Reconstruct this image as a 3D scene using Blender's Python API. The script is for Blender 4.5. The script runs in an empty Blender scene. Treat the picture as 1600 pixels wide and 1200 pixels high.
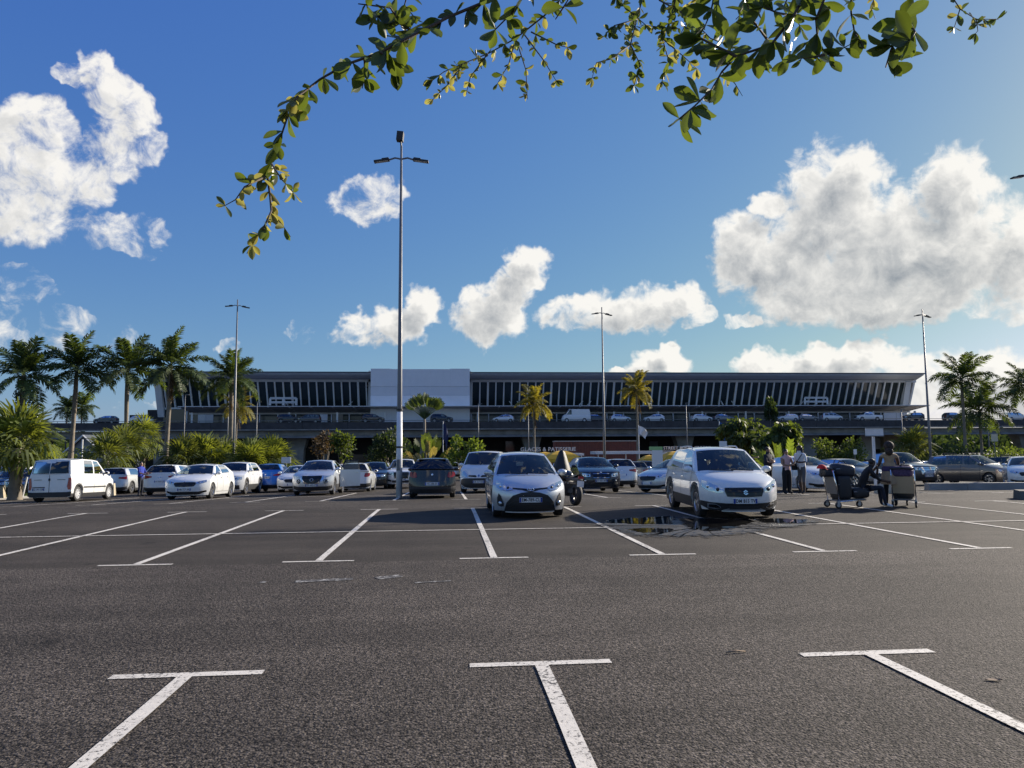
import bpy, bmesh, math, random
from mathutils import Vector, Matrix
rnd = random.Random(7)
sin, cos, pi = math.sin, math.cos, math.pi
R = math.radians
SC = bpy.context.scene
COL = SC.collection

# ------------------------------------------------------------------ camera
F = 1150.0                       # focal length in pixels of the 1600 px wide photograph
CAMH = 1.56
YAW, PITCH, ROLL = R(5.0), math.atan(103 / F), R(0.4)
fh = Vector((sin(YAW), cos(YAW), 0)); rt = Vector((cos(YAW), -sin(YAW), 0)); upw = Vector((0, 0, 1))
fwd = fh * cos(PITCH) + upw * sin(PITCH); upc = upw * cos(PITCH) - fh * sin(PITCH)
cr = rt * cos(ROLL) - upc * sin(ROLL); cu = upc * cos(ROLL) + rt * sin(ROLL)
cam = bpy.data.objects.new('camera', bpy.data.cameras.new('camera')); COL.objects.link(cam)
m = Matrix((cr, cu, -fwd)).transposed().to_4x4(); m.translation = (0, 0, CAMH)
cam.matrix_world = m
cam.data.sensor_width = 36; cam.data.lens = 36 * F / 1600; cam.data.clip_end = 6000; cam.data.clip_start = 0.05
SC.camera = cam

def ray(px, py):
    return (fwd * F + cr * (px - 800) - cu * (py - 600)).normalized()
def sstep(a, b, x):
    t = min(1, max(0, (x - a) / (b - a))); return t * t * (3 - 2 * t)
def gz(x, y):
    if y < 19: return 0.0
    t = min(y, 54) - 19
    z = -0.03 * (t - 2 * (1 - math.exp(-t / 2)))
    z -= 0.012 * min(20, max(0, -x - 6)) * sstep(20, 33, y)
    return z
def on_ground(px, py):
    d = ray(px, py); t = 1.0
    for i in range(60):
        p = Vector((0, 0, CAMH)) + d * t
        t = t + (p.z - gz(p.x, p.y)) / max(1e-3, -d.z) * 0.8
    p = Vector((0, 0, CAMH)) + d * t
    return Vector((p.x, p.y, gz(p.x, p.y)))
def P(px, d, dz=0.0):            # column px of the photograph, standing on the ground d metres ahead
    v = fh * d + rt * ((px - 800) / F * d)
    return Vector((v.x, v.y, gz(v.x, v.y) + dz))
def atY(px, py, Y):              # where the sight line meets the upright plane y = Y
    d = ray(px, py); return Vector((0, 0, CAMH)) + d * (Y / d.y)
def atD(px, py, D):
    d = ray(px, py); return Vector((0, 0, CAMH)) + d * (D / d.dot(fh))

# ------------------------------------------------------------------ world, sun, exposure
SUN_AZ, SUN_EL = R(60), R(22)
world = bpy.data.worlds.new('World'); SC.world = world; world.use_nodes = True
SC.view_settings.view_transform = 'Standard'; SC.view_settings.look = 'None'
EXPO = 0.75; EXPF = 2 ** EXPO; SC.view_settings.exposure = EXPO; SC.view_settings.gamma = 1.0; SC.view_settings.use_curve_mapping = False
SKY_STRENGTH, SUN_STRENGTH = 0.072, 5.0

class NT:
    """small helper to write node trees as expressions"""
    def __init__(s, tree): s.t = tree; s.n = tree.nodes; s.l = tree.links
    def node(s, typ, **kw):
        n = s.n.new(typ)
        for k, v in kw.items(): setattr(n, k, v)
        return n
    def put(s, sock, v):
        if isinstance(v, bpy.types.NodeSocket): s.l.new(v, sock)
        elif v is not None:
            if hasattr(sock.default_value, '__len__') and not hasattr(v, '__len__'): v = (v,) * len(sock.default_value)
            if hasattr(sock.default_value, '__len__') and len(sock.default_value) == 4 and len(v) == 3: v = tuple(v) + (1,)
            sock.default_value = v
    def math(s, op, a, b=None, c=None, clamp=False):
        n = s.node('ShaderNodeMath', operation=op, use_clamp=clamp)
        s.put(n.inputs[0], a)
        if b is not None: s.put(n.inputs[1], b)
        if c is not None: s.put(n.inputs[2], c)
        return n.outputs[0]
    def vec(s, op, a, b=None, c=None):
        n = s.node('ShaderNodeVectorMath', operation=op); s.put(n.inputs[0], a)
        if b is not None: s.put(n.inputs[1], b)
        if c is not None: s.put(n.inputs[2], c)
        return n.outputs['Value'] if op in ('DOT_PRODUCT', 'LENGTH', 'DISTANCE') else n.outputs['Vector']
    def noise(s, v, scale, detail=3, rough=0.5, out='Fac', dist=0.0):
        n = s.node('ShaderNodeTexNoise'); s.put(n.inputs['Vector'], v)
        n.inputs['Scale'].default_value = scale; n.inputs['Detail'].default_value = detail
        n.inputs['Roughness'].default_value = rough; n.inputs['Distortion'].default_value = dist
        return n.outputs[out]
    def voro(s, v, scale, feature='F1', out='Distance'):
        n = s.node('ShaderNodeTexVoronoi', feature=feature); s.put(n.inputs['Vector'], v); n.inputs['Scale'].default_value = scale
        return n.outputs[out]
    def mapr(s, v, a, b, c=0.0, d=1.0, smooth=False):
        n = s.node('ShaderNodeMapRange'); n.clamp = True
        if smooth: n.interpolation_type = 'SMOOTHSTEP'
        for i, q in enumerate((v, a, b, c, d)): s.put(n.inputs[i], q)
        return n.outputs[0]
    def mix(s, f, a, b):
        n = s.node('ShaderNodeMix', data_type='RGBA'); s.put(n.inputs[0], f); s.put(n.inputs[6], a); s.put(n.inputs[7], b)
        return n.outputs[2]

def az_el(px, py):
    d = ray(px, py); return math.atan2(d.x, d.y), math.asin(d.z)
CLOUDS = [  # photo column, row, half width, half height, thinness
 (40,262,72,66,.02),(72,198,46,36,.10),(15,318,78,50,.02),(108,268,48,50,.14),(156,108,24,28,.06),(178,142,32,34,.06),(203,182,34,40,.10),(222,226,30,34,.18),(180,232,40,44,.20),(185,365,66,30,.36),(105,114,26,14,.38),
 (575,312,50,36,.20),(600,318,36,26,.22),
 (570,515,48,26,.05),(625,505,50,30,0),(662,480,36,30,0),
 (752,500,48,42,0),(790,470,42,50,0),(822,418,36,36,0),(735,480,30,24,.1),
 (905,490,60,28,.05),(985,488,75,38,0),(1055,468,46,28,0),(1088,496,30,22,.15),
 (1165,395,52,62,0),(1230,420,80,75,0),(1300,330,80,90,0),(1325,275,58,42,0),(1385,400,110,95,0),(1490,300,55,60,0),(1485,400,100,80,0),(1270,470,80,36,0),(1400,470,130,40,0),(1196,322,30,24,0),(1595,400,42,60,0),(1560,470,60,30,.2),
 (1155,500,24,13,.15),
 (1190,570,50,22,0),(1270,565,70,24,0),(1345,562,62,26,0),(1400,572,44,24,0),(1030,568,50,20,0),(1043,552,22,16,0),(975,578,30,8,.1),
 (1560,585,52,34,0),(1470,612,70,50,.02),(1590,620,60,60,0),(1400,620,60,40,.1),(1520,650,120,30,.05),
 (85,512,90,26,.56),(0,527,40,24,.42),(18,447,55,22,.50),(357,540,16,16,.2),(470,515,22,12,.6),(230,640,200,10,.75),
]
SECTORS = [(-160, 455), (455, 1128), (1128, 1780)]     # photo columns; each sector only evaluates its own clouds
def cloud_group(name, blobs):
    g = bpy.data.node_groups.new(name, 'ShaderNodeTree')
    g.interface.new_socket('P', in_out='INPUT', socket_type='NodeSocketVector')
    g.interface.new_socket('D', in_out='OUTPUT', socket_type='NodeSocketFloat')
    q = NT(g); gi = q.node('NodeGroupInput'); go = q.node('NodeGroupOutput'); p = gi.outputs[0]
    w1 = q.noise(p, 0.022, 3, 0.6, 'Color'); w1 = q.vec('MULTIPLY_ADD', w1, (64, 56, 0), (-32, -28, 0))
    pw = q.vec('ADD', p, w1); best = None
    for (x, y, rx, ry, thin) in blobs:
        a, e = az_el(x, y); sx, sy = 1 / (rx * 1.12), 1 / (ry * 1.12)
        v = q.vec('MULTIPLY_ADD', pw, (sx, sy, 0), (-a * F * sx, -e * F * sy, 0))
        d = q.vec('DOT_PRODUCT', v, v)
        if thin: d = q.math('MAXIMUM', d, 0.50 + 0.75 * thin)      # thin clouds never get dense
        best = d if best is None else q.math('MINIMUM', best, d)
    if best is None:                                        # generic fair-weather clouds for the rest of the sky
        best = q.mapr(q.noise(p, 0.0042, 2, 0.5), 0.50, 0.68, 1.9, 0.2)
    n = q.noise(p, 0.024, 8, 0.64, dist=0.35); n = q.math('MULTIPLY_ADD', n, 1.9, -0.98)
    q.l.new(q.math('ADD', q.math('SUBTRACT', 1.0, q.math('MINIMUM', best, 2.5)), n), go.inputs[0])
    return g
def build_world():
    nt = NT(world.node_tree); nt.n.clear()
    tc = nt.node('ShaderNodeTexCoord').outputs['Generated']
    sp = nt.node('ShaderNodeSeparateXYZ'); nt.l.new(tc, sp.inputs[0]); X, Y, Z = sp.outputs
    az = nt.math('ARCTAN2', X, Y); el = nt.math('ARCSINE', Z)
    cb = nt.node('ShaderNodeCombineXYZ'); nt.l.new(nt.math('MULTIPLY', az, F), cb.inputs[0]); nt.l.new(nt.math('MULTIPLY', el, F), cb.inputs[1])
    pos = cb.outputs[0]
    sky = nt.node('ShaderNodeTexSky'); sky.sky_type = 'NISHITA'; sky.sun_disc = False
    sky.sun_elevation = SUN_EL; sky.sun_rotation = SUN_AZ; sky.altitude = 0; sky.air_density = 1.0; sky.dust_density = 0.5; sky.ozone_density = 2.2
    sc = nt.node('ShaderNodeSeparateColor'); nt.l.new(sky.outputs[0], sc.inputs[0]); E = SKY_STRENGTH * 1.57
    cc = nt.node('ShaderNodeCombineColor'); ch = []
    for i, (k, gm) in enumerate(((0.56, 1.00), (0.63, 0.79), (0.635, 0.23))):      # deep tropical blue: per-channel response
        ch.append(nt.math('MULTIPLY', nt.math('POWER', nt.math('MULTIPLY', sc.outputs[i], E), gm), k / EXPF))
    ch[2] = nt.math('MAXIMUM', ch[2], nt.math('MULTIPLY', ch[1], 1.12))
    for i in range(3): nt.l.new(ch[i], cc.inputs[i])
    skyc = cc.outputs[0]; up = nt.mapr(Z, -0.02, 0.02)
    def shader(g):
        def dens(v):
            k = nt.node('ShaderNodeGroup'); k.node_tree = g; nt.l.new(v, k.inputs[0]); return k.outputs[0]
        D0 = dens(pos); D1 = dens(nt.vec('ADD', pos, (20, 26, 0)))
        alpha = nt.mapr(D0, -0.02, 0.60, 0, 1, True); rim = nt.math('SUBTRACT', D0, D1)
        deep = nt.mapr(D0, 0.32, 1.02, 0, 1, True)
        lit = nt.math('ADD', nt.math('MULTIPLY_ADD', deep, -0.55, 0.90), nt.math('MULTIPLY', rim, 0.70), clamp=True)
        ccol = nt.mix(lit, tuple(v / EXPF for v in (0.26, 0.29, 0.33)), tuple(v / EXPF for v in (1.0, 0.97, 0.91)))
        col = nt.mix(nt.math('MULTIPLY', nt.math('MULTIPLY', alpha, 0.94), up), skyc, ccol)
        bg = nt.node('ShaderNodeBackground'); nt.l.new(col, bg.inputs[0]); return bg.outputs[0]
    cur = shader(cloud_group('scattered_clouds', []))
    for x0, x1 in SECTORS:
        bl = [c for c in CLOUDS if c[0] + c[2] * 1.2 > x0 - 60 and c[0] - c[2] * 1.2 < x1 + 60]
        a0, a1 = az_el(x0, 500)[0], az_el(x1, 500)[0]
        inside = nt.math('MULTIPLY', nt.math('GREATER_THAN', az, a0), nt.math('LESS_THAN', az, a1))
        inside = nt.math('MULTIPLY', inside, nt.math('LESS_THAN', el, 0.72))
        mx = nt.node('ShaderNodeMixShader'); nt.l.new(inside, mx.inputs[0]); nt.l.new(cur, mx.inputs[1]); nt.l.new(shader(cloud_group('clouds', bl)), mx.inputs[2])
        cur = mx.outputs[0]
    out = nt.node('ShaderNodeOutputWorld'); nt.l.new(cur, out.inputs[0])
build_world()
sl = bpy.data.lights.new('sun', 'SUN'); sl.energy = SUN_STRENGTH; sl.angle = R(0.55); sl.color = (1.0, 0.90, 0.76)
so = bpy.data.objects.new('sun', sl); COL.objects.link(so)
SUND = Vector((sin(SUN_AZ) * cos(SUN_EL), cos(SUN_AZ) * cos(SUN_EL), sin(SUN_EL)))
so.rotation_euler = (-SUND).to_track_quat('-Z', 'Y').to_euler(); so.location = (30, 20, 40)

# ------------------------------------------------------------------ mesh helpers
class MB:
    def __init__(s): s.v = []; s.f = []; s.mi = []; s.cm = 0
    def add(s, vs, fs):
        o = len(s.v); s.v += [tuple(v) for v in vs]
        for f in fs: s.f.append(tuple(i + o for i in f)); s.mi.append(s.cm)
        return s
    def box(s, c, d, rz=0.0, M=None):
        cx, cy, cz = c; hx, hy, hz = d[0] / 2, d[1] / 2, d[2] / 2; vs = []
        for sx in (-1, 1):
            for sy in (-1, 1):
                for sz in (-1, 1):
                    x, y = sx * hx, sy * hy
                    v = Vector((cx + x * cos(rz) - y * sin(rz), cy + x * sin(rz) + y * cos(rz), cz + sz * hz))
                    vs.append(M @ v if M else v)
        return s.add(vs, [(0, 1, 3, 2), (4, 6, 7, 5), (0, 4, 5, 1), (2, 3, 7, 6), (0, 2, 6, 4), (1, 5, 7, 3)])
    def hexa(s, b, t):               # four bottom and four top corners
        return s.add(list(b) + list(t), [(3, 2, 1, 0), (4, 5, 6, 7), (0, 1, 5, 4), (1, 2, 6, 5), (2, 3, 7, 6), (3, 0, 4, 7)])
    def tube(s, pts, rad, n=8, cap=True):
        pts = [Vector(p) for p in pts]; k = len(pts)
        if not hasattr(rad, '__len__'): rad = [rad] * k
        vs = []; fs = []; ref = None
        for i, p in enumerate(pts):
            t = (pts[min(i + 1, k - 1)] - pts[max(i - 1, 0)]); t = t.normalized() if t.length > 1e-9 else Vector((0, 0, 1))
            if ref is None: ref = Vector((1, 0, 0)) if abs(t.x) < 0.8 else Vector((0, 1, 0))
            a = (ref - t * ref.dot(t)).normalized(); b = t.cross(a); ref = a
            for j in range(n):
                q = 2 * pi * j / n; vs.append(p + (a * cos(q) + b * sin(q)) * rad[i])
        for i in range(k - 1):
            for j in range(n):
                j2 = (j + 1) % n; fs.append((i * n + j, i * n + j2, (i + 1) * n + j2, (i + 1) * n + j))
        if cap: fs.append(tuple(range(n - 1, -1, -1))); fs.append(tuple((k - 1) * n + j for j in range(n)))
        return s.add(vs, fs)
    def lathe(s, prof, n=16, M=None):   # (radius, z) profile about z
        vs = []; fs = []; k = len(prof)
        for r, z in prof:
            for j in range(n):
                q = 2 * pi * j / n; v = Vector((r * cos(q), r * sin(q), z)); vs.append(M @ v if M else v)
        for i in range(k - 1):
            for j in range(n):
                j2 = (j + 1) % n; fs.append((i * n + j, i * n + j2, (i + 1) * n + j2, (i + 1) * n + j))
        return s.add(vs, fs)
    def grid(s, fn, us, vs_, flip=False, keep=None):
        nu, nv = len(us), len(vs_); V = [fn(u, v) for u in us for v in vs_]; fs = []
        for i in range(nu - 1):
            for j in range(nv - 1):
                if keep and not keep(i, j): continue
                q = (i * nv + j, (i + 1) * nv + j, (i + 1) * nv + j + 1, i * nv + j + 1)
                fs.append(q[::-1] if flip else q)
        return s.add(V, fs)
    def ball(s, c, r, nu=10, nv=7):
        if not hasattr(r, '__len__'): r = (r, r, r)
        return s.grid(lambda u, v: (c[0] + r[0] * cos(u) * sin(v), c[1] + r[1] * sin(u) * sin(v), c[2] - r[2] * cos(v)),
                      [2 * pi * i / nu for i in range(nu + 1)], [pi * j / nv for j in range(nv + 1)])
    def prism(s, poly, h0, h1, M=None):  # polygon in xy extruded along z
        n = len(poly); vs = [Vector((x, y, h0)) for x, y in poly] + [Vector((x, y, h1)) for x, y in poly]
        if M: vs = [M @ v for v in vs]
        return s.add(vs, [tuple(range(n - 1, -1, -1)), tuple(range(n, 2 * n))] + [(i, (i + 1) % n, n + (i + 1) % n, n + i) for i in range(n)])
    def mesh(s, name, mats, smooth=False, weld=False, angle=None):
        me = bpy.data.meshes.new(name); me.from_pydata(s.v, [], s.f)
        for mm in (mats if isinstance(mats, (list, tuple)) else [mats]): me.materials.append(mm)
        if any(s.mi): me.polygons.foreach_set('material_index', s.mi)
        if weld:
            b = bmesh.new(); b.from_mesh(me); bmesh.ops.remove_doubles(b, verts=b.verts, dist=1e-4); b.to_mesh(me); b.free()
        if smooth:
            me.polygons.foreach_set('use_smooth', [True] * len(me.polygons))
            if angle: me.set_sharp_from_angle(angle=angle)
        me.update(); return me
    def obj(s, name, mats, parent=None, **kw): return link(name, s.mesh(name, mats, **kw), parent)

def link(name, me, parent=None, M=None):
    o = bpy.data.objects.new(name, me); COL.objects.link(o)
    if parent is not None: o.parent = parent
    if M is not None: o.matrix_local = M
    return o
def tag(o, label=None, cat=None, group=None, kind=None):
    for k, v in (('label', label), ('category', cat), ('group', group), ('kind', kind)):
        if v: o[k] = v
    return o
def thing(name, label, cat, loc=(0, 0, 0), rz=0.0, group=None):
    o = bpy.data.objects.new(name, None); COL.objects.link(o); o.empty_display_size = 0.2
    o.location = loc; o.rotation_euler = (0, 0, rz); return tag(o, label, cat, group)
def copy_tree(o, parent=None):
    c = o.copy(); COL.objects.link(c); c.parent = parent
    for ch in list(o.children): copy_tree(ch, c)
    return c
def lerp(a, b, t): return a + (b - a) * t
def interp(tab, x):
    if x <= tab[0][0]: return tab[0][1]
    for (x0, y0), (x1, y1) in zip(tab, tab[1:]):
        if x <= x1: return y0 + (y1 - y0) * (x - x0) / (x1 - x0)
    return tab[-1][1]
def frange(a, b, n): return [a + (b - a) * i / n for i in range(n + 1)]
def text_mesh(txt, size, mat, depth=0.0, bold=0.0, align='CENTER', sx=1.0):
    cu_ = bpy.data.curves.new('lettering', 'FONT'); cu_.body = txt; cu_.size = size; cu_.align_x = align; cu_.align_y = 'CENTER'
    cu_.extrude = depth; cu_.offset = bold; cu_.resolution_u = 3; cu_.space_character = 1.08
    t = bpy.data.objects.new('lettering', cu_); COL.objects.link(t)
    me = bpy.data.meshes.new_from_object(t.evaluated_get(bpy.context.evaluated_depsgraph_get()))
    bpy.data.objects.remove(t); bpy.data.curves.remove(cu_)
    me.materials.clear(); me.materials.append(mat)
    if sx != 1.0:
        for v in me.vertices: v.co.x *= sx
    return me

# ------------------------------------------------------------------ materials
MATS = {}
def mat(name, col, rough=0.6, metal=0.0, coat=0.0, spec=0.5, var=0.0, vscale=3.0, bump=0.0, bscale=20.0, emit=None, coords='Object'):
    if name in MATS: return MATS[name]
    mm = bpy.data.materials.new(name); mm.use_nodes = True; nt = NT(mm.node_tree); b = nt.n['Principled BSDF']
    b.inputs['Roughness'].default_value = rough; b.inputs['Metallic'].default_value = metal
    b.inputs['Coat Weight'].default_value = coat; b.inputs['Coat Roughness'].default_value = 0.04
    b.inputs['Specular IOR Level'].default_value = spec
    b.inputs['Base Color'].default_value = tuple(col) + (1,)
    if var or bump: tc = nt.node('ShaderNodeTexCoord').outputs[coords]
    if var:
        n = nt.noise(tc, vscale, 5, 0.6); f = nt.mapr(n, 0.3, 0.7)
        nt.put(b.inputs['Base Color'], nt.mix(f, tuple(c * (1 - var) for c in col), tuple(min(1, c * (1 + var)) for c in col)))
        nt.put(b.inputs['Roughness'], nt.mapr(n, 0.3, 0.7, max(0, rough - 0.08), min(1, rough + 0.08)))
    if bump:
        bp = nt.node('ShaderNodeBump'); bp.inputs['Strength'].default_value = bump; bp.inputs['Distance'].default_value = 0.02
        nt.l.new(nt.noise(tc, bscale, 4), bp.inputs['Height']); nt.l.new(bp.outputs[0], b.inputs['Normal'])
    if emit: b.inputs['Emission Color'].default_value = tuple(emit) + (1,); b.inputs['Emission Strength'].default_value = 1.0
    MATS[name] = mm; return mm
# ------------------------------------------------------------------ ground
def asphalt(name, base, grain, coarse, patch=0.25):
    mm = bpy.data.materials.new(name); mm.use_nodes = True; nt = NT(mm.node_tree); b = nt.n['Principled BSDF']
    p = nt.node('ShaderNodeNewGeometry').outputs['Position']
    v1 = nt.voro(p, grain); vc = nt.voro(p, grain, out='Color')
    sp = nt.node('ShaderNodeSeparateColor'); nt.l.new(vc, sp.inputs[0])
    n1 = nt.noise(p, grain * 0.55, 4, 0.65); big = nt.noise(p, 0.22, 4, 0.6); mid = nt.noise(p, 1.7, 5, 0.65)
    stone = nt.mapr(sp.outputs[0], 0.0, 1.0, 0.25, 2.1)
    pit_shade = nt.mapr(n1, 0.37, 0.56, 0.10, 1.2)  # self-shadow of the surface pits, darkened into the base colour
    k = nt.math('MULTIPLY', stone, pit_shade)
    k = nt.math('POWER', k, coarse)
    k = nt.math('MULTIPLY', k, nt.mapr(big, 0.3, 0.7, 1 - patch, 1 + patch))
    k = nt.math('MULTIPLY', k, nt.mapr(mid, 0.3, 0.75, 0.86, 1.16))
    tr = nt.noise(nt.vec('MULTIPLY', p, (0.10, 1.3, 1.0)), 1.0, 4, 0.6)
    k = nt.math('MULTIPLY', k, nt.mapr(tr, 0.35, 0.65, 0.80, 1.14))
    spot = nt.mapr(nt.noise(p, 1.3, 2, 0.4), 0.70, 0.76, 1.0, 0.55)
    k = nt.math('MULTIPLY', k, spot)
    pale = nt.mapr(nt.noise(p, 0.9, 6, 0.7), 0.62, 0.78)
    col = nt.vec('SCALE', base); nt.l.new(k, col.node.inputs['Scale'])
    col = nt.mix(nt.math('MULTIPLY', pale, 0.22), col, (0.13, 0.12, 0.10))
    nt.l.new(col, b.inputs['Base Color'])
    b.inputs['Specular IOR Level'].default_value = 0.2
    nt.put(b.inputs['Roughness'], nt.mapr(n1, 0.3, 0.7, 0.78, 0.95))
    bp = nt.node('ShaderNodeBump'); bp.inputs['Strength'].default_value = 0.9 * coarse; bp.inputs['Distance'].default_value = 0.012
    h = nt.math('ADD', nt.math('MULTIPLY', v1, -0.7), nt.math('MULTIPLY', n1, 1.4))
    nt.l.new(h, bp.inputs['Height']); nt.l.new(bp.outputs[0], b.inputs['Normal'])
    return mm
M_ASPH_COARSE = asphalt('coarse_asphalt', (0.073, 0.062, 0.052), 66, 1.0)
M_ASPH_FINE = asphalt('fine_asphalt', (0.054, 0.0455, 0.037), 95, 0.55, 0.3)
M_ASPH_AISLE = asphalt('aisle_asphalt', (0.062, 0.053, 0.044), 55, 1.0)
def paint_mat():
    mm = bpy.data.materials.new('worn_white_road_paint'); mm.use_nodes = True; nt = NT(mm.node_tree); b = nt.n['Principled BSDF']
    p = nt.node('ShaderNodeNewGeometry').outputs['Position']
    n = nt.noise(p, 34, 5, 0.75); w = nt.noise(p, 1.1, 3, 0.5)
    thr = nt.mapr(w, 0.3, 0.7, 0.34, 0.47)
    f = nt.mapr(nt.math('SUBTRACT', n, thr), -0.02, 0.05)
    dirt = nt.mapr(nt.noise(p, 7, 5, 0.7), 0.3, 0.7, 0.8, 1.05)
    c = nt.vec('SCALE', (0.70, 0.655, 0.57)); nt.l.new(dirt, c.node.inputs['Scale'])
    nt.l.new(nt.mix(f, (0.07, 0.065, 0.06), c), b.inputs['Base Color']); b.inputs['Roughness'].default_value = 0.7
    bp = nt.node('ShaderNodeBump'); bp.inputs['Strength'].default_value = 0.5; bp.inputs['Distance'].default_value = 0.005
    nt.l.new(n, bp.inputs['Height']); nt.l.new(bp.outputs[0], b.inputs['Normal'])
    return mm
M_PAINT = paint_mat()
def faded_paint():
    mm = bpy.data.materials.new('flaked_old_paint'); mm.use_nodes = True; nt = NT(mm.node_tree); b = nt.n['Principled BSDF']
    p = nt.node('ShaderNodeNewGeometry').outputs['Position']
    f = nt.mapr(nt.noise(p, 9, 6, 0.8), 0.52, 0.58)
    nt.l.new(nt.mix(f, (0.058, 0.053, 0.048), (0.40, 0.39, 0.36)), b.inputs['Base Color']); b.inputs['Roughness'].default_value = 0.8
    return mm
def sheet(name, m_, xs, ys, dz=0.0, parent=None, kind='structure'):
    b = MB(); b.grid(lambda x, y: (x, y, gz(x, y) + dz), xs, ys)
    o = b.obj(name, m_, parent, smooth=True)
    if kind: o['kind'] = kind
    return o
YS = frange(-40, 18, 10) + frange(18.5, 60, 60) + [80, 120, 200, 400, 900, 1500]
XS = [-1500, -600, -200, -80] + frange(-50, 50, 40) + [80, 200, 600, 1500]
def soil():
    return mat('far_ground', (0.045, 0.042, 0.036), 0.9, var=0.3, vscale=0.05)
ground = sheet('ground', soil(), XS, YS, -0.03)
tag(ground, 'flat dark ground stretching past the car park to the terminal', 'ground')
# rows run along X; stall lines run along Y. rows found from the painted T marks of the photograph
near_y = on_ground(845, 1037).y
mid0 = on_ground(772, 872).y; mid1 = on_ground(737, 794).y; midc = on_ground(760, 828).y
row3 = on_ground(615, 782).y
STALL = 2.5
lotX = frange(-46, 46, 46)
front = sheet('access_lane', M_ASPH_COARSE, lotX, [-14, -5, 0, 3, 6, mid0 - 0.12]); tag(front, 'coarse dark asphalt lane in the foreground', 'lane')
bays = sheet('parking_bays', M_ASPH_FINE, lotX, frange(mid0 - 0.12, mid1 + .15, 12)); tag(bays, 'smoother brown asphalt of the double row of bays', 'pavement')
aisle = sheet('parking_aisle', M_ASPH_AISLE, lotX, frange(mid1 + .15, row3 - .05, 10)); tag(aisle, 'rough grey asphalt aisle beyond the empty bays', 'lane')
back = sheet('rear_parking_bays', M_ASPH_FINE, lotX, frange(row3 - .05, 64, 50)); tag(back, 'asphalt under the parked cars in front of the terminal', 'pavement')
def line(x0, y0, x1, y1, w=0.10, parent=None, m_=None, name='painted_line', dz=0.005):
    a, c = Vector((x0, y0)), Vector((x1, y1)); t = (c - a); n = max(1, int(t.length / 0.7)); t.normalize(); s = Vector((-t.y, t.x)) * w / 2
    wob = [rnd.uniform(-.004, .004) for _ in range(2 * n + 2)]
    b = MB(); V = []
    for i in range(n + 1):
        p = a.lerp(c, i / n)
        for k, sg in enumerate((-1, 1)):
            q = p + s * (sg + wob[2 * i + k] * 16); V.append((q.x, q.y, gz(q.x, q.y) + dz))
    b.add(V, [(2 * i, 2 * i + 2, 2 * i + 3, 2 * i + 1) for i in range(n)])
    return b.obj(name, m_ or M_PAINT, parent)
def xs_row(px, py, lo, hi):
    x = on_ground(px, py).x; return [x + STALL * i for i in range(lo, hi + 1)]
nx = xs_row(845, 1037, -3, 4)
for x in nx:                                      # nearest row: T marks opening towards the camera
    line(x - .52, near_y, x + .52, near_y, .10, front)
    line(x, near_y - .05, x, near_y - 5.0, .10, front, dz=.009)
mx = xs_row(772, 872, -9, 9)
for x in mx:
    line(x - .5, mid0, x + .5, mid0, .08, bays); line(x - .5, mid1, x + .5, mid1, .08, bays)
    line(x, mid0 + .04, x, mid1 - .04, .10, bays, dz=.009)
line(mx[0], midc, mx[-1], midc, .07, bays, dz=.013)
rx = xs_row(615, 782, -8, 12)
for x in rx:
    line(x - .5, row3 + .05, x + .5, row3 + .05, .08, back); line(x, row3 + .1, x, row3 + 10.2, .10, back, dz=.009)
line(rx[0], row3 + 5.1, rx[-1], row3 + 5.1, .08, back, dz=.013)
MF = faded_paint()
for (a, c, w) in (((462, 909), (552, 905), .16), ((588, 904), (626, 900), .18), ((405, 910), (416, 910), .08), ((648, 911), (705, 908), .07)):
    p, q = on_ground(*a), on_ground(*c); line(p.x, p.y, q.x, q.y, w, front, MF, 'flaked_paint_mark')
# puddle
def puddle_mat():
    mm = bpy.data.materials.new('shallow_water'); mm.use_nodes = True; nt = NT(mm.node_tree); b = nt.n['Principled BSDF']
    p = nt.node('ShaderNodeNewGeometry').outputs['Position']
    b.inputs['Base Color'].default_value = (0.012, 0.012, 0.012, 1); b.inputs['Roughness'].default_value = 0.02; b.inputs['IOR'].default_value = 1.33
    bp = nt.node('ShaderNodeBump'); bp.inputs['Strength'].default_value = 0.04; bp.inputs['Distance'].default_value = 0.01
    nt.l.new(nt.noise(p, 3, 2), bp.inputs['Height']); nt.l.new(bp.outputs[0], b.inputs['Normal'])
    return mm
def wet_mat():
    mm = bpy.data.materials.new('damp_asphalt'); mm.use_nodes = True; nt = NT(mm.node_tree); b = nt.n['Principled BSDF']
    p = nt.node('ShaderNodeNewGeometry').outputs['Position']
    n = nt.noise(p, 7, 6, 0.7)
    b.inputs['Base Color'].default_value = (0.022, 0.020, 0.018, 1)
    nt.put(b.inputs['Roughness'], nt.mapr(n, 0.36, 0.52, 0.12, 0.7))
    bp = nt.node('ShaderNodeBump'); bp.inputs['Strength'].default_value = 0.25; bp.inputs['Distance'].default_value = 0.006
    nt.l.new(nt.noise(p, 60, 4), bp.inputs['Height']); nt.l.new(bp.outputs[0], b.inputs['Normal'])
    return mm
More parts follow.
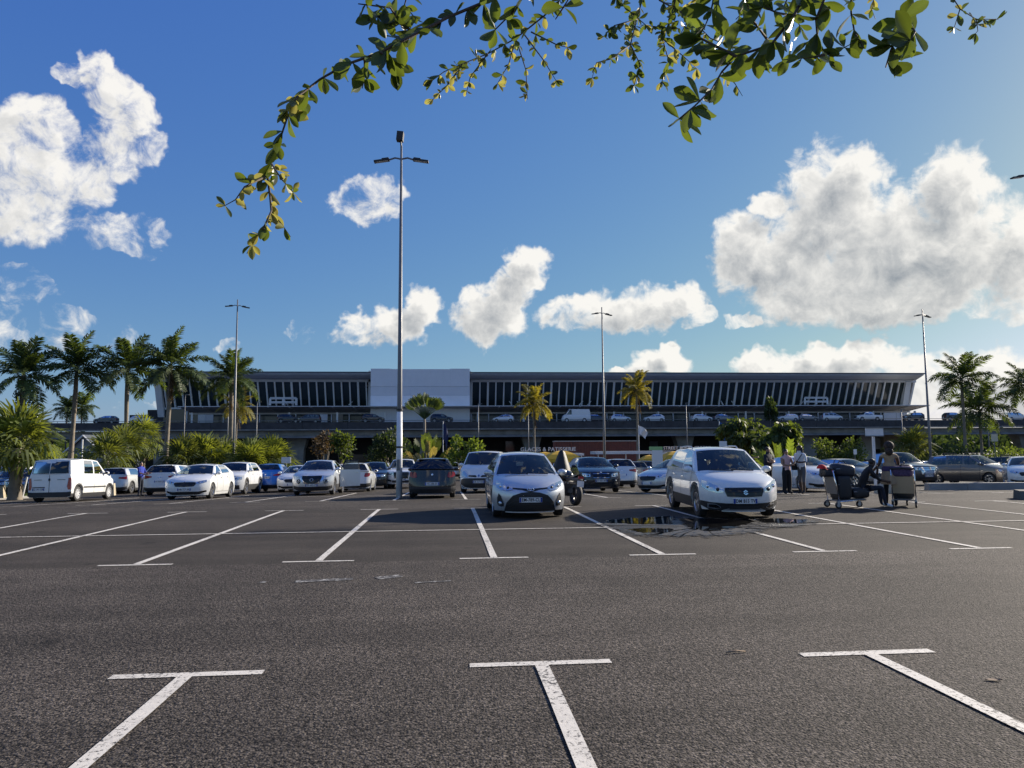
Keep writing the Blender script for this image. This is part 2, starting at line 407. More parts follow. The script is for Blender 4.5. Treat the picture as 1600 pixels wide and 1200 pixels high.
def blob_sheet(name, pts, m_, dz, jag=0.12, seed=1, n_sub=10):
    q = random.Random(seed); G = [on_ground(*p) for p in pts]; out = []; c = sum(G, Vector()) / len(G)
    for i, a in enumerate(G):
        e = G[(i + 1) % len(G)]
        for k in range(n_sub):
            p = a.lerp(e, k / n_sub); out.append(Vector((p.x + q.uniform(-jag, jag), p.y + q.uniform(-jag, jag) * 1.6, dz)))
    n = len(out); inner = [Vector((lerp(p.x, c.x, .28), lerp(p.y, c.y, .34), dz)) for p in out]; b = MB()
    b.add(out + inner + [Vector((c.x, c.y, dz))], [(i, (i + 1) % n, n + (i + 1) % n, n + i) for i in range(n)] + [(n + i, n + (i + 1) % n, 2 * n) for i in range(n)])
    me = b.mesh(name, m_); at = me.attributes.new('wet', 'FLOAT', 'POINT'); at.data.foreach_set('value', [0.0] * n + [1.0] * (n + 1))
    bm = bmesh.new(); bm.from_mesh(me); bm.normal_update()
    for f in bm.faces:
        if f.normal.z < 0: f.normal_flip()
    bm.to_mesh(me); bm.free(); return link(name, me)
def fade_edges(mm, lo, hi, scale):
    """let the sheet thin out towards its rim, where the attribute 'wet' falls to zero"""
    nt = NT(mm.node_tree); out = nt.n['Material Output']; b = nt.n['Principled BSDF']; at = nt.node('ShaderNodeAttribute'); at.attribute_name = 'wet'
    p = nt.node('ShaderNodeNewGeometry').outputs['Position']; f = nt.math('ADD', at.outputs['Fac'], nt.mapr(nt.noise(p, scale, 5, .65), .3, .7, -.45, .45))
    mx = nt.node('ShaderNodeMixShader'); nt.l.new(nt.mapr(f, lo, hi), mx.inputs[0]); nt.l.new(nt.node('ShaderNodeBsdfTransparent').outputs[0], mx.inputs[1]); nt.l.new(b.outputs[0], mx.inputs[2]); nt.l.new(mx.outputs[0], out.inputs[0])
WET, WATER = wet_mat(), puddle_mat(); fade_edges(WET, .15, .75, 5); fade_edges(WATER, .25, .42, 6)
o = blob_sheet('damp_patch', [(915, 819), (985, 809), (1060, 808), (1180, 809), (1300, 812), (1280, 822), (1225, 826), (1190, 835), (1115, 841), (1040, 842), (965, 838), (940, 828)], WET, 0.015, .10, 3)
tag(o, 'damp dark asphalt around the puddles by the white crossover', 'wet patch', kind='structure')
for i, (pts, lab) in enumerate((
    ([(936, 815), (975, 811), (1030, 808), (1058, 807), (1056, 820), (1010, 821), (955, 819)], 'still puddle mirroring the terminal between two bay lines'),
    ([(1058, 811), (1100, 810), (1150, 812), (1185, 815), (1150, 828), (1108, 833), (1080, 829), (1066, 822)], 'dark puddle in front of the white crossover\'s wheel'),
    ([(980, 828), (1010, 826), (1056, 827), (1050, 834), (1000, 834)], 'small shallow puddle nearest the camera'),
    ([(1150, 812), (1210, 811), (1268, 813), (1262, 819), (1200, 819)], 'narrow puddle right of the white crossover'))):
    tag(blob_sheet('puddle', pts, WATER, 0.019, .05, 10 + i), lab, 'puddle', kind='structure')
# grass verge on the left behind the white van
def grass_mat():
    return mat('short_grass', (0.07, 0.10, 0.025), 0.9, var=0.45, vscale=6, bump=0.6, bscale=40)
# ------------------------------------------------------------------ cars
def glass_mat(name, tint, rough=0.02, ior=1.6):
    mm = bpy.data.materials.new(name); mm.use_nodes = True; nt = NT(mm.node_tree); nt.n.clear()
    tr = nt.node('ShaderNodeBsdfTransparent'); tr.inputs[0].default_value = tuple(tint) + (1,)
    gl = nt.node('ShaderNodeBsdfGlossy'); gl.inputs['Roughness'].default_value = rough; gl.inputs[0].default_value = (.95, .97, 1, 1)
    fr = nt.node('ShaderNodeFresnel'); fr.inputs[0].default_value = ior
    mx = nt.node('ShaderNodeMixShader'); nt.l.new(nt.math('MULTIPLY_ADD', fr.outputs[0], 0.72, 0.02), mx.inputs[0]); nt.l.new(tr.outputs[0], mx.inputs[1]); nt.l.new(gl.outputs[0], mx.inputs[2])
    o = nt.node('ShaderNodeOutputMaterial'); nt.l.new(mx.outputs[0], o.inputs[0]); return mm
M_GLASS = glass_mat('car_glass', (0.62, 0.68, 0.66)); M_DGLASS = glass_mat('privacy_glass', (0.07, 0.075, 0.08))
M_LENS = glass_mat('lamp_lens', (0.85, 0.88, 0.9), 0.02, 1.5)
M_TYRE = mat('tyre_rubber', (0.018, 0.018, 0.019), 0.75, bump=.2, bscale=60)
M_RIM = mat('alloy_rim', (0.55, 0.56, 0.58), 0.28, metal=0.9); M_CAPRIM = mat('wheel_cover', (0.62, 0.63, 0.64), 0.35, metal=0.4)
M_DRIM = mat('dark_rim', (0.05, 0.05, 0.055), 0.35, metal=0.5)
M_PLAST = mat('black_plastic', (0.022, 0.022, 0.024), 0.55, bump=.1, bscale=200); M_GLOSSBLK = mat('gloss_black_trim', (0.008, 0.008, 0.009), 0.12)
M_CABIN = mat('cabin_lining', (0.03, 0.03, 0.033), 0.8); M_SEAT = mat('seat_cloth', (0.09, 0.09, 0.10), 0.9); M_CHROME = mat('chrome', (0.75, 0.76, 0.78), 0.08, metal=1.0)
M_REFL = mat('lamp_reflector', (0.6, 0.62, 0.64), 0.15, metal=0.85); M_RED = mat('red_lamp', (0.32, 0.008, 0.008), 0.12, coat=.6); M_AMBER = mat('amber_lamp', (0.6, 0.2, 0.02), 0.15)
M_PLATE = mat('plate_white', (0.72, 0.73, 0.72), 0.35); M_PBLUE = mat('plate_blue', (0.01, 0.05, 0.30), 0.35); M_INK = mat('plate_ink', (0.01, 0.01, 0.01), 0.5)
M_SEAM = mat('panel_gap', (0.006, 0.006, 0.006), 0.7); M_SILV = mat('skid_silver', (0.45, 0.46, 0.47), 0.35, metal=.7)
def paint(name, col, metal=0.0, rough=0.32):
    if name in MATS: return MATS[name]
    mm = mat(name, col, rough, metal, coat=1.0, spec=0.5); nt = NT(mm.node_tree); b = nt.n['Principled BSDF']
    p = nt.node('ShaderNodeTexCoord').outputs['Object']
    nt.put(b.inputs['Coat Roughness'], nt.mapr(nt.noise(p, 6, 5, 0.7), 0.35, 0.7, 0.02, 0.10))
    low = nt.node('ShaderNodeSeparateXYZ'); nt.l.new(p, low.inputs[0])
    dust = nt.math('MULTIPLY', nt.mapr(low.outputs[2], 0.75, 0.25), nt.mapr(nt.noise(p, 9, 5, 0.7), 0.35, 0.75, 0.0, 0.35))
    nt.put(b.inputs['Base Color'], nt.mix(dust, col, (0.16, 0.14, 0.11)))
    return mm
PT = dict(white=paint('white_paint', (0.74, 0.75, 0.74)), silver=paint('silver_paint', (0.60, 0.62, 0.64), .6, .36), grey=paint('steel_grey_paint', (0.17, 0.18, 0.19), .6),
          dkblue=paint('midnight_blue_paint', (0.006, 0.010, 0.022), .3, .25), black=paint('black_paint', (0.010, 0.011, 0.013), .2, .25), blue=paint('bright_blue_paint', (0.006, 0.14, 0.52), .35),
          brown=paint('grey_brown_paint', (0.16, 0.145, 0.13), .6), charcoal=paint('charcoal_paint', (0.045, 0.05, 0.058), .55), petrol=paint('dark_petrol_paint', (0.012, 0.03, 0.04), .4), red=paint('dull_red_paint', (0.2, 0.015, 0.012), .2))
_wheels = {}
def wheel_meshes(r, w, style):
    k = (round(r, 3), style)
    if k in _wheels: return _wheels[k]
    rr = r * 0.66; MY = Matrix.Rotation(-pi / 2, 4, 'X')     # local z -> +y, outer side at +y
    t = MB(); t.lathe([(rr, -w / 2), (r * .9, -w / 2), (r * .975, -w * .42), (r, -w * .25), (r, w * .25), (r * .975, w * .42), (r * .9, w / 2), (rr, w * .47)], 26, MY)
    a = MB(); m_ = {'alloy': M_RIM, 'cover': M_CAPRIM, 'dark': M_DRIM}[style]
    a.lathe([(rr * 1.0, -w / 2), (rr * 1.02, w * .46), (rr * .93, w * .47), (rr * .90, w * .36)], 26, MY)
    a.lathe([(rr * .20, w * .30), (rr * .19, w * .40), (rr * .02, w * .42)], 12, MY)
    n = {'alloy': 5, 'cover': 9, 'dark': 5}[style]
    for i in range(n):
        q = 2 * pi * i / n
        for dq in ((-.16, .16) if style != 'cover' else (0,)):
            b0, b1 = (.055, .045) if style != 'cover' else (.085, .10)
            M = MY @ Matrix.Rotation(q, 4, 'Z'); M2 = MY @ Matrix.Rotation(q + dq, 4, 'Z')
            vs = [M @ Vector((rr * .15, -rr * b0, w * .37)), M @ Vector((rr * .15, rr * b0, w * .37)), M2 @ Vector((rr * .93, rr * b1 * 1.3, w * .42)), M2 @ Vector((rr * .93, -rr * b1 * 1.3, w * .42))]
            a.hexa([v - Vector((0, w * .16, 0)) for v in vs], vs)
    d = MB(); d.lathe([(rr * .96, w * .16), (0.001, w * .15)], 20, MY)
    if style == 'cover':
        a.lathe([(rr * .92, w * .30), (0.001, w * .31)], 20, MY)
    _wheels[k] = (t.mesh('tyre', M_TYRE, smooth=True, angle=R(40)), a.mesh('rim', m_, smooth=True, angle=R(35)), d.mesh('brake_disc', M_PLAST))
    return _wheels[k]

class Car:
    """lofted car body: x forward, y to its left, z up, origin on the ground between the axles"""
    def __init__(s, **k):
        s.__dict__.update(dict(L=4.1, W=1.74, H=1.5, wb=2.55, fo=.82, wr=.31, gc=.2, zh=.72, zc=.98, xc=.95, xr0=.15, xr1=-1.35, xt=-1.85, zt=1.02, zb1=1.02, wroof=.60, df=.42, dr=.28,
                               hoodbow=.12, lean=((.2, .10), (.36, .01), (.55, 0), (.75, .10), (1.2, .2)), leanr=((.2, .08), (.4, 0), (.6, 0), (.8, .03), (1.3, .10)), roofdrop=.05, rim='alloy', clad=0.0,
                               pillars=None, dark_rear=False, door_lines=True, detail=2, deck=None, tailz=None, wheel_w=.2, ease=.75))
        s.__dict__.update(k)
        s.xf = s.wb / 2 + s.fo; s.xb = s.xf - s.L; s.hw = s.W / 2
        s.xfj = s.xf - s.df; s.xbj = s.xb + s.dr
        if s.tailz is None: s.tailz = s.zt
    def fside(s, z):
        t = (z - s.gc) / (s.zc - s.gc)
        return s.hw * interp([(0, .93), (.12, .965), (.4, 1.0), (.62, .995), (.8, .975), (1.0, .925), (1.3, .90)], t)
    def belt(s, x):
        if x >= s.xc:
            u = (s.xfj - x) / (s.xfj - s.xc); u = max(0, min(1, u)); return s.zh + (s.zc - s.zh) * u ** s.ease
        if x >= s.xt: return lerp(s.zc, s.zb1, (s.xc - x) / (s.xc - s.xt))
        return lerp(s.zb1, s.tailz, min(1, (s.xt - x) / max(.01, s.xt - s.xbj)))
    def low(s, x):
        z = s.gc; Ra = s.wr + .055
        for xa in (s.wb / 2, -s.wb / 2):
            d = abs(x - xa)
            if d < Ra: z = max(z, s.wr + math.sqrt(Ra * Ra - d * d))
        return z
    def roofz(s, x):
        m_ = (s.xr0 + s.xr1) / 2; h = (s.xr0 - s.xr1) / 2; return s.H - s.roofdrop * ((x - m_) / h) ** 2 - .045
    def front(s, y, z, off=0.0):
        q = min(1, abs(y) / s.fside(z)); k = q ** 2.7
        return Vector((s.xf - s.df * k - interp(s.lean, z) * (1 - k) + off, y, z))
    def rear(s, y, z, off=0.0):
        q = min(1, abs(y) / s.fside(z)); k = q ** 3.6
        return Vector((s.xb + s.dr * k + interp(s.leanr, z) * (1 - k) - off, y, z))
    def patch(s, surf, st, off=.008, nz=3, ny=10, deep=.03):
        """st: (y, zlow, zhigh) stations left to right on the front or rear surface, with a skirt back into the body"""
        ys = []; 
        for i in range(len(st) - 1):
            n = max(1, int(abs(st[i + 1][0] - st[i][0]) / .07)); ys += [lerp(st[i][0], st[i + 1][0], k / n) for k in range(n)]
        ys.append(st[-1][0]); zl = [(a, b) for a, b, c in st]; zhh = [(a, c) for a, b, c in st]
        if zl[0][0] > zl[-1][0]: zl = zl[::-1]; zhh = zhh[::-1]
        sg = 1 if surf == s.front else -1
        b = MB(); vs_ = frange(0, 1, nz)
        fn = lambda o: (lambda y, t: surf(y, lerp(interp(zl, y), interp(zhh, y), t), o))
        flip = (ys[0] > ys[-1]) != (sg < 0)
        b.grid(fn(off), ys, vs_, flip)
        for t in (0, 1): b.grid(lambda y, e: fn(off - deep * e)(y, t), ys, [0, 1], flip == (t == 0))
        for y in (ys[0], ys[-1]): b.grid(lambda t, e: fn(off - deep * e)(y, t), vs_, [0, 1], True)
        return b
    def side_pt(s, x, t, sg):
        z = lerp(s.low(x), s.belt(x), t); return Vector((x, sg * s.fside(z), z))
    def strip(s, sg, pts, w, off=.004):     # thin strip along (x, z) points on the flank
        b = MB(); V = []
        for i, (x, z) in enumerate(pts):
            a = Vector(pts[max(0, i - 1)]); c = Vector(pts[min(len(pts) - 1, i + 1)]); t = (c - a).normalized(); n = Vector((-t.y, t.x)) * w / 2
            for q in (-1, 1):
                X, Z = x + n.x * q, z + n.y * q
                y = s.fside(Z) if Z <= s.belt(X) + .005 else s.fside(s.belt(X))
                V.append((X, sg * (y + off), Z))
        b.add(V, [(2 * i, 2 * i + 1, 2 * i + 3, 2 * i + 2) if sg > 0 else (2 * i, 2 * i + 2, 2 * i + 3, 2 * i + 1) for i in range(len(pts) - 1)])
        return b
    def build(s, name, label, cat, col, loc, rz, group=None):
        T = thing(name, label, cat, loc, rz, group); s.T = T; pm = PT[col]; s.pm = pm
        body = MB(); clad = MB(); glass = []
        xs = sorted(set([s.xbj, s.xfj, s.xc, s.xt] + frange(s.xbj, s.xfj, 16) + [xa + (s.wr + .055) * c for xa in (s.wb / 2, -s.wb / 2) for c in (-1, -.985, -.9, -.7, -.4, 0, .4, .7, .9, .985, 1)]))
        xs = [x for x in xs if s.xbj <= x <= s.xfj]
        ts = [0, .06, .16, .3, .45, .6, .75, .88, .96, 1.0]
        kc = sum(1 for t in ts if t < s.clad)
        for sg in (1, -1):
            f = lambda x, t: s.side_pt(x, t, sg)
            body.grid(f, xs, ts[kc:], flip=(sg > 0)); 
            if kc: clad.grid(lambda x, t: f(x, t) + Vector((0, sg * .008, 0)), xs, ts[:kc + 1], flip=(sg > 0))
            body.grid(lambda x, t: Vector((x, sg * (s.fside(s.low(x)) - .09 * t), s.low(x))), xs, [0, 1], flip=(sg < 0))
        # front and rear faces
        ss = [-1, -.985, -.94, -.86, -.75, -.6, -.4, -.2, 0, .2, .4, .6, .75, .86, .94, .985, 1]
        zf = [s.gc, s.gc + .06] + frange(s.gc + .12, s.zh - .05, 7) + [s.zh - .02, s.zh]
        body.grid(lambda q, z: s.front(q * s.fside(z), z), ss, zf)
        zr = [s.gc, s.gc + .06] + frange(s.gc + .12, s.tailz - .04, 8) + [s.tailz]
        body.grid(lambda q, z: s.rear(q * s.fside(z), z), ss, zr, flip=True)
        # bonnet
        yb = s.fside(s.zc)
        def hood(q, u):
            a = s.front(q * s.fside(s.zh), s.zh); xe = s.xc + s.hoodbow * (1 - q * q); x = lerp(a.x, xe, u)
            uu = max(0, min(1, (s.xfj - x) / (s.xfj - s.xc))) if abs(q) > .999 else u
            z = s.zh + (s.zc - s.zh) * uu ** s.ease + .045 * (1 - q ** 4) * math.sin(pi * min(1, .12 + u * .6)) - .045 * (1 - q ** 4) * math.sin(pi * .12) * (1 - u)
            return Vector((x, q * lerp(s.fside(s.zh), yb, u), z))
        body.grid(hood, ss, frange(0, 1, 8), flip=False)
        # windscreen, roof, rear screen
        yr = s.wroof
        def wtop(q): return Vector((s.xr0 + .10 * (1 - q * q), q * yr, s.roofz(s.xr0) + .045 * (1 - q * q)))
        def wbot(q): h = hood(q, 1); return h
        def rtop(q): return Vector((s.xr1 - .06 * (1 - q * q), q * yr, s.roofz(s.xr1) + .045 * (1 - q * q)))
        zt_ = s.belt(s.xt); ybr = s.fside(s.zc) * 1.0
        def rbot(q): return Vector((s.xt - .10 * (1 - q * q), q * ybr, zt_ + .015 * (1 - q * q)))
        W_ = [-1, -.93, -.8, -.5, -.2, 0, .2, .5, .8, .93, 1]; U_ = [0, .06, .25, .5, .75, .94, 1]
        inn = lambda i, j: 1 <= i <= 8 and 1 <= j <= 4
        def scr(a, c, bow): return lambda q, u: a(q).lerp(c(q), u) + Vector((bow * math.sin(pi * u), 0, .03 * math.sin(pi * u))) * (1 - q ** 4)
        for (nm, a, c, bow, m_) in (('windscreen', wbot, wtop, .02, M_GLASS), ('rear_window', rbot, rtop, -.03, M_DGLASS if s.dark_rear else M_GLASS)):
            f = scr(a, c, bow); fl = nm == 'rear_window'
            if nm == 'rear_window' and s.deck == 'van': body.grid(f, W_, U_, flip=not fl); continue
            body.grid(f, W_, U_, flip=fl, keep=lambda i, j: not inn(i, j))
            g = MB(); g.grid(f, W_, U_, flip=fl, keep=inn); g.obj(nm, m_, T, smooth=True)
        body.grid(lambda q, u: Vector((lerp(wtop(q).x, rtop(q).x, u), q * yr, s.roofz(lerp(s.xr0, s.xr1, u)) + .045 * (1 - q * q))), W_, frange(0, 1, 8), flip=False)
        # boot lid / shelf between rear screen and tail
        body.grid(lambda q, u: rbot(q).lerp(s.rear(q * s.fside(s.tailz), s.tailz), u), W_, [0, .5, 1], flip=False)
        # greenhouse sides
        pl = s.pillars or [(s.xc, s.xr0, 0), (s.xc - .16, s.xr0 - .10, 1), (-.02, -.10, 0), (-.12, -.20, 1), (s.xt + .52, s.xr1 + .38, 0), (s.xt + .42, s.xr1 + .28, 0), (s.xt, s.xr1, 0)]
        ts2 = [0, .05, .3, .6, .93, 1]
        for sg in (1, -1):
            cols = []
            for (xb_, xt_, g) in pl: cols.append((xb_, xt_))
            def gh(i, t):
                xb_, xt_ = cols[i]; y0 = s.fside(s.zc); z0 = s.belt(xb_); z1 = s.roofz(max(min(xt_, s.xr0), s.xr1))
                return Vector((lerp(xb_, xt_, t), sg * (lerp(y0, yr, t) + (.025 * math.sin(pi * t) if 0 < i < len(cols) - 1 else 0)), lerp(z0, z1, t)))
            idx = list(range(len(cols)))
            isg = lambda i, j: pl[i][2] and 1 <= j <= 3
            body.grid(gh, idx, ts2, flip=(sg > 0), keep=lambda i, j: not isg(i, j))
            n = 0
            for i in idx[:-1]:
                if not pl[i][2]: continue
                g = MB(); g.grid(lambda a, t: gh(a, t), [i, i + 1], ts2, flip=(sg > 0), keep=lambda a, j: 1 <= j <= 3)
                g.obj('side_window', M_DGLASS if (s.dark_rear and n > 0) else M_GLASS, T, smooth=True); n += 1
        bo = body.obj('body', pm, T, smooth=True, weld=True, angle=R(38))
        if kc: clad.obj('sill_cladding', M_PLAST, T, smooth=True, weld=True, angle=R(40))
        # underbody, cabin, seats
        u = MB(); u.box(((s.xf + s.xb) / 2 - .02, 0, s.gc + .14), (s.L - .5, s.W - .62, .26)); u.obj('underbody', M_CABIN, T)
        if s.detail:
            c = MB(); yi = s.fside(s.zc) - .07; zfl = .38; x0, x1 = s.xt + .05, s.xc - .05
            zt2 = min(s.belt(x0), s.belt(x1)) - .03
            c.add([(x0, -yi, zfl), (x1, -yi, zfl), (x1, yi, zfl), (x0, yi, zfl), (x0, -yi, zt2), (x1, -yi, zt2), (x1, yi, zt2), (x0, yi, zt2)], [(0, 1, 2, 3), (0, 4, 5, 1), (2, 6, 7, 3), (1, 5, 6, 2), (0, 3, 7, 4)])
            c.box((x1 - .14, 0, zt2 - .05), (.42, yi * 2 - .04, .22)); c.obj('cabin', M_CABIN, T)
            seats = [(.12, .36), (.12, -.36)] + ([(-.75, .38), (-.75, -.38)] if s.deck != 'van' else [])
            zs = zfl + .12
            for (sx, sy) in seats:
                if sx < x0 + .2: continue
                b = MB(); M = Matrix.Translation((sx - .22, sy, zs + .42)) @ Matrix.Rotation(R(-14), 4, 'Y')
                b.box((0, 0, 0), (.13, .46, .66), M=M); b.box((-.02, 0, .44), (.09, .25, .17), M=M); b.box((sx, sy, zs + .06), (.48, .47, .14)); b.obj('seat', M_SEAT, T)
            w = MB(); M = Matrix.Translation((x1 - .48, .36, zt2 + .02)) @ Matrix.Rotation(R(65), 4, 'Y')
            w.tube([M @ Vector((.18 * cos(2 * pi * i / 16), .18 * sin(2 * pi * i / 16), 0)) for i in range(17)], .014, 5, cap=False); w.tube([M @ Vector((-.18, 0, 0)), M @ Vector((.18, 0, 0))], .02, 5); w.obj('steering_wheel', M_CABIN, T)
        # wheels
        tm, rm, dm = wheel_meshes(s.wr, s.wheel_w, s.rim)
        for xa in (s.wb / 2, -s.wb / 2):
            for sg in (1, -1):
                we = bpy.data.objects.new('wheel', None); COL.objects.link(we); we.parent = T; we.empty_display_size = .1
                we.location = (xa, sg * (s.hw - s.wheel_w / 2 - .025), s.wr); we.rotation_euler = (0, 0, 0 if sg > 0 else pi)
                link('tyre', tm, we); link('rim', rm, we); link('brake_disc', dm, we)
        # mirrors
        if s.detail:
            for sg in (1, -1):
                b = MB(); x = s.xc - .22; y = sg * (s.fside(s.zc) + .11); z = s.belt(x) + .07
                b.ball((x, y, z), (.075, .115, .075), 10, 8); b.box((x, sg * (s.fside(s.zc) + .01), z - .045), (.06, .12, .035)); mo = b.obj('mirror', pm, T, smooth=True)
                g = MB(); g.ball((x - .03, y, z), (.05, .095, .06), 8, 6); g.obj('mirror_glass', M_GLOSSBLK, mo, smooth=True)
        if s.door_lines and s.detail > 1:
            for sg in (1, -1):
                xb_ = -.07; b = MB()
                for x in (s.xc - .28, xb_, s.xt + .75 if s.xt + .75 < -.4 else -.9):
                    zlo = max(s.low(x), s.gc + .1) + .02; q = s.strip(sg, [(x, lerp(zlo, s.belt(x), k / 6)) for k in range(7)], .012); b.add(q.v, q.f)
                q = s.strip(sg, [(x, s.gc + .12) for x in frange(-s.wb / 2 + s.wr + .12, s.wb / 2 - s.wr - .1, 6)], .012); b.add(q.v, q.f)
                b.obj('door_seam', M_SEAM, T)
                for x in (xb_ + .16, xb_ - .78):
                    h = MB(); z = s.belt(x) - .14; h.box((x, sg * (s.fside(z) + .016), z), (.17, .035, .032)); h.obj('door_handle', pm, T)
        return T
    # ---- front and rear furniture -------------------------------------------------
    def mirror_patch(s, name, surf, st, m_, off=.010, **k):
        for sg in (1, -1): s.patch(surf, [(y * sg, a, b) for y, a, b in st], off, **k).obj(name, m_, s.T, smooth=True, angle=R(50))
    def lamps(s, st, inner=True, m_=None):
        for sg in (1, -1):
            o = s.patch(s.front, [(y * sg, a, b) for y, a, b in st], .012).obj('headlight', m_ or M_REFL, s.T, smooth=True, angle=R(50))
            yc = (st[0][0] + st[-1][0]) / 2; zc = sum(a + b for _, a, b in st) / (2 * len(st)); h = min(b - a for _, a, b in st[1:-1] or st) * .26
            for k, dy in enumerate((-.22, .22)):
                y = yc + (st[-1][0] - st[0][0]) * dy; c = s.front(y * sg, interp([(q[0], (q[1] + q[2]) / 2) for q in st], y), .016)
                b = MB(); b.ball(c, (.02, h, h), 10, 6); b.obj('bulb', M_DRIM if k == 0 else M_CHROME, o, smooth=True)
    def tails(s, st, m_=None):
        for sg in (1, -1): s.patch(s.rear, [(y * sg, a, b) for y, a, b in st], .014).obj('tail_light', m_ or M_RED, s.T, smooth=True, angle=R(50))
    def plate(s, surf, z, txt=None, y=0.0, w=.52, h=.11):
        o = s.patch(surf, [(y - w / 2, z - h / 2, z + h / 2), (y + w / 2, z - h / 2, z + h / 2)], .022, nz=1, deep=.02).obj('number_plate', M_PLATE, s.T)
        sg = 1 if surf == s.front else -1
        for e in (-1, 1): s.patch(surf, [(y + e * (w / 2 - .022) - .02, z - h / 2 + .004, z + h / 2 - .004), (y + e * (w / 2 - .022) + .02, z - h / 2 + .004, z + h / 2 - .004)], .025, nz=1, deep=.004).obj('plate_band', M_PBLUE, o)
        if txt:
            me = text_mesh(txt, .105, M_INK, bold=.0015, sx=.80)
            for v in me.vertices:
                p = surf(y + sg * v.co.x, z + v.co.y, .027); v.co = p
            link('plate_lettering', me, o)
    def on(s, surf, y, z, off=.02):
        """matrix at a point of the front or rear: local x to the viewer's right, local y up, local z outwards"""
        p = surf(y, z, off); e = .03; ty = (surf(y + e, z) - surf(y - e, z)).normalized(); tz = (surf(y, z + e) - surf(y, z - e)).normalized()
        if surf == s.rear: ty = -ty
        n = ty.cross(tz).normalized(); M = Matrix((ty, n.cross(ty), n)).transposed().to_4x4(); M.translation = p; return M
    def grille(s, st, m_=None, bars=0, bm=None, name='grille'):
        o = s.patch(s.front, st, .010).obj(name, m_ or M_GLOSSBLK, s.T, smooth=True, angle=R(50))
        for i in range(bars):
            t = (i + .5) / bars; q = [(y, lerp(a, b, t) - .008, lerp(a, b, t) + .008) for y, a, b in st]
            s.patch(s.front, q, .02, nz=1, deep=.012).obj('grille_bar', bm or M_PLAST, o)
        return o
    def ring(s, surf, y, z, rx, ry, r=.008, m_=None, name='emblem', n=20, parent=None, off=.02, rot=0):
        M = s.on(surf, y, z, off); b = MB()
        b.tube([M @ Vector((rx * cos(2 * pi * i / n + rot), ry * sin(2 * pi * i / n + rot), 0)) for i in range(n + 1)], r, 5, cap=False)
        return b.obj(name, m_ or M_CHROME, parent or s.T, smooth=True)
    def wiper(s, surf=None):
        q = [-.55, -.3, 0]
        for y0, y1 in ((.50, -.02), (.02, -.52)):
            b = MB(); p = [Vector((s.xc + s.hoodbow * (1 - (y / s.hw) ** 2) + .02 - .03 * t, y, s.zc + .055 + .02 * t)) for t, y in ((0, y0), (1, y1))]
            b.tube(p, .012, 5); b.obj('wiper', M_PLAST, s.T)
# ------------------------------------------------------------------ car models (front and rear details follow each photographed car)
def hatch_silver(loc, rz, label):
    c = Car(L=3.95, W=1.695, H=1.51, wb=2.51, fo=.78, wr=.305, gc=.17, zh=.745, zc=.925, xc=1.10, xr0=.26, xr1=-1.30, xt=-1.62, zt=1.06, zb1=1.08, wroof=.565, df=.5, hoodbow=.16,
            lean=((.15, .10), (.3, .02), (.5, 0), (.62, .03), (.76, .20), (1.2, .3)), rim='cover')
    c.build('parked_car', label, 'car', 'silver', loc, rz)
    c.lamps([(.40, .645, .70), (.52, .625, .755), (.66, .64, .80), (.76, .70, .835)])
    c.grille([(-.42, .665, .695), (-.2, .645, .68), (0, .60, .665), (.2, .645, .68), (.42, .665, .695)], name='upper_grille')
    c.grille([(-.58, .17, .20), (-.54, .16, .36), (-.40, .155, .52), (-.2, .15, .585), (0, .15, .60), (.2, .15, .585), (.40, .155, .52), (.54, .16, .36), (.58, .17, .20)], M_PLAST, 4, name='lower_grille')
    c.grille([(-.56, .135, .16), (0, .125, .15), (.56, .135, .16)], pm_of(c), name='bumper_lip')
    for sg in (1, -1):
        c.patch(c.front, [(sg * .60, .27, .34), (sg * .66, .26, .50), (sg * .71, .28, .56), (sg * .74, .34, .46)], .010).obj('fog_lamp_recess', M_PLAST, c.T)
        M = c.on(c.front, sg * .675, .335, .02); b = MB(); b.lathe([(.05, 0), (.045, .02), (.001, .022)], 14, M); b.obj('fog_lamp', M_REFL, c.T, smooth=True)
    e = c.ring(c.front, 0, .655, .075, .05, .008, off=.03); c.ring(c.front, 0, .672, .045, .018, .006, parent=e, off=.03); c.ring(c.front, 0, .655, .02, .042, .006, parent=e, off=.03)
    c.plate(c.front, .42, 'EM-789-CL'); c.tails([(.5, .78, .95), (.72, .78, 1.0)]); c.plate(c.rear, .5); c.wiper()
    return c
def pm_of(c): return c.pm
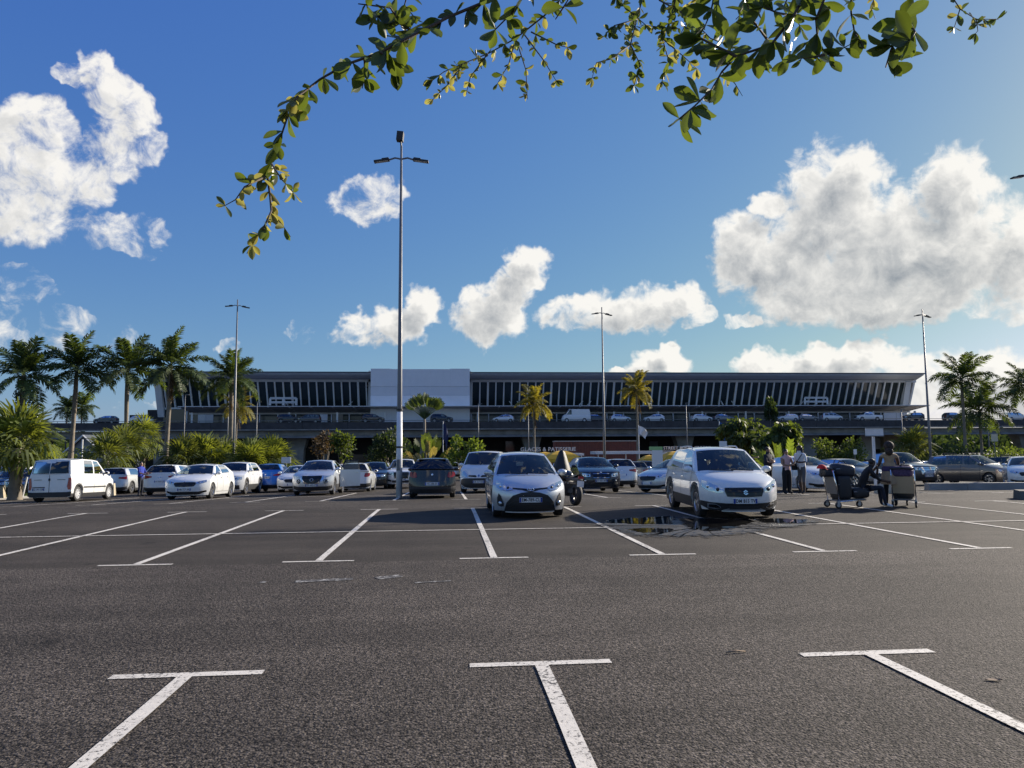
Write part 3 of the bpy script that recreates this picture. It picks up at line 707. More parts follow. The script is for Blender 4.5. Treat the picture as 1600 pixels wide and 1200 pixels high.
def crossover_white(loc, rz, label):
    c = Car(L=4.30, W=1.765, H=1.60, wb=2.60, fo=.88, wr=.335, gc=.20, zh=.785, zc=.985, xc=1.12, xr0=.32, xr1=-1.55, xt=-1.88, zt=1.08, zb1=1.10, wroof=.62, df=.52, hoodbow=.18, clad=.2,
            lean=((.2, .08), (.35, .01), (.5, 0), (.66, .02), (.80, .16), (1.2, .3)), rim='alloy')
    c.build('parked_car', label, 'car', 'white', loc, rz)
    c.lamps([(.45, .585, .66), (.58, .575, .74), (.74, .62, .82), (.83, .70, .85)])
    g = c.grille([(-.42, .60, .685), (-.38, .50, .69), (0, .485, .695), (.38, .50, .69), (.42, .60, .685)], M_GLOSSBLK, 3)
    c.patch(c.front, [(-.86, .30, .40), (-.7, .20, .37), (-.4, .18, .35), (.4, .18, .35), (.7, .20, .37), (.86, .30, .40)], .012).obj('bumper_cladding', M_PLAST, c.T, smooth=True, angle=R(50))
    for sg in (1, -1):
        c.patch(c.front, [(sg * .50, .245, .27), (sg * .60, .22, .335), (sg * .74, .245, .335)], .022).obj('fog_lamp_bezel', M_SILV, c.T)
        c.patch(c.front, [(sg * .52, .25, .268), (sg * .60, .24, .32), (sg * .72, .26, .32)], .028).obj('fog_lamp', M_GLOSSBLK, c.T)
    c.patch(c.front, [(-.48, .17, .19), (-.36, .165, .235), (.36, .165, .235), (.48, .17, .19)], .022).obj('skid_plate', M_SILV, c.T)
    c.patch(c.front, [(-.33, .22, .30), (.33, .22, .30)], .025).obj('lower_grille', M_CABIN, c.T)
    M = c.on(c.front, 0, .59, .03); b = MB()      # angular S mark
    b.prism([(-.055, .012), (0, .055), (.05, .018), (.03, .004), (0, .028), (-.018, .014), (.055, -.026), (.055, -.012 - .02), (0, -.058), (-.05, -.022), (-.03, -.008), (0, -.032), (.02, -.018)], 0, .012, M); b.obj('emblem', M_CHROME, c.T)
    c.plate(c.front, .40, 'DM 815 TV'); c.tails([(.5, .85, 1.0), (.78, .85, 1.05)]); c.plate(c.rear, .55); c.wiper()
    for sg in (1, -1):
        b = MB(); b.tube([(x, sg * (.56), c.roofz(x) + (.055 if abs(x + .68) < .62 else .01)) for x in frange(-.05, -1.36, 10)], .016, 6); b.obj('roof_rail', M_SILV, c.T)
    return c
def suv_front(loc, rz, label, col, kind='small', txt=None, name='parked_car', group=None, detail=2):
    kw = dict(small=dict(L=4.21, W=1.80, H=1.59, wb=2.64, fo=.83, wr=.34, gc=.2, zh=.86, zc=1.06, xc=1.0, xr0=.2, xr1=-1.2, xt=-1.62, zt=1.18, zb1=1.2, wroof=.58, clad=.2),
              x1=dict(L=4.44, W=1.82, H=1.60, wb=2.67, fo=.84, wr=.345, gc=.2, zh=.90, zc=1.09, xc=1.02, xr0=.25, xr1=-1.6, xt=-1.95, zt=1.12, zb1=1.14, wroof=.60, clad=.14),
              duster=dict(L=4.34, W=1.80, H=1.66, wb=2.67, fo=.84, wr=.35, gc=.22, zh=.93, zc=1.12, xc=.98, xr0=.25, xr1=-1.55, xt=-1.95, zt=1.14, zb1=1.16, wroof=.62, clad=.18))[kind]
    c = Car(lean=((.2, .09), (.38, .01), (.6, 0), (.8, .06), (1.0, .16)), dark_rear=True, detail=detail, **kw)
    c.build(name, label, 'car', col, loc, rz, group)
    if kind == 'small':
        c.grille([(-.42, .60, .86), (-.3, .50, .85), (0, .47, .84), (.3, .50, .85), (.42, .60, .86)][0:5], M_GLOSSBLK, 3)
        for sg in (1, -1):
            c.patch(c.front, [(sg * .16, .47, .52), (sg * .34, .52, .60), (sg * .50, .70, .86)], .03).obj('grille_trim', M_CHROME, c.T)
            c.patch(c.front, [(sg * .50, .78, .81), (sg * .66, .80, .84), (sg * .80, .84, .88)], .018).obj('daytime_light', M_REFL, c.T)
            M = c.on(c.front, sg * .60, .61, .02); b = MB(); b.lathe([(.105, -.03), (.10, .012), (.085, .015), (.05, .006), (.001, .012)], 18, M); h = b.obj('headlight', M_GLOSSBLK, c.T, smooth=True); c.ring(c.front, sg * .60, .61, .07, .07, .012, parent=h, name='lamp_ring', off=.035)
        c.patch(c.front, [(-.84, .30, .42), (-.6, .20, .38), (0, .19, .36), (.6, .20, .38), (.84, .30, .42)], .012).obj('bumper_cladding', M_PLAST, c.T)
        c.ring(c.front, 0, .67, .065, .065, .01, off=.035); zpl = .44
    elif kind == 'x1':
        c.lamps([(.46, .69, .80), (.62, .68, .83), (.78, .72, .85)])
        for sg in (1, -1):
            g = c.grille([(sg * .02, .64, .82), (sg * .20, .63, .83), (sg * .35, .66, .82), (sg * .38, .74, .78)], M_GLOSSBLK, 0, name='kidney_grille')
            c.patch(c.front, [(sg * .02, .815, .83), (sg * .35, .81, .825)], .025).obj('grille_trim', M_CHROME, g); c.patch(c.front, [(sg * .02, .63, .645), (sg * .35, .645, .66)], .025).obj('grille_trim', M_CHROME, g)
            c.patch(c.front, [(sg * .52, .30, .42), (sg * .78, .36, .46)], .012).obj('side_intake', M_PLAST, c.T)
            M = c.on(c.front, sg * .66, .52, .012); b = MB(); b.lathe([(.04, 0), (.001, .015)], 12, M); b.obj('fog_lamp', M_REFL, c.T)
        c.grille([(-.48, .26, .40), (.48, .26, .40)], M_PLAST, 2, name='lower_grille')
        M = c.on(c.front, 0, .87, .012); b = MB(); b.lathe([(.04, 0), (.03, .01), (.001, .012)], 14, M); b.obj('emblem', M_CHROME, c.T); zpl = .52
    else:
        c.lamps([(.45, .74, .84), (.62, .72, .86), (.80, .74, .87)])
        c.grille([(-.46, .72, .86), (0, .70, .87), (.46, .72, .86)], M_CHROME, 3, M_GLOSSBLK); c.grille([(-.7, .26, .46), (.7, .26, .46)], M_PLAST, 1, name='lower_grille'); zpl = .55
    c.plate(c.front, zpl, txt); c.tails([(.5, .85, 1.0), (.78, .85, 1.05)]); c.plate(c.rear, .6)
    if detail > 1: c.wiper()
    return c
def hatch_front(loc, rz, label, col, txt=None, group=None, detail=2, big=0.0, name='parked_car', **kw):
    a = dict(L=4.1 + big, W=1.77, H=1.47, wb=2.56 + big * .5, fo=.82, wr=.315, gc=.16, zh=.74, zc=.97, xc=1.02, xr0=.15, xr1=-1.35 - big * .5, xt=-1.76 - big * .5, zt=1.04, zb1=1.06, wroof=.57, rim='alloy'); a.update(kw)
    c = Car(lean=((.15, .08), (.3, .01), (.5, 0), (.66, .04), (.76, .14), (1.0, .3)), detail=detail, **a)
    c.build(name, label, 'car', col, loc, rz, group)
    k = a['zh'] - .74
    c.lamps([(.44, .62 + k, .70 + k), (.60, .63 + k, .745 + k), (.78, .68 + k, .775 + k)], m_=M_REFL)
    c.grille([(-.42, .60 + k, .675 + k), (-.36, .52 + k, .69 + k), (0, .505 + k, .695 + k), (.36, .52 + k, .69 + k), (.42, .60 + k, .675 + k)], M_GLOSSBLK, 2)
    c.grille([(-.62, .22, .33), (-.5, .19, .31), (.5, .19, .31), (.62, .22, .33)], M_PLAST, 2, name='lower_grille')
    for sg in (1, -1): c.patch(c.front, [(sg * .62, .25, .33), (sg * .78, .29, .36)], .012).obj('fog_lamp', M_GLOSSBLK, c.T)
    M = c.on(c.front, 0, .715 + k, .012); b = MB(); b.lathe([(.035, 0), (.03, .012), (.001, .014)], 12, M); b.obj('emblem', M_CHROME, c.T)
    c.plate(c.front, .40 + k * .5, txt); c.tails([(.5, .78, .92), (.78, .78, .95)]); c.plate(c.rear, .55)
    if detail > 1: c.wiper()
    return c
def car_rear(loc, rz, label, col, kind='suv', txt=None, group=None, detail=2, name='parked_car'):
    kw = dict(suv=dict(L=4.42, W=1.82, H=1.62, wb=2.66, fo=.86, wr=.345, gc=.2, zh=.9, zc=1.08, xc=1.0, xr0=.2, xr1=-1.75, xt=-2.02, zt=1.10, zb1=1.14, wroof=.62, clad=.15),
              juke=dict(L=4.2, W=1.8, H=1.59, wb=2.63, fo=.83, wr=.35, gc=.2, zh=.86, zc=1.06, xc=1.0, xr0=.2, xr1=-1.3, xt=-1.80, zt=1.12, zb1=1.18, wroof=.55, clad=.18),
              hatch=dict(L=3.85, W=1.735, H=1.50, wb=2.45, fo=.80, wr=.31, gc=.17, zh=.76, zc=.99, xc=1.0, xr0=.2, xr1=-1.36, xt=-1.70, zt=1.02, zb1=1.06, wroof=.57))[kind]
    c = Car(dark_rear=True, detail=detail, leanr=((.2, .06), (.35, -.02), (.55, 0), (.8, .05), (1.3, .14)), **kw)
    c.build(name, label, 'car', col, loc, rz, group); z = c.tailz
    c.patch(c.rear, [(-.86, .28, .44), (-.6, .19, .40), (.6, .19, .40), (.86, .28, .44)], .012).obj('bumper_cladding', M_PLAST, c.T)
    if kind == 'hatch':
        c.tails([(.56, .78, .80), (.60, .74, .94), (.76, .76, .96), (.84, .82, .94)]); zp = .52
        b = MB(); b.tube([(c.xr1 + .15, 0, c.H - .01), (c.xr1 - .1, 0, c.H + .16)], .006, 5); b.obj('aerial', M_PLAST, c.T)
    elif kind == 'juke':
        c.tails([(.40, .90, .94), (.62, .88, 1.0), (.84, .92, 1.06)]); zp = .80
    else:
        c.tails([(.42, .93, 1.0), (.60, .90, 1.02), (.84, .86, 1.06)]); zp = .72
    M = c.on(c.rear, 0, z - .16, .012); b = MB(); b.lathe([(.045, 0), (.035, .012), (.001, .014)], 12, M); b.obj('emblem', M_CHROME, c.T)
    c.plate(c.rear, zp, txt); c.lamps([(.45, .66, .74), (.6, .66, .76), (.78, .68, .78)])
    b = MB(); b.tube([(c.xt - .08, 0, c.belt(c.xt) + .04), (c.xt + .08, .3, c.belt(c.xt) + .16)], .01, 5); b.obj('wiper', M_PLAST, c.T)
    q = lambda y: Vector((c.xr1 - .12, y, c.roofz(c.xr1) + .03)); b = MB(); b.hexa([q(-.5) + Vector((.14, 0, -.02)), q(-.5) + Vector((0, 0, -.02)), q(.5) + Vector((0, 0, -.02)), q(.5) + Vector((.14, 0, -.02))], [q(-.5) + Vector((.14, 0, .01)), q(-.5), q(.5), q(.5) + Vector((.14, 0, .01))]); b.obj('roof_spoiler', c.pm, c.T)
    return c
def panel_van(loc, rz, label, txt=None):      # small white van seen from behind, twin rear doors with dark panes
    c = Car(L=4.14, W=1.72, H=1.80, wb=2.69, fo=.80, wr=.31, gc=.19, zh=.86, zc=1.10, xc=1.12, xr0=.42, xr1=-1.78, xt=-1.90, zt=1.12, zb1=1.12, wroof=.70, df=.5, dr=.07, rim='cover', roofdrop=.06, deck='van', clad=.16,
            leanr=((.2, .0), (1.3, .02)), pillars=[(1.12, .42, 0), (.90, .30, 1), (.02, -.02, 0), (-.08, -.10, 1), (-.85, -.80, 0), (-1.90, -1.78, 0)], door_lines=True)
    c.build('panel_van', label, 'van', 'white', loc, rz)
    # rear doors
    zb, zt, yb_, yt_ = c.belt(c.xt) + .03, c.roofz(c.xr1) - .03, .70, .62
    for sg in (1, -1):
        def rp(y, t, o): 
            q = y / (lerp(.80, .70, t)); x = lerp(c.xt - .10 * (1 - q * q), c.xr1 - .06 * (1 - q * q), t) - .03 * math.sin(pi * t); return Vector((x - o, y, lerp(c.belt(c.xt), c.roofz(c.xr1), t)))
        b = MB(); b.grid(lambda y, t: rp(y * lerp(.98, .88, t), t, .022), [sg * v for v in frange(.02, .70, 5)], frange(.10, .90, 5), flip=(sg < 0)); b.obj('rear_window', M_DGLASS, c.T, smooth=True)
        b = MB(); b.grid(lambda y, t: rp(y * lerp(1, .9, t), t, .016), [sg * v for v in frange(.015, .725, 5)], frange(.07, .93, 5), flip=(sg < 0)); b.obj('window_seal', M_PLAST, c.T)
        c.tails([(.70, .62, .64), (.74, .50, .98), (.83, .50, .98)], M_RED) if sg > 0 else None
        c.patch(c.rear, [(sg * .30, .90, .915), (sg * .62, .90, .915)], .014).obj('door_hinge_line', M_SEAM, c.T)
    c.patch(c.rear, [(-.006, .36, 1.11), (.006, .36, 1.11)], .012).obj('door_gap', M_SEAM, c.T)
    c.patch(c.rear, [(-.03, .87, .96), (.03, .87, .96)], .03).obj('door_handle', M_PLAST, c.T)
    c.patch(c.rear, [(-.86, .25, .42), (-.7, .2, .40), (.7, .2, .40), (.86, .25, .42)], .03).obj('bumper', M_PLAST, c.T)
    for sg in (1, -1): c.strip(sg, [(x, .58) for x in frange(-.95, .95, 10)], .06, .012).obj('rub_strip', M_PLAST, c.T)
    c.patch(c.rear, [(.17, .585, .62), (.66, .585, .62)], .02).obj('plate_lamp', M_PLAST, c.T); c.plate(c.rear, .52, txt, y=.42, w=.48)
    c.lamps([(.45, .66, .78), (.6, .66, .82), (.76, .70, .84)]); return c
def people_van(loc, rz, label, txt=None):     # mid-size white van, short snout, black lower bumper
    c = Car(L=4.78, W=1.90, H=1.96, wb=3.10, fo=.83, wr=.33, gc=.19, zh=1.02, zc=1.22, xc=1.55, xr0=.85, xr1=-2.2, xt=-2.30, zt=1.2, zb1=1.2, wroof=.74, df=.55, dr=.10, roofdrop=.07, rim='cover', hoodbow=.2, deck='van',
            lean=((.2, .08), (.4, .0), (.62, .02), (.8, .12), (1.02, .30)), pillars=[(1.55, .85, 0), (1.36, .72, 1), (.45, .40, 0), (.30, .28, 0), (-2.30, -2.2, 0)])
    c.build('passenger_van', label, 'van', 'white', loc, rz)
    c.patch(c.front, [(-.90, .40, .60), (-.7, .27, .66), (-.4, .23, .665), (.4, .23, .665), (.7, .27, .66), (.90, .40, .60)], .012).obj('black_bumper', M_PLAST, c.T, smooth=True, angle=R(50))
    for sg in (1, -1):
        c.grille([(sg * .10, .72, .76), (sg * .16, .71, .80), (sg * .48, .735, .80)], M_GLOSSBLK, 2)
        c.patch(c.front, [(sg * .55, .70, .86), (sg * .70, .72, .99), (sg * .84, .80, 1.01)], .014).obj('headlight', M_REFL, c.T, smooth=True)
        c.patch(c.front, [(sg * .70, .225, .26), (sg * .84, .28, .32)], .02).obj('fog_lamp', M_REFL, c.T)
    M = c.on(c.front, 0, .765, .02); b = MB(); b.prism([(0, .085), (.055, 0), (0, -.085), (-.055, 0)], 0, .012, M); b.obj('emblem', M_CHROME, c.T)
    b = MB(); b.prism([(0, .045), (.028, 0), (0, -.045), (-.028, 0)], .012, .016, M); b.obj('emblem_centre', M_PLAST, c.T)
    b = MB(); b.box((1.82, -.22, 1.155), (.05, .34, .02)); b.obj('bonnet_vent', M_PLAST, c.T)
    c.plate(c.front, .50, txt); c.wiper(); return c
def pickup(loc, rz, label, col, txt=None, detail=2, group=None, name='pickup_truck'):
    c = Car(L=5.3, W=1.86, H=1.82, wb=3.1, fo=.95, wr=.385, gc=.28, zh=1.03, zc=1.18, xc=1.2, xr0=.55, xr1=-.75, xt=-1.0, zt=1.18, zb1=1.18, wroof=.62, df=.4, dr=.1, roofdrop=.04, wheel_w=.25, tailz=1.10, detail=detail,
            lean=((.25, .10), (.42, .02), (.7, 0), (.95, .03), (1.1, .1)), pillars=[(1.2, .55, 0), (1.05, .45, 1), (.10, .04, 0), (.0, -.04, 1), (-.72, -.62, 0), (-1.0, -.75, 0)])
    c.build(name, label, 'pickup', col, loc, rz, group)
    c.lamps([(.46, .82, .95), (.66, .82, .97), (.84, .86, .97)])
    g = c.grille([(-.46, .84, .96), (-.40, .60, .98), (.40, .60, .98), (.46, .84, .96)], M_GLOSSBLK if col == 'white' else M_CHROME, 3, M_PLAST)
    c.grille([(-.55, .36, .50), (.55, .36, .50)], M_PLAST, 1, name='lower_grille')
    for sg in (1, -1): c.patch(c.front, [(sg * .58, .40, .52), (sg * .82, .46, .56)], .014).obj('fog_lamp_recess', M_PLAST, c.T)
    b = MB(); b.box((-1.95, 0, 1.02), (1.75, 1.5, .02)); b.obj('load_bed', M_PLAST, c.T); c.plate(c.front, .53, txt); c.tails([(.72, .75, 1.05), (.88, .75, 1.05)]); return c
def mpv(loc, rz, label, col, detail=2, rails=True, group=None):
    c = Car(L=4.5, W=1.75, H=1.66, wb=2.81, fo=.84, wr=.315, gc=.18, zh=.84, zc=1.06, xc=1.22, xr0=.40, xr1=-1.85, xt=-2.08, zt=1.08, zb1=1.10, wroof=.64, df=.46, dr=.16, detail=detail,
            lean=((.2, .08), (.36, .01), (.6, 0), (.84, .14), (1.2, .2)), pillars=[(1.22, .40, 0), (1.02, .30, 1), (.15, .05, 0), (.05, -.05, 1), (-.78, -.80, 0), (-.9, -.92, 1), (-1.72, -1.62, 0), (-2.08, -1.85, 0)])
    c.build('parked_car', label, 'car', col, loc, rz, group)
    c.lamps([(.42, .66, .74), (.60, .66, .80), (.78, .72, .82)]); c.grille([(-.40, .62, .70), (0, .60, .70), (.40, .62, .70)], M_GLOSSBLK, 2); c.grille([(-.6, .24, .46), (.6, .24, .46)], M_PLAST, 2, name='lower_grille')
    c.plate(c.front, .52); c.tails([(.6, .7, 1.1), (.8, .7, 1.1)])
    if rails:
        for x in (.1, -1.1):
            b = MB(); b.box((x, 0, c.H + .09), (.09, 1.25, .035)); 
            for sg in (1, -1): b.box((x, sg * .55, c.H + .03), (.06, .05, .14))
            b.obj('roof_bar', M_PLAST, c.T)
    return c
# ------------------------------------------------------------------ terminal building
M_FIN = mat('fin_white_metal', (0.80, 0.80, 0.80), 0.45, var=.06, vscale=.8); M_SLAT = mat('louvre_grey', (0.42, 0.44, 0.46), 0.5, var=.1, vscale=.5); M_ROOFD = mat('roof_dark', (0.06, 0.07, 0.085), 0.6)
M_FACGL = mat('terminal_glass', (0.020, 0.032, 0.034), 0.12, spec=.6); M_SOFFIT = mat('soffit_grey', (0.66, 0.67, 0.68), 0.6, var=.08, vscale=.6)
M_PAN = [mat('cladding_sheet_%s' % n, c, 0.55, var=.05, vscale=.4) for n, c in (('a', (.74, .75, .77)), ('b', (.68, .69, .71)), ('c', (.84, .85, .87)), ('d', (.80, .81, .84)))]
M_CONC = mat('weathered_concrete', (0.24, 0.235, 0.22), 0.85, var=.3, vscale=.6, bump=.2, bscale=8); M_CONCD = mat('stained_dark_concrete', (0.055, 0.055, 0.058), 0.85, var=.4, vscale=.7, bump=.2, bscale=6)
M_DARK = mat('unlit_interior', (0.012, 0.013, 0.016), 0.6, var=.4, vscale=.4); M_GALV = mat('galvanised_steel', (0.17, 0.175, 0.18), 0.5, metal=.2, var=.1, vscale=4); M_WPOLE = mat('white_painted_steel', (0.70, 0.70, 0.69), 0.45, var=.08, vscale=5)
M_BEIGE = mat('beige_render', (0.36, 0.30, 0.22), 0.8, var=.12, vscale=.8)
def zY(py, Y, px=700): return atY(px, py, Y).z
term = thing('airport_terminal', 'long grey airport terminal with slanted white fins and louvred roof', 'building', (0, 150, -1.0))
def tp(v): return Vector(v) - Vector((0, 150, -1.0))
def tbox(name, m_, x0, x1, y0, y1, z0, z1, parent=None):
    b = MB(); a = tp((x0, y0, z0)); c = tp((x1, y1, z1)); b.box((a + c) / 2, (abs(c.x - a.x), abs(c.y - a.y), abs(c.z - a.z))); return b.obj(name, m_, parent or term)
YT, YB, YO = 149.6, 151.8, 144.4            # glass top, glass bottom, roof edge
XL, XR = atY(249, 615, YB).x, atY(1418, 610, YB).x
XLt, XRt = atY(222, 582, YO).x, atY(1446, 586, YO).x
zg0, zg1 = zY(636, YB), zY(597, YT); zr1 = zY(581, YO); zdeck = zY(659, 140) - .2
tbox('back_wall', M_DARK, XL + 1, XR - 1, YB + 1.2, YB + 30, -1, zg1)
# sloping end walls and roof slab
b = MB()
for (xa, xb_) in ((XL, XLt), (XR, XRt)):
    pass
b.hexa([tp((XLt, YO, zr1 - .25)), tp((XRt, YO, zr1 - .25)), tp((XRt - 2, YO + 45, zr1 - .25)), tp((XLt + 2, YO + 45, zr1 - .25))], [tp((XLt, YO, zr1)), tp((XRt, YO, zr1)), tp((XRt - 2, YO + 45, zr1 + .15)), tp((XLt + 2, YO + 45, zr1 + .15))])
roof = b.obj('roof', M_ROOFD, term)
NS = 9
for i in range(NS):                               # louvre blades between roof edge and glass head
    t = (i + .35) / NS; y = lerp(YO, YT - .3, t); z = lerp(zr1 - .35, zg1 + .75, t); xl = lerp(XLt + .5, XL - .5, t); xr = lerp(XRt - .5, XR + .5, t)
    b = MB(); dz = .30; dy = .42
    b.hexa([tp((xl, y - dy / 2, z + .05)), tp((xr, y - dy / 2, z + .05)), tp((xr, y + dy / 2, z - dz)), tp((xl, y + dy / 2, z - dz))], [tp((xl, y - dy / 2, z + .10)), tp((xr, y - dy / 2, z + .10)), tp((xr, y + dy / 2, z - dz + .05)), tp((xl, y + dy / 2, z - dz + .05))])
    b.obj('louvre_blade', M_SLAT, roof)
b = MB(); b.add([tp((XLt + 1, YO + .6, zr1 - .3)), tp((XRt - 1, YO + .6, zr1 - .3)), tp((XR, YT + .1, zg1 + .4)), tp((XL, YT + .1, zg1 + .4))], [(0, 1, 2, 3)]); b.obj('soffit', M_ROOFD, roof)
n = 21
for i in range(n + 1):
    t = i / n; p0 = tp((lerp(XLt + .4, XRt - .4, t), YO + .05, zr1 - .4)); p1 = tp((lerp(XL, XR, t), YT - .1, zg1 + .6)); b = MB(); b.tube([p0, p1], .09, 5); b.obj('roof_bracket', M_SLAT, roof)
tbox('glass_head_beam', M_SOFFIT, XL - .4, XR + .4, YT - .35, YT + .3, zg1, zg1 + .55)
tbox('glass_sill_beam', M_SOFFIT, XL - .2, XR + .2, YB - .4, YB + .3, zg0 - .35, zg0)
NF = 96
def gpt(t, u, off=0.0): return tp((lerp(XL, XR, t), lerp(YB, YT, u) - off, lerp(zg0, zg1, u)))
pane_gap0, pane_gap1 = atY(579, 620, YB).x, atY(734, 620, YB).x
for i in range(NF + 1):
    t = i / NF; x = lerp(XL, XR, t)
    if pane_gap0 + 1 < x < pane_gap1 - 1: continue
    w = .13 if i % 8 else .20; b = MB(); v = []
    for u in (0, 1):
        c = gpt(t, u)
        v.append([c + Vector((-w, .05, 0)), c + Vector((-w, -.34, 0)), c + Vector((w, -.34, 0)), c + Vector((w, .05, 0))])
    b.hexa(v[0], v[1]); b.obj('fin', M_FIN, term)
    if i < NF and not (pane_gap0 < lerp(XL, XR, (i + 1) / NF) < pane_gap1):
        b = MB(); b.add([gpt(t, 0, -.12), gpt((i + 1) / NF, 0, -.12), gpt((i + 1) / NF, 1, -.12), gpt(t, 1, -.12)], [(0, 1, 2, 3)]); b.obj('glass_pane', M_FACGL, term)
for (p0, p1) in ((415, 450), (425, 458), (545, 580), (776, 800), (788, 812), (905, 938), (918, 950), (1110, 1130), (1120, 1148), (1250, 1280)):   # crossed bracing behind the fins
    fl = p0 in (545, 905, 918, 1250)
    a, c = atY(p0, 633 if fl else 597, YB - .3), atY(p1, 597 if fl else 633, YB - .3); q = MB(); q.tube([tp(a), tp(c)], .13, 5); q.obj('diagonal_brace', M_FIN, term)
for (px, lx) in ((247, -1), (1418, 1)):           # raking end posts
    a, c = atY(px + (6 if lx < 0 else -8), 652, YB), atY(px, 597, YT); q = MB(); q.hexa([tp(a) + Vector((-.6, -.5, 0)), tp(a) + Vector((.6, -.5, 0)), tp(a) + Vector((.6, .6, 0)), tp(a) + Vector((-.6, .6, 0))], [tp(c) + Vector((-.6, -.5, 0)), tp(c) + Vector((.6, -.5, 0)), tp(c) + Vector((.6, .6, 0)), tp(c) + Vector((-.6, .6, 0))]); q.obj('end_post', M_SOFFIT, term)
# blank sheeted bay in front of the facade
ys = [576, 604, 618, 636, 660]
for i in range(4):
    for k in range(5):
        x0 = lerp(atY(579, 620, 144).x, atY(734, 620, 144).x, k / 5); x1 = lerp(atY(579, 620, 144).x, atY(734, 620, 144).x, (k + 1) / 5)
        o = tbox('cladding_sheet', M_PAN[i], x0 + .005, x1 - .005, 143.9 + .03 * (i % 2), 144.2, zY(ys[i + 1], 144) + .03, zY(ys[i], 144) - rnd.uniform(0, .12) * (i == 0))
tbox('bay_frame', M_SOFFIT, pane_gap0 - .2, pane_gap1 + .2, 149.25, 151.5, zdeck, zY(577, 149) - .3)
# departures canopy and shop fronts on the upper level
zc0, zc1 = zY(643, 145.5), zY(636, 145.5); cxl, cxr = atY(290, 640, 145.5).x, atY(1432, 632, 145.5).x
can = thing('kerbside_canopy', 'long pale canopy on posts along the upper road', 'canopy', (0, 145.5, zdeck))
def cp(v): return Vector(v) - Vector((0, 145.5, zdeck))
b = MB(); b.hexa([cp((cxl, 141.2, zc1 - .12)), cp((cxr, 141.2, zc1 - .12)), cp((cxr, 148.5, zc0)), cp((cxl, 148.5, zc0))], [cp((cxl, 141.2, zc1)), cp((cxr, 141.2, zc1)), cp((cxr, 148.5, zc0 + .15)), cp((cxl, 148.5, zc0 + .15))]); b.obj('canopy_deck', M_SOFFIT, can)
b = MB(); b.box(cp(((cxl + cxr) / 2, 147.8, zc0 - .2)), (cxr - cxl, .25, .3)); b.obj('canopy_beam', M_FIN, can)
for i in range(38):
    x = lerp(cxl + .5, cxr - .5, i / 37); b = MB(); b.tube([cp((x, 141.3, zc1 - .2)), cp((x, 148.3, zc0 - .08))], .08, 5); b.obj('canopy_rafter', M_SOFFIT, can)
for i in range(17):
    x = lerp(cxl + 2, cxr - 2, i / 16); b = MB(); b.box(cp((x, 143.2, (zdeck + zc0) / 2 - .1)), (.32, .32, zc0 - zdeck - .25)); b.obj('canopy_post', M_FIN, can)
for i in range(44):
    x = lerp(XL + 2, XR - 3, i / 43)
    if pane_gap0 - .6 < x < pane_gap1: continue
    tbox('shopfront_mullion', M_SOFFIT, x - .10, x + .10, YB - .35, YB - .1, zdeck, zg0 - .4)
tbox('shopfront_glass', M_FACGL, XL + 1, XR - 1, YB - .1, YB + .1, zdeck, zg0 - .4)
for (p0, p1, m_) in ((310, 334, M_SOFFIT), (480, 500, M_PAN[0]), (520, 536, M_BEIGE), (1380, 1408, M_PAN[3]), (500, 512, M_PAN[2])):
    tbox('doorway_panel', m_, atY(p0, 650, YB).x, atY(p1, 650, YB).x, YB - .25, YB - .12, zdeck, zY(647, YB))
for (p0, p1) in ((422, 463), (1258, 1293)):       # portal frames over the entrances
    x0, x1, z0, z1 = atY(p0, 630, 149).x, atY(p1, 630, 149).x, zY(633, 149), zY(622, 149); q = MB()
    for (a, c) in (((x0, z1), (x1, z1)), ((x0, z0 + .6), (x1, z0 + .6)), ((x0, z0), (x0, z1)), ((x1, z0), (x1, z1)), (((x0 + x1) / 2, z0), ((x0 + x1) / 2, z1))): q.tube([tp((a[0], 149, a[1])), tp((c[0], 149, c[1]))], .22, 4)
    q.obj('entrance_portal', M_FIN, term)
# ground floor under the road deck
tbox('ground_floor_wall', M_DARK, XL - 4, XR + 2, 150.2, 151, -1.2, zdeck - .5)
for k in range(26):
    x = lerp(XL, XR, (k + .3) / 26) + rnd.uniform(-1, 1); w = rnd.uniform(1.2, 3.2); z0 = rnd.choice((-1, 0, 1.2)); 
    tbox('lower_shopfront', rnd.choice([M_FACGL, M_CONCD, M_SLAT, M_FACGL, mat('dim_sign', (.10, .11, .13), .5)]), x, x + w, 149.9, 150.18, z0, z0 + rnd.uniform(1.2, 2.8))
tbox('beige_wall', M_BEIGE, atY(1380, 700, 149).x, atY(1412, 700, 149).x, 148.6, 150.1, -1.1, zdeck - 1.5); tbox('beige_wall', M_SOFFIT, atY(1345, 700, 149).x, atY(1365, 700, 149).x, 149, 150.1, -1.1, zdeck - 1.5)
# ------------------------------------------------------------------ elevated road
via = thing('elevated_road', 'raised concrete road deck with dark parapet in front of the terminal', 'viaduct', (0, 138, -1.0))
def vp_(v): return Vector(v) - Vector((0, 138, -1.0))
YD = 135.0; VX0, VX1 = -210, 230
def vbox(name, m_, x0, x1, y0, y1, z0, z1):
    b = MB(); a = vp_((x0, y0, z0)); c = vp_((x1, y1, z1)); b.box((a + c) / 2, (x1 - x0, y1 - y0, z1 - z0)); return b.obj(name, m_, via)
zp1 = zY(659, YD); zp0 = zY(669.5, YD); zl = zY(671.5, YD); zb_ = zY(683, YD)
vbox('road_slab', M_CONCD, VX0, VX1, YD + .3, 150.0, zdeck - .5, zdeck)
seg = 8.0
k = VX0
while k < VX1:
    vbox('parapet_panel', M_CONCD, k + .02, k + seg - .02, YD, YD + .3, zp0, zp1); k += seg
vbox('drip_ledge', M_CONC, VX0, VX1, YD - .12, YD + .4, zl, zp0 - .02)
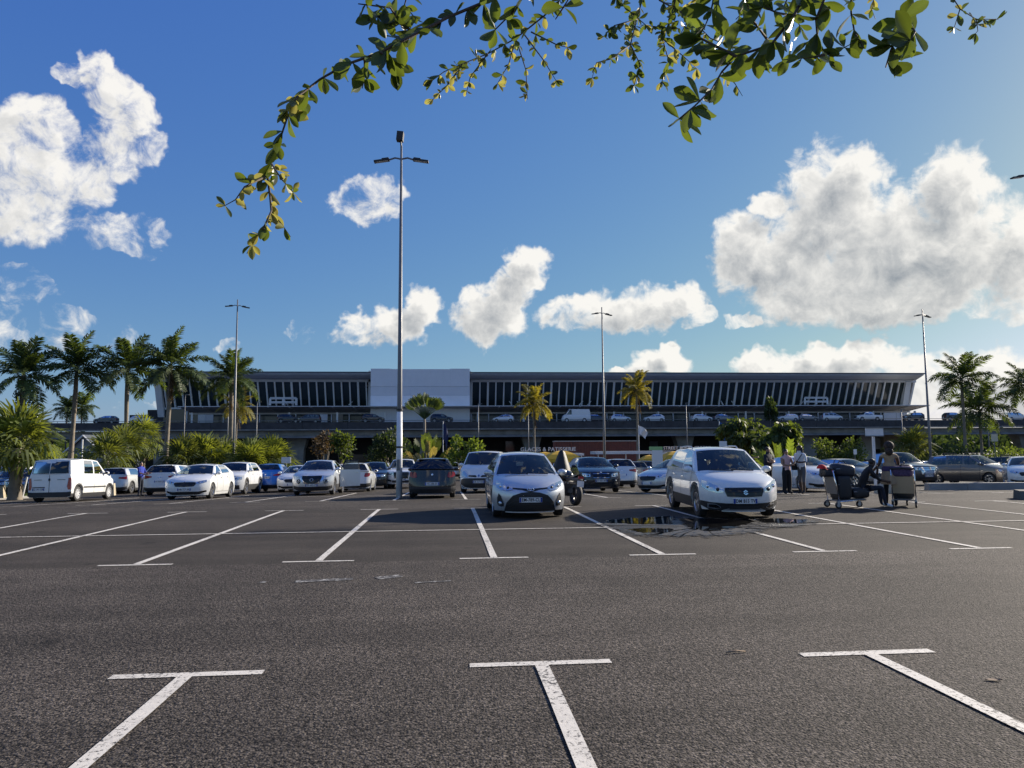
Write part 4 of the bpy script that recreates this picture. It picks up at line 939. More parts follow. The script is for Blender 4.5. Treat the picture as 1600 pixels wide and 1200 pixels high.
b = MB(); b.grid(lambda x, q: vp_((x, YD + .9 - .9 * cos(q), lerp(zb_, zl - .45, (1 - cos(q * 1)) / 2) if False else (zb_ + (zl - .4 - zb_) * (.5 - .5 * cos(q))))), [VX0, VX1], [pi * i / 8 for i in range(9)]); 
b.obj('edge_girder', M_CONC, via, smooth=True)
vbox('girder_core', M_CONC, VX0, VX1, YD + .95, YD + 3, zb_, zl - .05)
b = MB(); 
b.tube([vp_((VX0, YD + .15, zp1 + .28)), vp_((VX1, YD + .15, zp1 + .28))], .05, 5); b.obj('handrail', M_GALV, via)
k = VX0 + 2
while k < VX1:
    b = MB(); b.tube([vp_((k, YD + .15, zp1 - .01)), vp_((k, YD + .15, zp1 + .28))], .04, 4); b.obj('rail_post', M_GALV, via); k += 4.0
for px in (60, 255, 465, 665, 830, 1068, 1262, 1440, 1600):
    x = atY(px, 690, YD + 4).x; b = MB(); z1 = zb_ + .05; zm = z1 - 2.2
    b.hexa([vp_((x - 1.3, YD + 3.1, zm)), vp_((x + 1.3, YD + 3.1, zm)), vp_((x + 1.3, YD + 5, zm)), vp_((x - 1.3, YD + 5, zm))], [vp_((x - 1.9, YD + 3.05, z1)), vp_((x + 1.9, YD + 3.05, z1)), vp_((x + 1.9, YD + 6, z1)), vp_((x - 1.9, YD + 6, z1))])
    b.hexa([vp_((x - 1.2, YD + 3.1, -1.4)), vp_((x + 1.2, YD + 3.1, -1.4)), vp_((x + 1.2, YD + 5, -1.4)), vp_((x - 1.2, YD + 5, -1.4))], [vp_((x - 1.3, YD + 3.1, zm)), vp_((x + 1.3, YD + 3.1, zm)), vp_((x + 1.3, YD + 5, zm)), vp_((x - 1.3, YD + 5, zm))]); b.obj('pier', M_CONC, via)
# low dark block left of the terminal and the far retaining wall beneath the deck
an = thing('annex_block', 'low dark flat-roofed block left of the terminal', 'building', (atY(230, 660, 158).x, 158, -1))
b = MB(); w = (atY(256, 650, 158).x - atY(200, 650, 158).x); b.box((0, 4, zY(647, 158) / 2 + .5), (w, 8, zY(647, 158) + 1)); b.obj('wall', M_CONCD, an)
b = MB(); b.box((w * .25, 3, zY(647, 158) + 1.5), (w * .5, 6, 1.1)); b.obj('roof_housing', M_CONCD, an)
hs = thing('gable_house', 'small pale grey gabled house with white bargeboards behind the palms', 'house', P(134, 92))
pw, zh0, zh1 = 5.2, 1.9, 4.9
b = MB(); b.hexa([(-2.9, 0, -.3), (2.9, 0, -.3), (2.9, 7, -.3), (-2.9, 7, -.3)], [(-2.9, 0, zh0), (2.9, 0, zh0), (2.9, 7, zh0), (-2.9, 7, zh0)]); b.add([(-2.9, 0, zh0), (2.9, 0, zh0), (0, 0, zh1)], [(0, 1, 2)]); b.obj('wall', mat('grey_boarding', (.30, .32, .34), .7, var=.1), hs)
b = MB()
for sg in (1, -1): b.hexa([(0, -.5, zh1), (sg * 4.2, -.5, zh0 - 1.0), (sg * 4.2, 7.5, zh0 - 1.0), (0, 7.5, zh1)], [(0, -.5, zh1 + .15), (sg * 4.2, -.5, zh0 - .85), (sg * 4.2, 7.5, zh0 - .85), (0, 7.5, zh1 + .15)])
b.obj('roof', M_ROOFD, hs)
for sg in (1, -1): b = MB(); b.tube([(0, -.56, zh1 + .05), (sg * 4.2, -.56, zh0 - .95)], .11, 4); b.obj('bargeboard', M_WPOLE, hs)
b = MB(); b.box((0, -.03, .9), (1.0, .06, 2.0)); b.obj('door', M_ROOFD, hs)
mt = thing('radio_mast', 'thin lattice radio mast on the skyline behind the left palms', 'mast', P(56, 220))
H_ = atD(56, 598, 220).z + 1.5
b = MB(); b.tube([(0, 0, 0), (0, 0, H_)], [.25, .08], 5); b.obj('pole', M_GALV, mt)
for k in range(3): b = MB(); b.box((rnd.uniform(-.6, .6), 0, H_ * (.45 + .1 * k)), (1.4, .4, 3.5)); b.obj('antenna', M_WPOLE, mt)
for k in range(6): b = MB(); b.tube([(-1.3, 0, H_ * (.66 + .055 * k)), (1.3, 0, H_ * (.66 + .055 * k))], .07, 4); b.obj('crossbar', M_GALV, mt)
# ------------------------------------------------------------------ vegetation
def leaf_mat(name, col, trans=0.4, gloss=0.35, var=.35, tcol=None):
    if name in MATS: return MATS[name]
    mm = bpy.data.materials.new(name); mm.use_nodes = True; nt = NT(mm.node_tree); b = nt.n['Principled BSDF']; out = nt.n['Material Output']
    p = nt.node('ShaderNodeNewGeometry').outputs['Position']; oi = nt.node('ShaderNodeObjectInfo').outputs['Random']
    f = nt.math('ADD', nt.mapr(nt.noise(p, 2.5, 3), .3, .7, 1 - var, 1 + var), nt.math('MULTIPLY_ADD', oi, .5, -.25))
    c = nt.vec('SCALE', col); nt.l.new(f, c.node.inputs['Scale']); nt.l.new(c, b.inputs['Base Color']); b.inputs['Roughness'].default_value = 1 - gloss; b.inputs['Specular IOR Level'].default_value = .5
    tr = nt.node('ShaderNodeBsdfTranslucent'); tc = tcol or (col[0] * 2.6, col[1] * 2.2, col[2] * .8)
    c2 = nt.vec('SCALE', tc); nt.l.new(f, c2.node.inputs['Scale']); nt.l.new(c2, tr.inputs[0])
    mx = nt.node('ShaderNodeMixShader'); mx.inputs[0].default_value = trans; nt.l.new(b.outputs[0], mx.inputs[1]); nt.l.new(tr.outputs[0], mx.inputs[2]); nt.l.new(mx.outputs[0], out.inputs[0])
    MATS[name] = mm; return mm
L_ROYAL = leaf_mat('royal_palm_leaf', (0.050, 0.080, 0.022), .34); L_COCO = leaf_mat('yellowing_palm_leaf', (0.14, 0.135, 0.028), .42); L_FAN = leaf_mat('fan_palm_leaf', (0.092, 0.122, 0.030), .42)
L_DEAD = leaf_mat('dead_frond', (0.085, 0.062, 0.04), .15, .1); L_SHRUB = leaf_mat('shrub_leaf', (0.055, 0.085, 0.022), .4); L_DARK = leaf_mat('dark_shrub_leaf', (0.030, 0.052, 0.018), .35); L_LIME = leaf_mat('lime_leaf', (0.075, 0.115, 0.025), .4)
L_NEAR = leaf_mat('glossy_tree_leaf', (0.040, 0.072, 0.016), .34, .6, .35, (0.16, 0.21, 0.02)); L_YEL = leaf_mat('pale_young_leaf', (0.17, 0.17, 0.045), .42, .5, .25, (0.42, 0.38, 0.08))
M_TRUNK = mat('palm_trunk', (0.20, 0.17, 0.13), .85, var=.3, vscale=2.5, bump=.5, bscale=7); M_BARK = mat('dark_bark', (0.075, 0.055, 0.04), .85, var=.3, vscale=8, bump=.5, bscale=30); M_VINE = leaf_mat('ivy_on_trunk', (0.035, 0.05, 0.02), .2, .2)
vr = random.Random(11)
def frond_mesh(name, L, m_, n=30, leaf=.75, droop=.5, lw=.055, hang=.6, seed=0):
    q = random.Random(seed); b = MB(); pts = []
    for i in range(9):
        t = i / 8; pts.append(Vector((L * (t - .10 * droop * t * t), 0, L * (.10 * math.sin(pi * t * .5) - droop * t ** 2.2 * .55))))
    b.tube(pts, [.045 * (1 - .85 * i / 8) for i in range(9)], 4)
    def at(t):
        k = min(7, int(t * 8)); f = t * 8 - k; return pts[k].lerp(pts[k + 1], f), (pts[k + 1] - pts[k]).normalized()
    for i in range(n):
        t = .14 + .86 * (i + .5) / n; p, d = at(t); ll = leaf * (.55 + .9 * math.sin(pi * min(1, t * .86 + .08))) * .75
        for sg in (1, -1):
            a = R(q.uniform(48, 66)); lift = q.uniform(-.1, .55)
            dir_ = (d * cos(a) + Vector((0, sg, 0)) * sin(a) + Vector((0, 0, lift - .15))).normalized()
            m1 = p + dir_ * ll * .55; dn = (dir_ + Vector((0, 0, -hang * q.uniform(.6, 1.5)))).normalized(); e = m1 + dn * ll * .5
            w = Vector((d.x, 0, d.z)) * lw * .5
            b.add([p - w * .5, p + w * .5, m1 + w, m1 - w, e], [(0, 1, 2, 3), (3, 2, 4)])
    return b.mesh(name, m_)
def dead_mesh(seed):
    q = random.Random(seed); b = MB(); L = 2.6
    b.tube([(0, 0, 0), (.25, 0, -.3), (.35, 0, -L)], [.05, .04, .015], 4)
    for i in range(26):
        z = -.5 - (L - .5) * i / 26; a = q.uniform(0, 6.28); r = q.uniform(.15, .4); p = Vector((.3, 0, z)); e = p + Vector((r * cos(a), r * sin(a), -.7)); w = Vector((.03, .03, 0)); b.add([p - w, p + w, e], [(0, 1, 2)])
    return b.mesh('dead_frond', L_DEAD)
FR = {'royal': [frond_mesh('frond', 3.5, L_ROYAL, 52, .95, d_, .12, .7, s_) for d_, s_ in ((.35, 1), (.6, 2), (.85, 3))],
      'coco': [frond_mesh('frond', 2.7, L_COCO, 38, .8, d_, .10, .9, s_) for d_, s_ in ((.45, 4), (.8, 5), (1.1, 6))],
      'green': [frond_mesh('frond', 3.1, L_ROYAL, 44, .9, d_, .11, .9, s_) for d_, s_ in ((.45, 7), (.8, 8), (1.1, 9))]}
DEADS = [dead_mesh(i) for i in range(2)]
def palm(label, loc, crown_z, kind, nf=17, sc=1.0, tr=.2, lean=(0, 0), dead=2, group='tall feather palms', vine=False, seed=0):
    q = random.Random(seed + 100); T = thing('palm_tree', label, 'palm', loc, 0, group); h = crown_z - loc[2]
    pts = []; n = 9
    for i in range(n + 1):
        t = i / n; pts.append(Vector((lean[0] * (1 - t) ** 1.6 * 1.0 - 0, lean[1] * (1 - t), -0.3 + (h + .3) * t)))
    b = MB(); b.tube(pts, [tr * (1.35 if i == 0 else 1.1 - .45 * i / n + .10 * math.sin(i * 1.1)) for i in range(n + 1)], 10); b.obj('trunk', M_TRUNK, T, smooth=True)
    if kind == 'royal':
        b = MB(); b.tube([(0, 0, h - .9), (0, 0, h - .1), (0, 0, h + .5)], [tr * .72, tr * .6, .06], 8); b.obj('crownshaft', leaf_mat('crownshaft_green', (.07, .11, .03), .1), T, smooth=True)
    if vine:
        b = MB()
        for i in range(500):
            z = h * q.uniform(.30, .93); a = q.uniform(0, 6.28); r = tr * q.uniform(1.2, 2.6); p = Vector((r * cos(a), r * sin(a), z)); u = Vector((q.uniform(-1, 1), q.uniform(-1, 1), q.uniform(-1, .2))) * .16; w = Vector((q.uniform(-1, 1), q.uniform(-1, 1), q.uniform(-1, 1))) * .10; b.add([p - w, p + u, p + w, p - u], [(0, 1, 2, 3)])
        b.obj('climbing_vine', M_VINE, T)
    for i in range(nf):
        t = (i + .5) / nf; el = R(lerp(80, -28, t ** .8) + q.uniform(-8, 8)); az = i * 2.39996 + q.uniform(-.3, .3)
        me = FR[kind][0 if t < .3 else (1 if t < .65 else 2)]
        M = Matrix.Translation((0, 0, h + .1 - .25 * t)) @ Matrix.Rotation(az, 4, 'Z') @ Matrix.Rotation(-el, 4, 'Y') @ Matrix.Rotation(q.uniform(-.4, .4), 4, 'X') @ Matrix.Scale(sc * q.uniform(.85, 1.12), 4)
        link('frond', me, T, M)
    for i in range(dead):
        M = Matrix.Translation((0, 0, h - .3)) @ Matrix.Rotation(q.uniform(0, 6.28), 4, 'Z') @ Matrix.Rotation(q.uniform(-.1, .5), 4, 'Y') @ Matrix.Scale(sc * q.uniform(.7, 1.1), 4); link('dead_frond', DEADS[i % 2], T, M)
    return T
def fan_mesh(name, m_, r=1.0, n=20, seed=0, droop=.5):
    q = random.Random(seed); b = MB(); pl = .9
    b.tube([(0, 0, 0), (pl * .5, 0, .06), (pl, 0, 0)], [.02, .016, .012], 4)
    for i in range(n):
        a = R(lerp(-128, 128, i / (n - 1))); d = Vector((cos(a), sin(a), 0)); s_ = Vector((-d.y, d.x, 0)); ll = r * (.78 + .22 * cos(a)) * q.uniform(.9, 1.08); o = Vector((pl, 0, 0)); z = .05 * (-1) ** i
        m1 = o + d * ll * .6 + Vector((0, 0, z - .06 * droop)); e = o + d * ll * .92 + Vector((0, 0, -ll * .38 * droop * q.uniform(.6, 1.5))); w = ll * 2.4 / n
        b.add([o, m1 - s_ * w * .5, m1 + s_ * w * .5, e + s_ * .015, e - s_ * .015], [(0, 1, 2), (1, 4, 3, 2)])
    return b.mesh(name, m_)
FANS = [fan_mesh('fan_leaf', L_FAN, 1.0, 22, i, dr_) for i, dr_ in enumerate((.4, .9, 1.3))]; FAND = [fan_mesh('fan_leaf', leaf_mat('deep_green_fan_leaf', (.085, .11, .03), .38), 1.0, 22, 9 + i, dr_) for i, dr_ in enumerate((.4, .9, 1.3))]
def fan_palm(label, loc, hub, n=26, sc=1.0, tr=.22, low=-55, dead=3, dark=False, group='fan palms', seed=0, trunk=True):
    q = random.Random(seed + 50); T = thing('fan_palm', label, 'palm', loc, 0, group); ms = FAND if dark else FANS
    b = MB()
    b.tube([(0, 0, -.2), (0, 0, .1), (0, 0, hub * .5), (0, 0, hub)], [tr * 1.7, tr * 1.35, tr, tr * .9], 10)
    b.obj('trunk', M_TRUNK, T, smooth=True)
    for i in range(n):
        t = (i + .5) / n; el = R(lerp(85, low, t) + q.uniform(-8, 8)); az = i * 2.39996
        M = Matrix.Translation((0, 0, hub)) @ Matrix.Rotation(az, 4, 'Z') @ Matrix.Rotation(-el, 4, 'Y') @ Matrix.Rotation(q.uniform(-.5, .5), 4, 'X') @ Matrix.Scale(sc * q.uniform(.85, 1.15), 4); link('fan_leaf', ms[int(t * 2.99)], T, M)
    for i in range(dead):
        M = Matrix.Translation((0, 0, hub - .1)) @ Matrix.Rotation(q.uniform(0, 6.28), 4, 'Z') @ Matrix.Scale(sc * .6, 4); link('dead_leaf', DEADS[i % 2], T, M)
    return T
def shrub(label, loc, rx, rz, m_, n=1400, leaf=.16, stems=5, zc=None, cat='shrub', name='shrub', group='shrubs before the terminal', clumps=14, long_=1.0, seed=0, droop=0.0):
    q = random.Random(seed + 300); T = thing(name, label, cat, loc, 0, group); zc = zc if zc is not None else rz
    cl = []
    for i in range(clumps):
        a = q.uniform(0, 6.28); r = math.sqrt(q.random()) * .85; h = q.uniform(-.8, .9) * math.sqrt(max(0.05, 1 - r * r)); cl.append((Vector((rx * r * cos(a), rx * r * sin(a), zc + rz * h)), q.uniform(.28, .5)))
    b = MB()
    for i in range(n):
        c, s_ = cl[i % clumps]; v = Vector((q.gauss(0, 1), q.gauss(0, 1), q.gauss(0, 1))).normalized() * (q.random() ** .4); p = c + Vector((v.x * rx * s_, v.y * rx * s_, v.z * rz * s_))
        if p.z < .05: continue
        u = (v + Vector((q.uniform(-.6, .6), q.uniform(-.6, .6), q.uniform(-.2, .8) - droop * 1.6))).normalized() * leaf * long_ * q.uniform(.6, 1.3); w = u.cross(Vector((q.uniform(-1, 1), q.uniform(-1, 1), q.uniform(-1, 1)))).normalized() * leaf * .36
        b.add([p, p + u * .5 + w, p + u, p + u * .5 - w], [(0, 1, 2, 3)])
    b.obj('foliage', m_, T)
    for i in range(stems):
        c = cl[i % clumps][0]; b = MB(); b.tube([(c.x * .15 + q.uniform(-.1, .1), c.y * .15, -.2), (c.x * .5 + q.uniform(-.15, .15), c.y * .5, c.z * .5), c], [.06, .045, .02], 5); b.obj('stem', M_TRUNK, T)
    return T
def crown_at(px, py, d): return atD(px, py, d).z
# royal palms, left to right
for i, (px, py, d, lab, vine, dead) in enumerate(((36, 586, 66, 'tall palm at the far left with vine-wrapped thick trunk', True, 4), (119, 578, 69, 'tall slim palm second from the left with a hanging dead frond', False, 2), (199, 576, 71, 'tall slim palm third from the left', False, 2), (264, 572, 66, 'tall palm in front of the terminal\'s left roof tip', False, 5), (363, 592, 70, 'tall palm just left of the lamp mast before the terminal', False, 2))):
    loc = P(px - (3 if i != 3 else 0), d); palm(lab, loc, crown_at(px, py, d), 'royal', 20, 1.0 if i != 4 else .92, .30 if i == 0 else .24, dead=dead, vine=vine, seed=i, lean=((-.3, 0) if i % 2 else (.2, 0)))
for i, (px, py, d, kind, sc, lab, pxb) in enumerate(((825, 630, 92, 'coco', .95, 'yellowing coconut palm with leaning trunk right of the white bay', 834), (990, 610, 92, 'coco', .95, 'yellow-green coconut palm right of the middle lamp mast', 995), (371, 634, 95, 'coco', .9, 'small yellowing palm partly behind the lamp mast', 369),
        (1497, 592, 76, 'green', 1.05, 'tall dark wind-blown palm right of the terminal', 1505), (1527, 642, 80, 'green', 1.15, 'lower drooping palm right of the tall dark palm', 1530), (1596, 604, 78, 'green', .95, 'palm cut by the right edge of the photo', 1606), (104, 643, 150, 'green', .95, 'small distant palm standing behind the road deck on the left', 104), (127, 641, 152, 'green', 1.1, 'distant palm beside the second tall trunk', 127))):
    loc = P(pxb, d); palm(lab, loc, crown_at(px, py, d) - (-.6 if d > 140 else 0), kind, 20, sc, .17, dead=1 if kind == 'coco' else 0, seed=20 + i, group='feather palms by the road deck', lean=(0, 0))
    # shift crown sideways by leaning the trunk is kept small
fan_palm('large fan palm on the grass at the left edge, beside the white van', P(29, 36), 2.5, 46, 1.18, .24, -32, 4, seed=1)
fan_palm('small fan palm with a dead hanging leaf behind the man in blue', P(226, 60), 4.0, 30, 1.0, .14, -70, 2, seed=2)
fan_palm('low fan palm between the white van and the man in blue', P(170, 52), 2.2, 34, 1.15, .18, -60, 1, seed=3, dark=True)
fan_palm('squat feathery palm beside the low fan palm', P(192, 56), 2.9, 34, 1.2, .16, -60, 1, seed=4, dark=True)
for i, (px, d, hub, lab) in enumerate(((290, 58, 1.9, 'dense fan palm, left one of the clump behind the white hatchback'), (322, 60, 2.1, 'dense fan palm, right one of the clump behind the white hatchback'), (352, 63, 1.7, 'dense fan palm just left of the lamp mast'), (392, 60, 1.6, 'dense fan palm right of the lamp mast'), (425, 62, 1.7, 'bright fan palm above the blue car'), (1422, 66, 2.3, 'shaggy palm shrub beside the deck lamp post at right'))):
    fan_palm(lab, P(px, d), hub, 44, 1.22, .16, -62, 0, seed=10 + i, group='dense low fan palms', dark=(i in (0, 5)))
# traveller's palm
tv = thing('travellers_palm', 'fan-shaped palm tree with leaves in one plane before the white bay', 'palm', P(663, 84)); hb = crown_at(661, 655, 84) - tv.location.z
b = MB(); b.tube([(0, 0, -.3), (0, 0, hb * .6), (0, 0, hb)], [.20, .16, .14], 8); b.obj('trunk', M_TRUNK, tv, smooth=True)
def paddle(nm, L, w, m_, stalk=.55):
    b = MB(); b.tube([(0, 0, 0), (0, 0, L * stalk)], [.06, .03], 4); k = 8
    for i in range(k):
        for sg in (1, -1):
            t0, t1 = i / k, (i + .98) / k; z0 = L * (stalk + (1 - stalk) * t0); z1 = L * (stalk + (1 - stalk) * t1); wd = w * math.sin(pi * (t0 * .85 + .12)); b.add([(0, 0, z0), (sg * wd, .1 * sg, z0 + .12), (sg * wd, .14 * sg, z1 + .12), (0, 0, z1)], [(0, 1, 2, 3)])
    return b.mesh(nm, m_)
PD = [paddle('paddle_leaf', 2.9, .34, L_SHRUB), paddle('paddle_leaf', 2.9, .34, leaf_mat('pale_stalk', (.2, .18, .08), .2))]
b = MB(); b.add([(0, 0, hb - .2), (.62, .02, hb + 1.05), (.4, .03, hb + 1.35), (0, .03, hb + 1.45), (-.4, .03, hb + 1.35), (-.62, .02, hb + 1.05)], [(0, 1, 2, 3, 4, 5)]); b.obj('leaf_bases', mat('pale_leaf_base', (.42, .40, .26), .6), tv)
for i in range(17): link('paddle_leaf', PD[0], tv, Matrix.Translation((0, 0, hb)) @ Matrix.Rotation(R(lerp(-50, 50, i / 16)), 4, 'Y') @ Matrix.Rotation(vr.uniform(-.5, .5), 4, 'Z') @ Matrix.Scale(vr.uniform(.88, 1.05), 4))
tv2 = thing('travellers_palm', 'clump of torn upright paddle leaves below the fan-shaped palm', 'palm', P(668, 78))
for i in range(20): link('paddle_leaf', PD[0 if i % 4 else 1], tv2, Matrix.Translation((vr.uniform(-.5, .5), vr.uniform(-.5, .5), vr.uniform(0, .5))) @ Matrix.Rotation(vr.uniform(0, 6.28), 4, 'Z') @ Matrix.Rotation(R(vr.uniform(5, 62)), 4, 'Y') @ Matrix.Scale(vr.uniform(1.0, 1.55), 4))
hp = thing('paddle_plant', 'light green upright paddle-leaved plant behind the waiting people', 'plant', P(1222, 52))
PL = paddle('paddle_leaf', 2.2, .26, L_LIME, .3)
for i in range(16): link('paddle_leaf', PL, hp, Matrix.Translation((vr.uniform(-.4, .4), vr.uniform(-.4, .4), .3)) @ Matrix.Rotation(vr.uniform(0, 6.28), 4, 'Z') @ Matrix.Rotation(R(vr.uniform(5, 65)), 4, 'Y') @ Matrix.Scale(vr.uniform(.8, 1.35), 4))
# drooping tree and shrubs
shrub('drooping round-crowned tree behind the white crossover', P(1163, 66), 2.1, 1.35, L_SHRUB, 2600, .34, 6, 4.0, 'tree', 'drooping_tree', None, 18, 1.7, 1, .9)
shrub('drooping tree overhanging the waiting people', P(1212, 62), 1.7, 1.3, L_SHRUB, 2200, .32, 5, 3.4, 'tree', 'drooping_tree', None, 16, 1.7, 2, .9)
for i, (px, d, rx, rz, zc, m_, n, lf, lab) in enumerate((
    (505, 72, 1.1, 1.2, 3.3, L_DEAD, 500, .3, 'thin-stemmed brownish shrub, left of the pair behind the silver crossover'), (537, 70, 1.2, 1.5, 3.1, L_LIME, 800, .3, 'thin-stemmed shrub with yellow-green tufts'),
    (604, 70, 1.9, 1.8, 2.9, L_DARK, 1600, .3, 'dark green multi-stemmed shrub left of the tall lamp mast'), (724, 66, 1.4, 1.25, 2.4, L_LIME, 900, .34, 'bright green leafy shrub above the white van'),
    (1304, 64, 2.2, 1.55, 2.0, L_SHRUB, 2200, .22, 'round bush behind the man with the white shirt'), (1470, 74, 2.6, 1.4, 1.5, L_DARK, 1500, .25, 'dark bush right of the far right lamp mast'),
    (1540, 70, 3.4, 1.2, 1.4, L_DARK, 1800, .25, 'dark hedge bush behind the brown people carrier'), (1600, 66, 2.6, 1.3, 1.5, L_SHRUB, 1400, .25, 'green bush at the right edge behind the dark people carrier'),
    (1205, 140, 1.1, 2.6, 9.5, L_DARK, 700, .5, 'slim dark treetop rising beside the departures canopy'), (60, 84, 3.5, 1.6, 2.0, L_DARK, 1500, .3, 'dark bush mass behind the large fan palm'), (110, 75, 2.2, 1.6, 1.9, L_SHRUB, 1200, .28, 'leafy bush below the second tall palm'), (10, 80, 4, 1.8, 2, L_SHRUB, 1500, .3, 'leafy bush at the left edge behind parked cars'))):
    shrub(lab, P(px, d), rx, rz, m_, n, lf, 5, zc, seed=30 + i)
def screen_wood():  # tree belt added to hide the bright yellow horizon under the deck
    q = random.Random(5); b = MB()
    for k in range(14000):
        x = q.uniform(-420, 420); y = 300 + q.uniform(-15, 15); h = 10 + 1.5 * math.sin(x * .05) + 1.5 * math.sin(x * .17 + 1); p = Vector((x, y, -1 + q.random() ** .7 * h)); s_ = q.uniform(.8, 1.9)
        u = Vector((q.uniform(-1, 1), q.uniform(-.4, .4), q.uniform(-1, 1))) * s_; w = Vector((q.uniform(-1, 1), q.uniform(-.4, .4), q.uniform(-1, 1))) * s_; b.add([p - u, p - w, p + u, p + w], [(0, 1, 2, 3)])
    b.box((0, 316, 3.0), (900, 4, 9)); tag(b.obj('screening_wood', L_DARK), 'far dark belt of trees added beyond the terminal to cover the bright horizon', 'trees', kind='stuff')
screen_wood()
# grass verge behind the small van
v = [on_ground(-40, 786), on_ground(52, 783), on_ground(235, 768), on_ground(300, 758), P(300, 52), P(-60, 52)]
gm = MB(); c_ = sum((p for p in v), Vector()) / len(v)
def in_verge(s_, t):   # bilinear patch over the verge
    a = lerp(Vector((P(-90, 33).x, P(-90, 33).y)), Vector((on_ground(262, 764).x, on_ground(262, 764).y)), s_); c = lerp(Vector((P(-90, 50).x, P(-90, 50).y)), Vector((P(270, 50).x, P(270, 50).y)), s_); p = a.lerp(c, t); return Vector((p.x, p.y, gz(p.x, p.y) + .10))
gm.grid(in_verge, frange(0, 1, 24), frange(0, 1, 12)); vo = gm.obj('grass_verge', grass_mat(), smooth=True); tag(vo, 'strip of short grass behind the small white van', 'grass', kind='structure')
b = MB()
for (a0, a1, w0, w1) in (((0, 0), (1, 0), 0, 0),):
    for i in range(24):
        p, q_ = in_verge(i / 24, 0), in_verge((i + 1) / 24, 0); d_ = Vector((q_.y - p.y, -(q_.x - p.x), 0)).normalized() * .14
        b.hexa([p + d_ + Vector((0, 0, -.2)), q_ + d_ + Vector((0, 0, -.2)), q_ + Vector((0, 0, -.2)), p + Vector((0, 0, -.2))], [p + d_ + Vector((0, 0, .03)), q_ + d_ + Vector((0, 0, .03)), q_ + Vector((0, 0, .03)), p + Vector((0, 0, .03))])
b.obj('kerb', M_CONC, vo)
gb = MB(); q = random.Random(3)
for k in range(7000):
    p = in_verge(q.random(), q.random() ** 2); h = q.uniform(.05, .13); a = q.uniform(0, 6.28); w = Vector((cos(a), sin(a), 0)) * .018; gb.add([p - w, p + w, p + Vector((q.uniform(-.05, .05), q.uniform(-.05, .05), h))], [(0, 1, 2)])
go = gb.obj('grass_blades', leaf_mat('grass_blade', (.08, .12, .03), .4), vo); go['kind'] = 'stuff'
# ------------------------------------------------------------------ cars in the car park
def settle(c):
    """stand the car on the sloping ground"""
    T = c.T; x, y = T.location.x, T.location.y; a = T.rotation_euler[2]; h = Vector((cos(a), sin(a))); l = Vector((-h.y, h.x)); k = c.wb / 2; t = c.hw - .1
    g = lambda u, v: gz(x + h.x * u + l.x * v, y + h.y * u + l.y * v)
    f, r = (g(k, t) + g(k, -t)) / 2, (g(-k, t) + g(-k, -t)) / 2; lf, rg = (g(k, t) + g(-k, t)) / 2, (g(k, -t) + g(-k, -t)) / 2
    T.rotation_euler = (math.atan2(lf - rg, 2 * t), -math.atan2(f - r, c.wb), a); T.location.z = (f + r) / 2 + .012
    return c
def fr(px, d, a=0.0, nose=2.1):       # nose of a car facing the camera at column px, d metres ahead
    rz = R(-90 + a); p = P(px, d); return (p.x - nose * cos(rz), p.y - nose * sin(rz), 0), rz
def re(px, d, a=0.0, tail=2.1):       # tail of a car facing away
    rz = R(90 + a); p = P(px, d); return (p.x + tail * cos(rz), p.y + tail * sin(rz), 0), rz
settle(hatch_silver(*fr(828, 16.75, 0, 2.03), 'silver hatchback in the bays nearest the camera, facing it'))
sx = settle(crossover_white(*fr(1160, 16.2, -4.5, 2.18), 'white crossover with black cladding parked beside the puddle'))
juke = settle(suv_front(*fr(488, 32.3, 0, 2.15), 'silver crossover with round headlights and an opened rear door', 'silver', 'small', 'GF-642-LT'))
settle(hatch_front(*fr(291, 29.8, 0, 2.1), 'white hatchback with dark grille facing the camera on the left', 'white', 'HB-757-SR', big=.1))
settle(panel_van(*re(81, 30.3, -1.5, 2.0), 'small white panel van seen from behind at the left', 'EC-141-XA'))
settle(car_rear(*re(252, 38.6, 0, 2.2), 'white sport utility car seen from behind, next to the man in blue', 'white', 'suv', 'FX-903-YJ'))
settle(suv_front(*fr(352, 36.4, 0, 2.15), 'white car half hidden behind the white hatchback with dark grille', 'white', 'duster'))
settle(car_rear(*re(416, 40.5, 0, 2.1), 'bright blue crossover seen from behind', 'blue', 'juke', 'GA-218-FP'))
settle(hatch_front(*fr(458, 39.5, 0, 2.1), 'white hatchback between the blue car and the silver crossover', 'white'))
settle(hatch_front(*fr(392, 52, 0, 2.1), 'grey-brown hatchback behind the left end of the blue car', 'brown', detail=1))
settle(car_rear(*re(551, 37.8, 0, 2.1), 'white hatchback seen from behind, beyond the opened door', 'white', 'hatch'))
settle(suv_front(*fr(581, 44, 0, 2.15), 'black car beyond the opened door of the silver crossover', 'black', 'duster', detail=1))
settle(suv_front(*fr(590, 54, 0, 2.15), 'white sport utility car far behind, left of the white pickup', 'white', 'duster', detail=1))
settle(pickup(*fr(627, 44.5, 0, 2.5), 'white pickup truck with black grille behind the tall lamp mast', 'white', 'EZ-561-QK'))
settle(car_rear(*re(675, 27.0, 0, 2.0), 'black hatchback seen from behind, right of the tall lamp mast', 'black', 'hatch', 'HE-288-ES'))
settle(car_rear(*re(705, 66, 0, 2.0), 'small silver car far away between the black hatchback and the van', 'silver', 'hatch', detail=1))
settle(people_van(*fr(747, 33.3, -12, 2.38), 'white passenger van with black bumper behind the silver hatchback', 'EB-367-RB'))
settle(suv_front(*fr(938, 31.6, 0, 2.18), 'dark blue sport utility car with chrome kidney grille', 'dkblue', 'x1', 'DT-051-WP'))
settle(car_rear(*re(970, 40.5, 0, 2.2), 'silver sport utility car with red lights behind the dark blue one', 'silver', 'suv'))
settle(car_rear(*re(994, 52, 0, 2.2), 'grey car with dark rear window right of the silver one', 'grey', 'suv', detail=1))
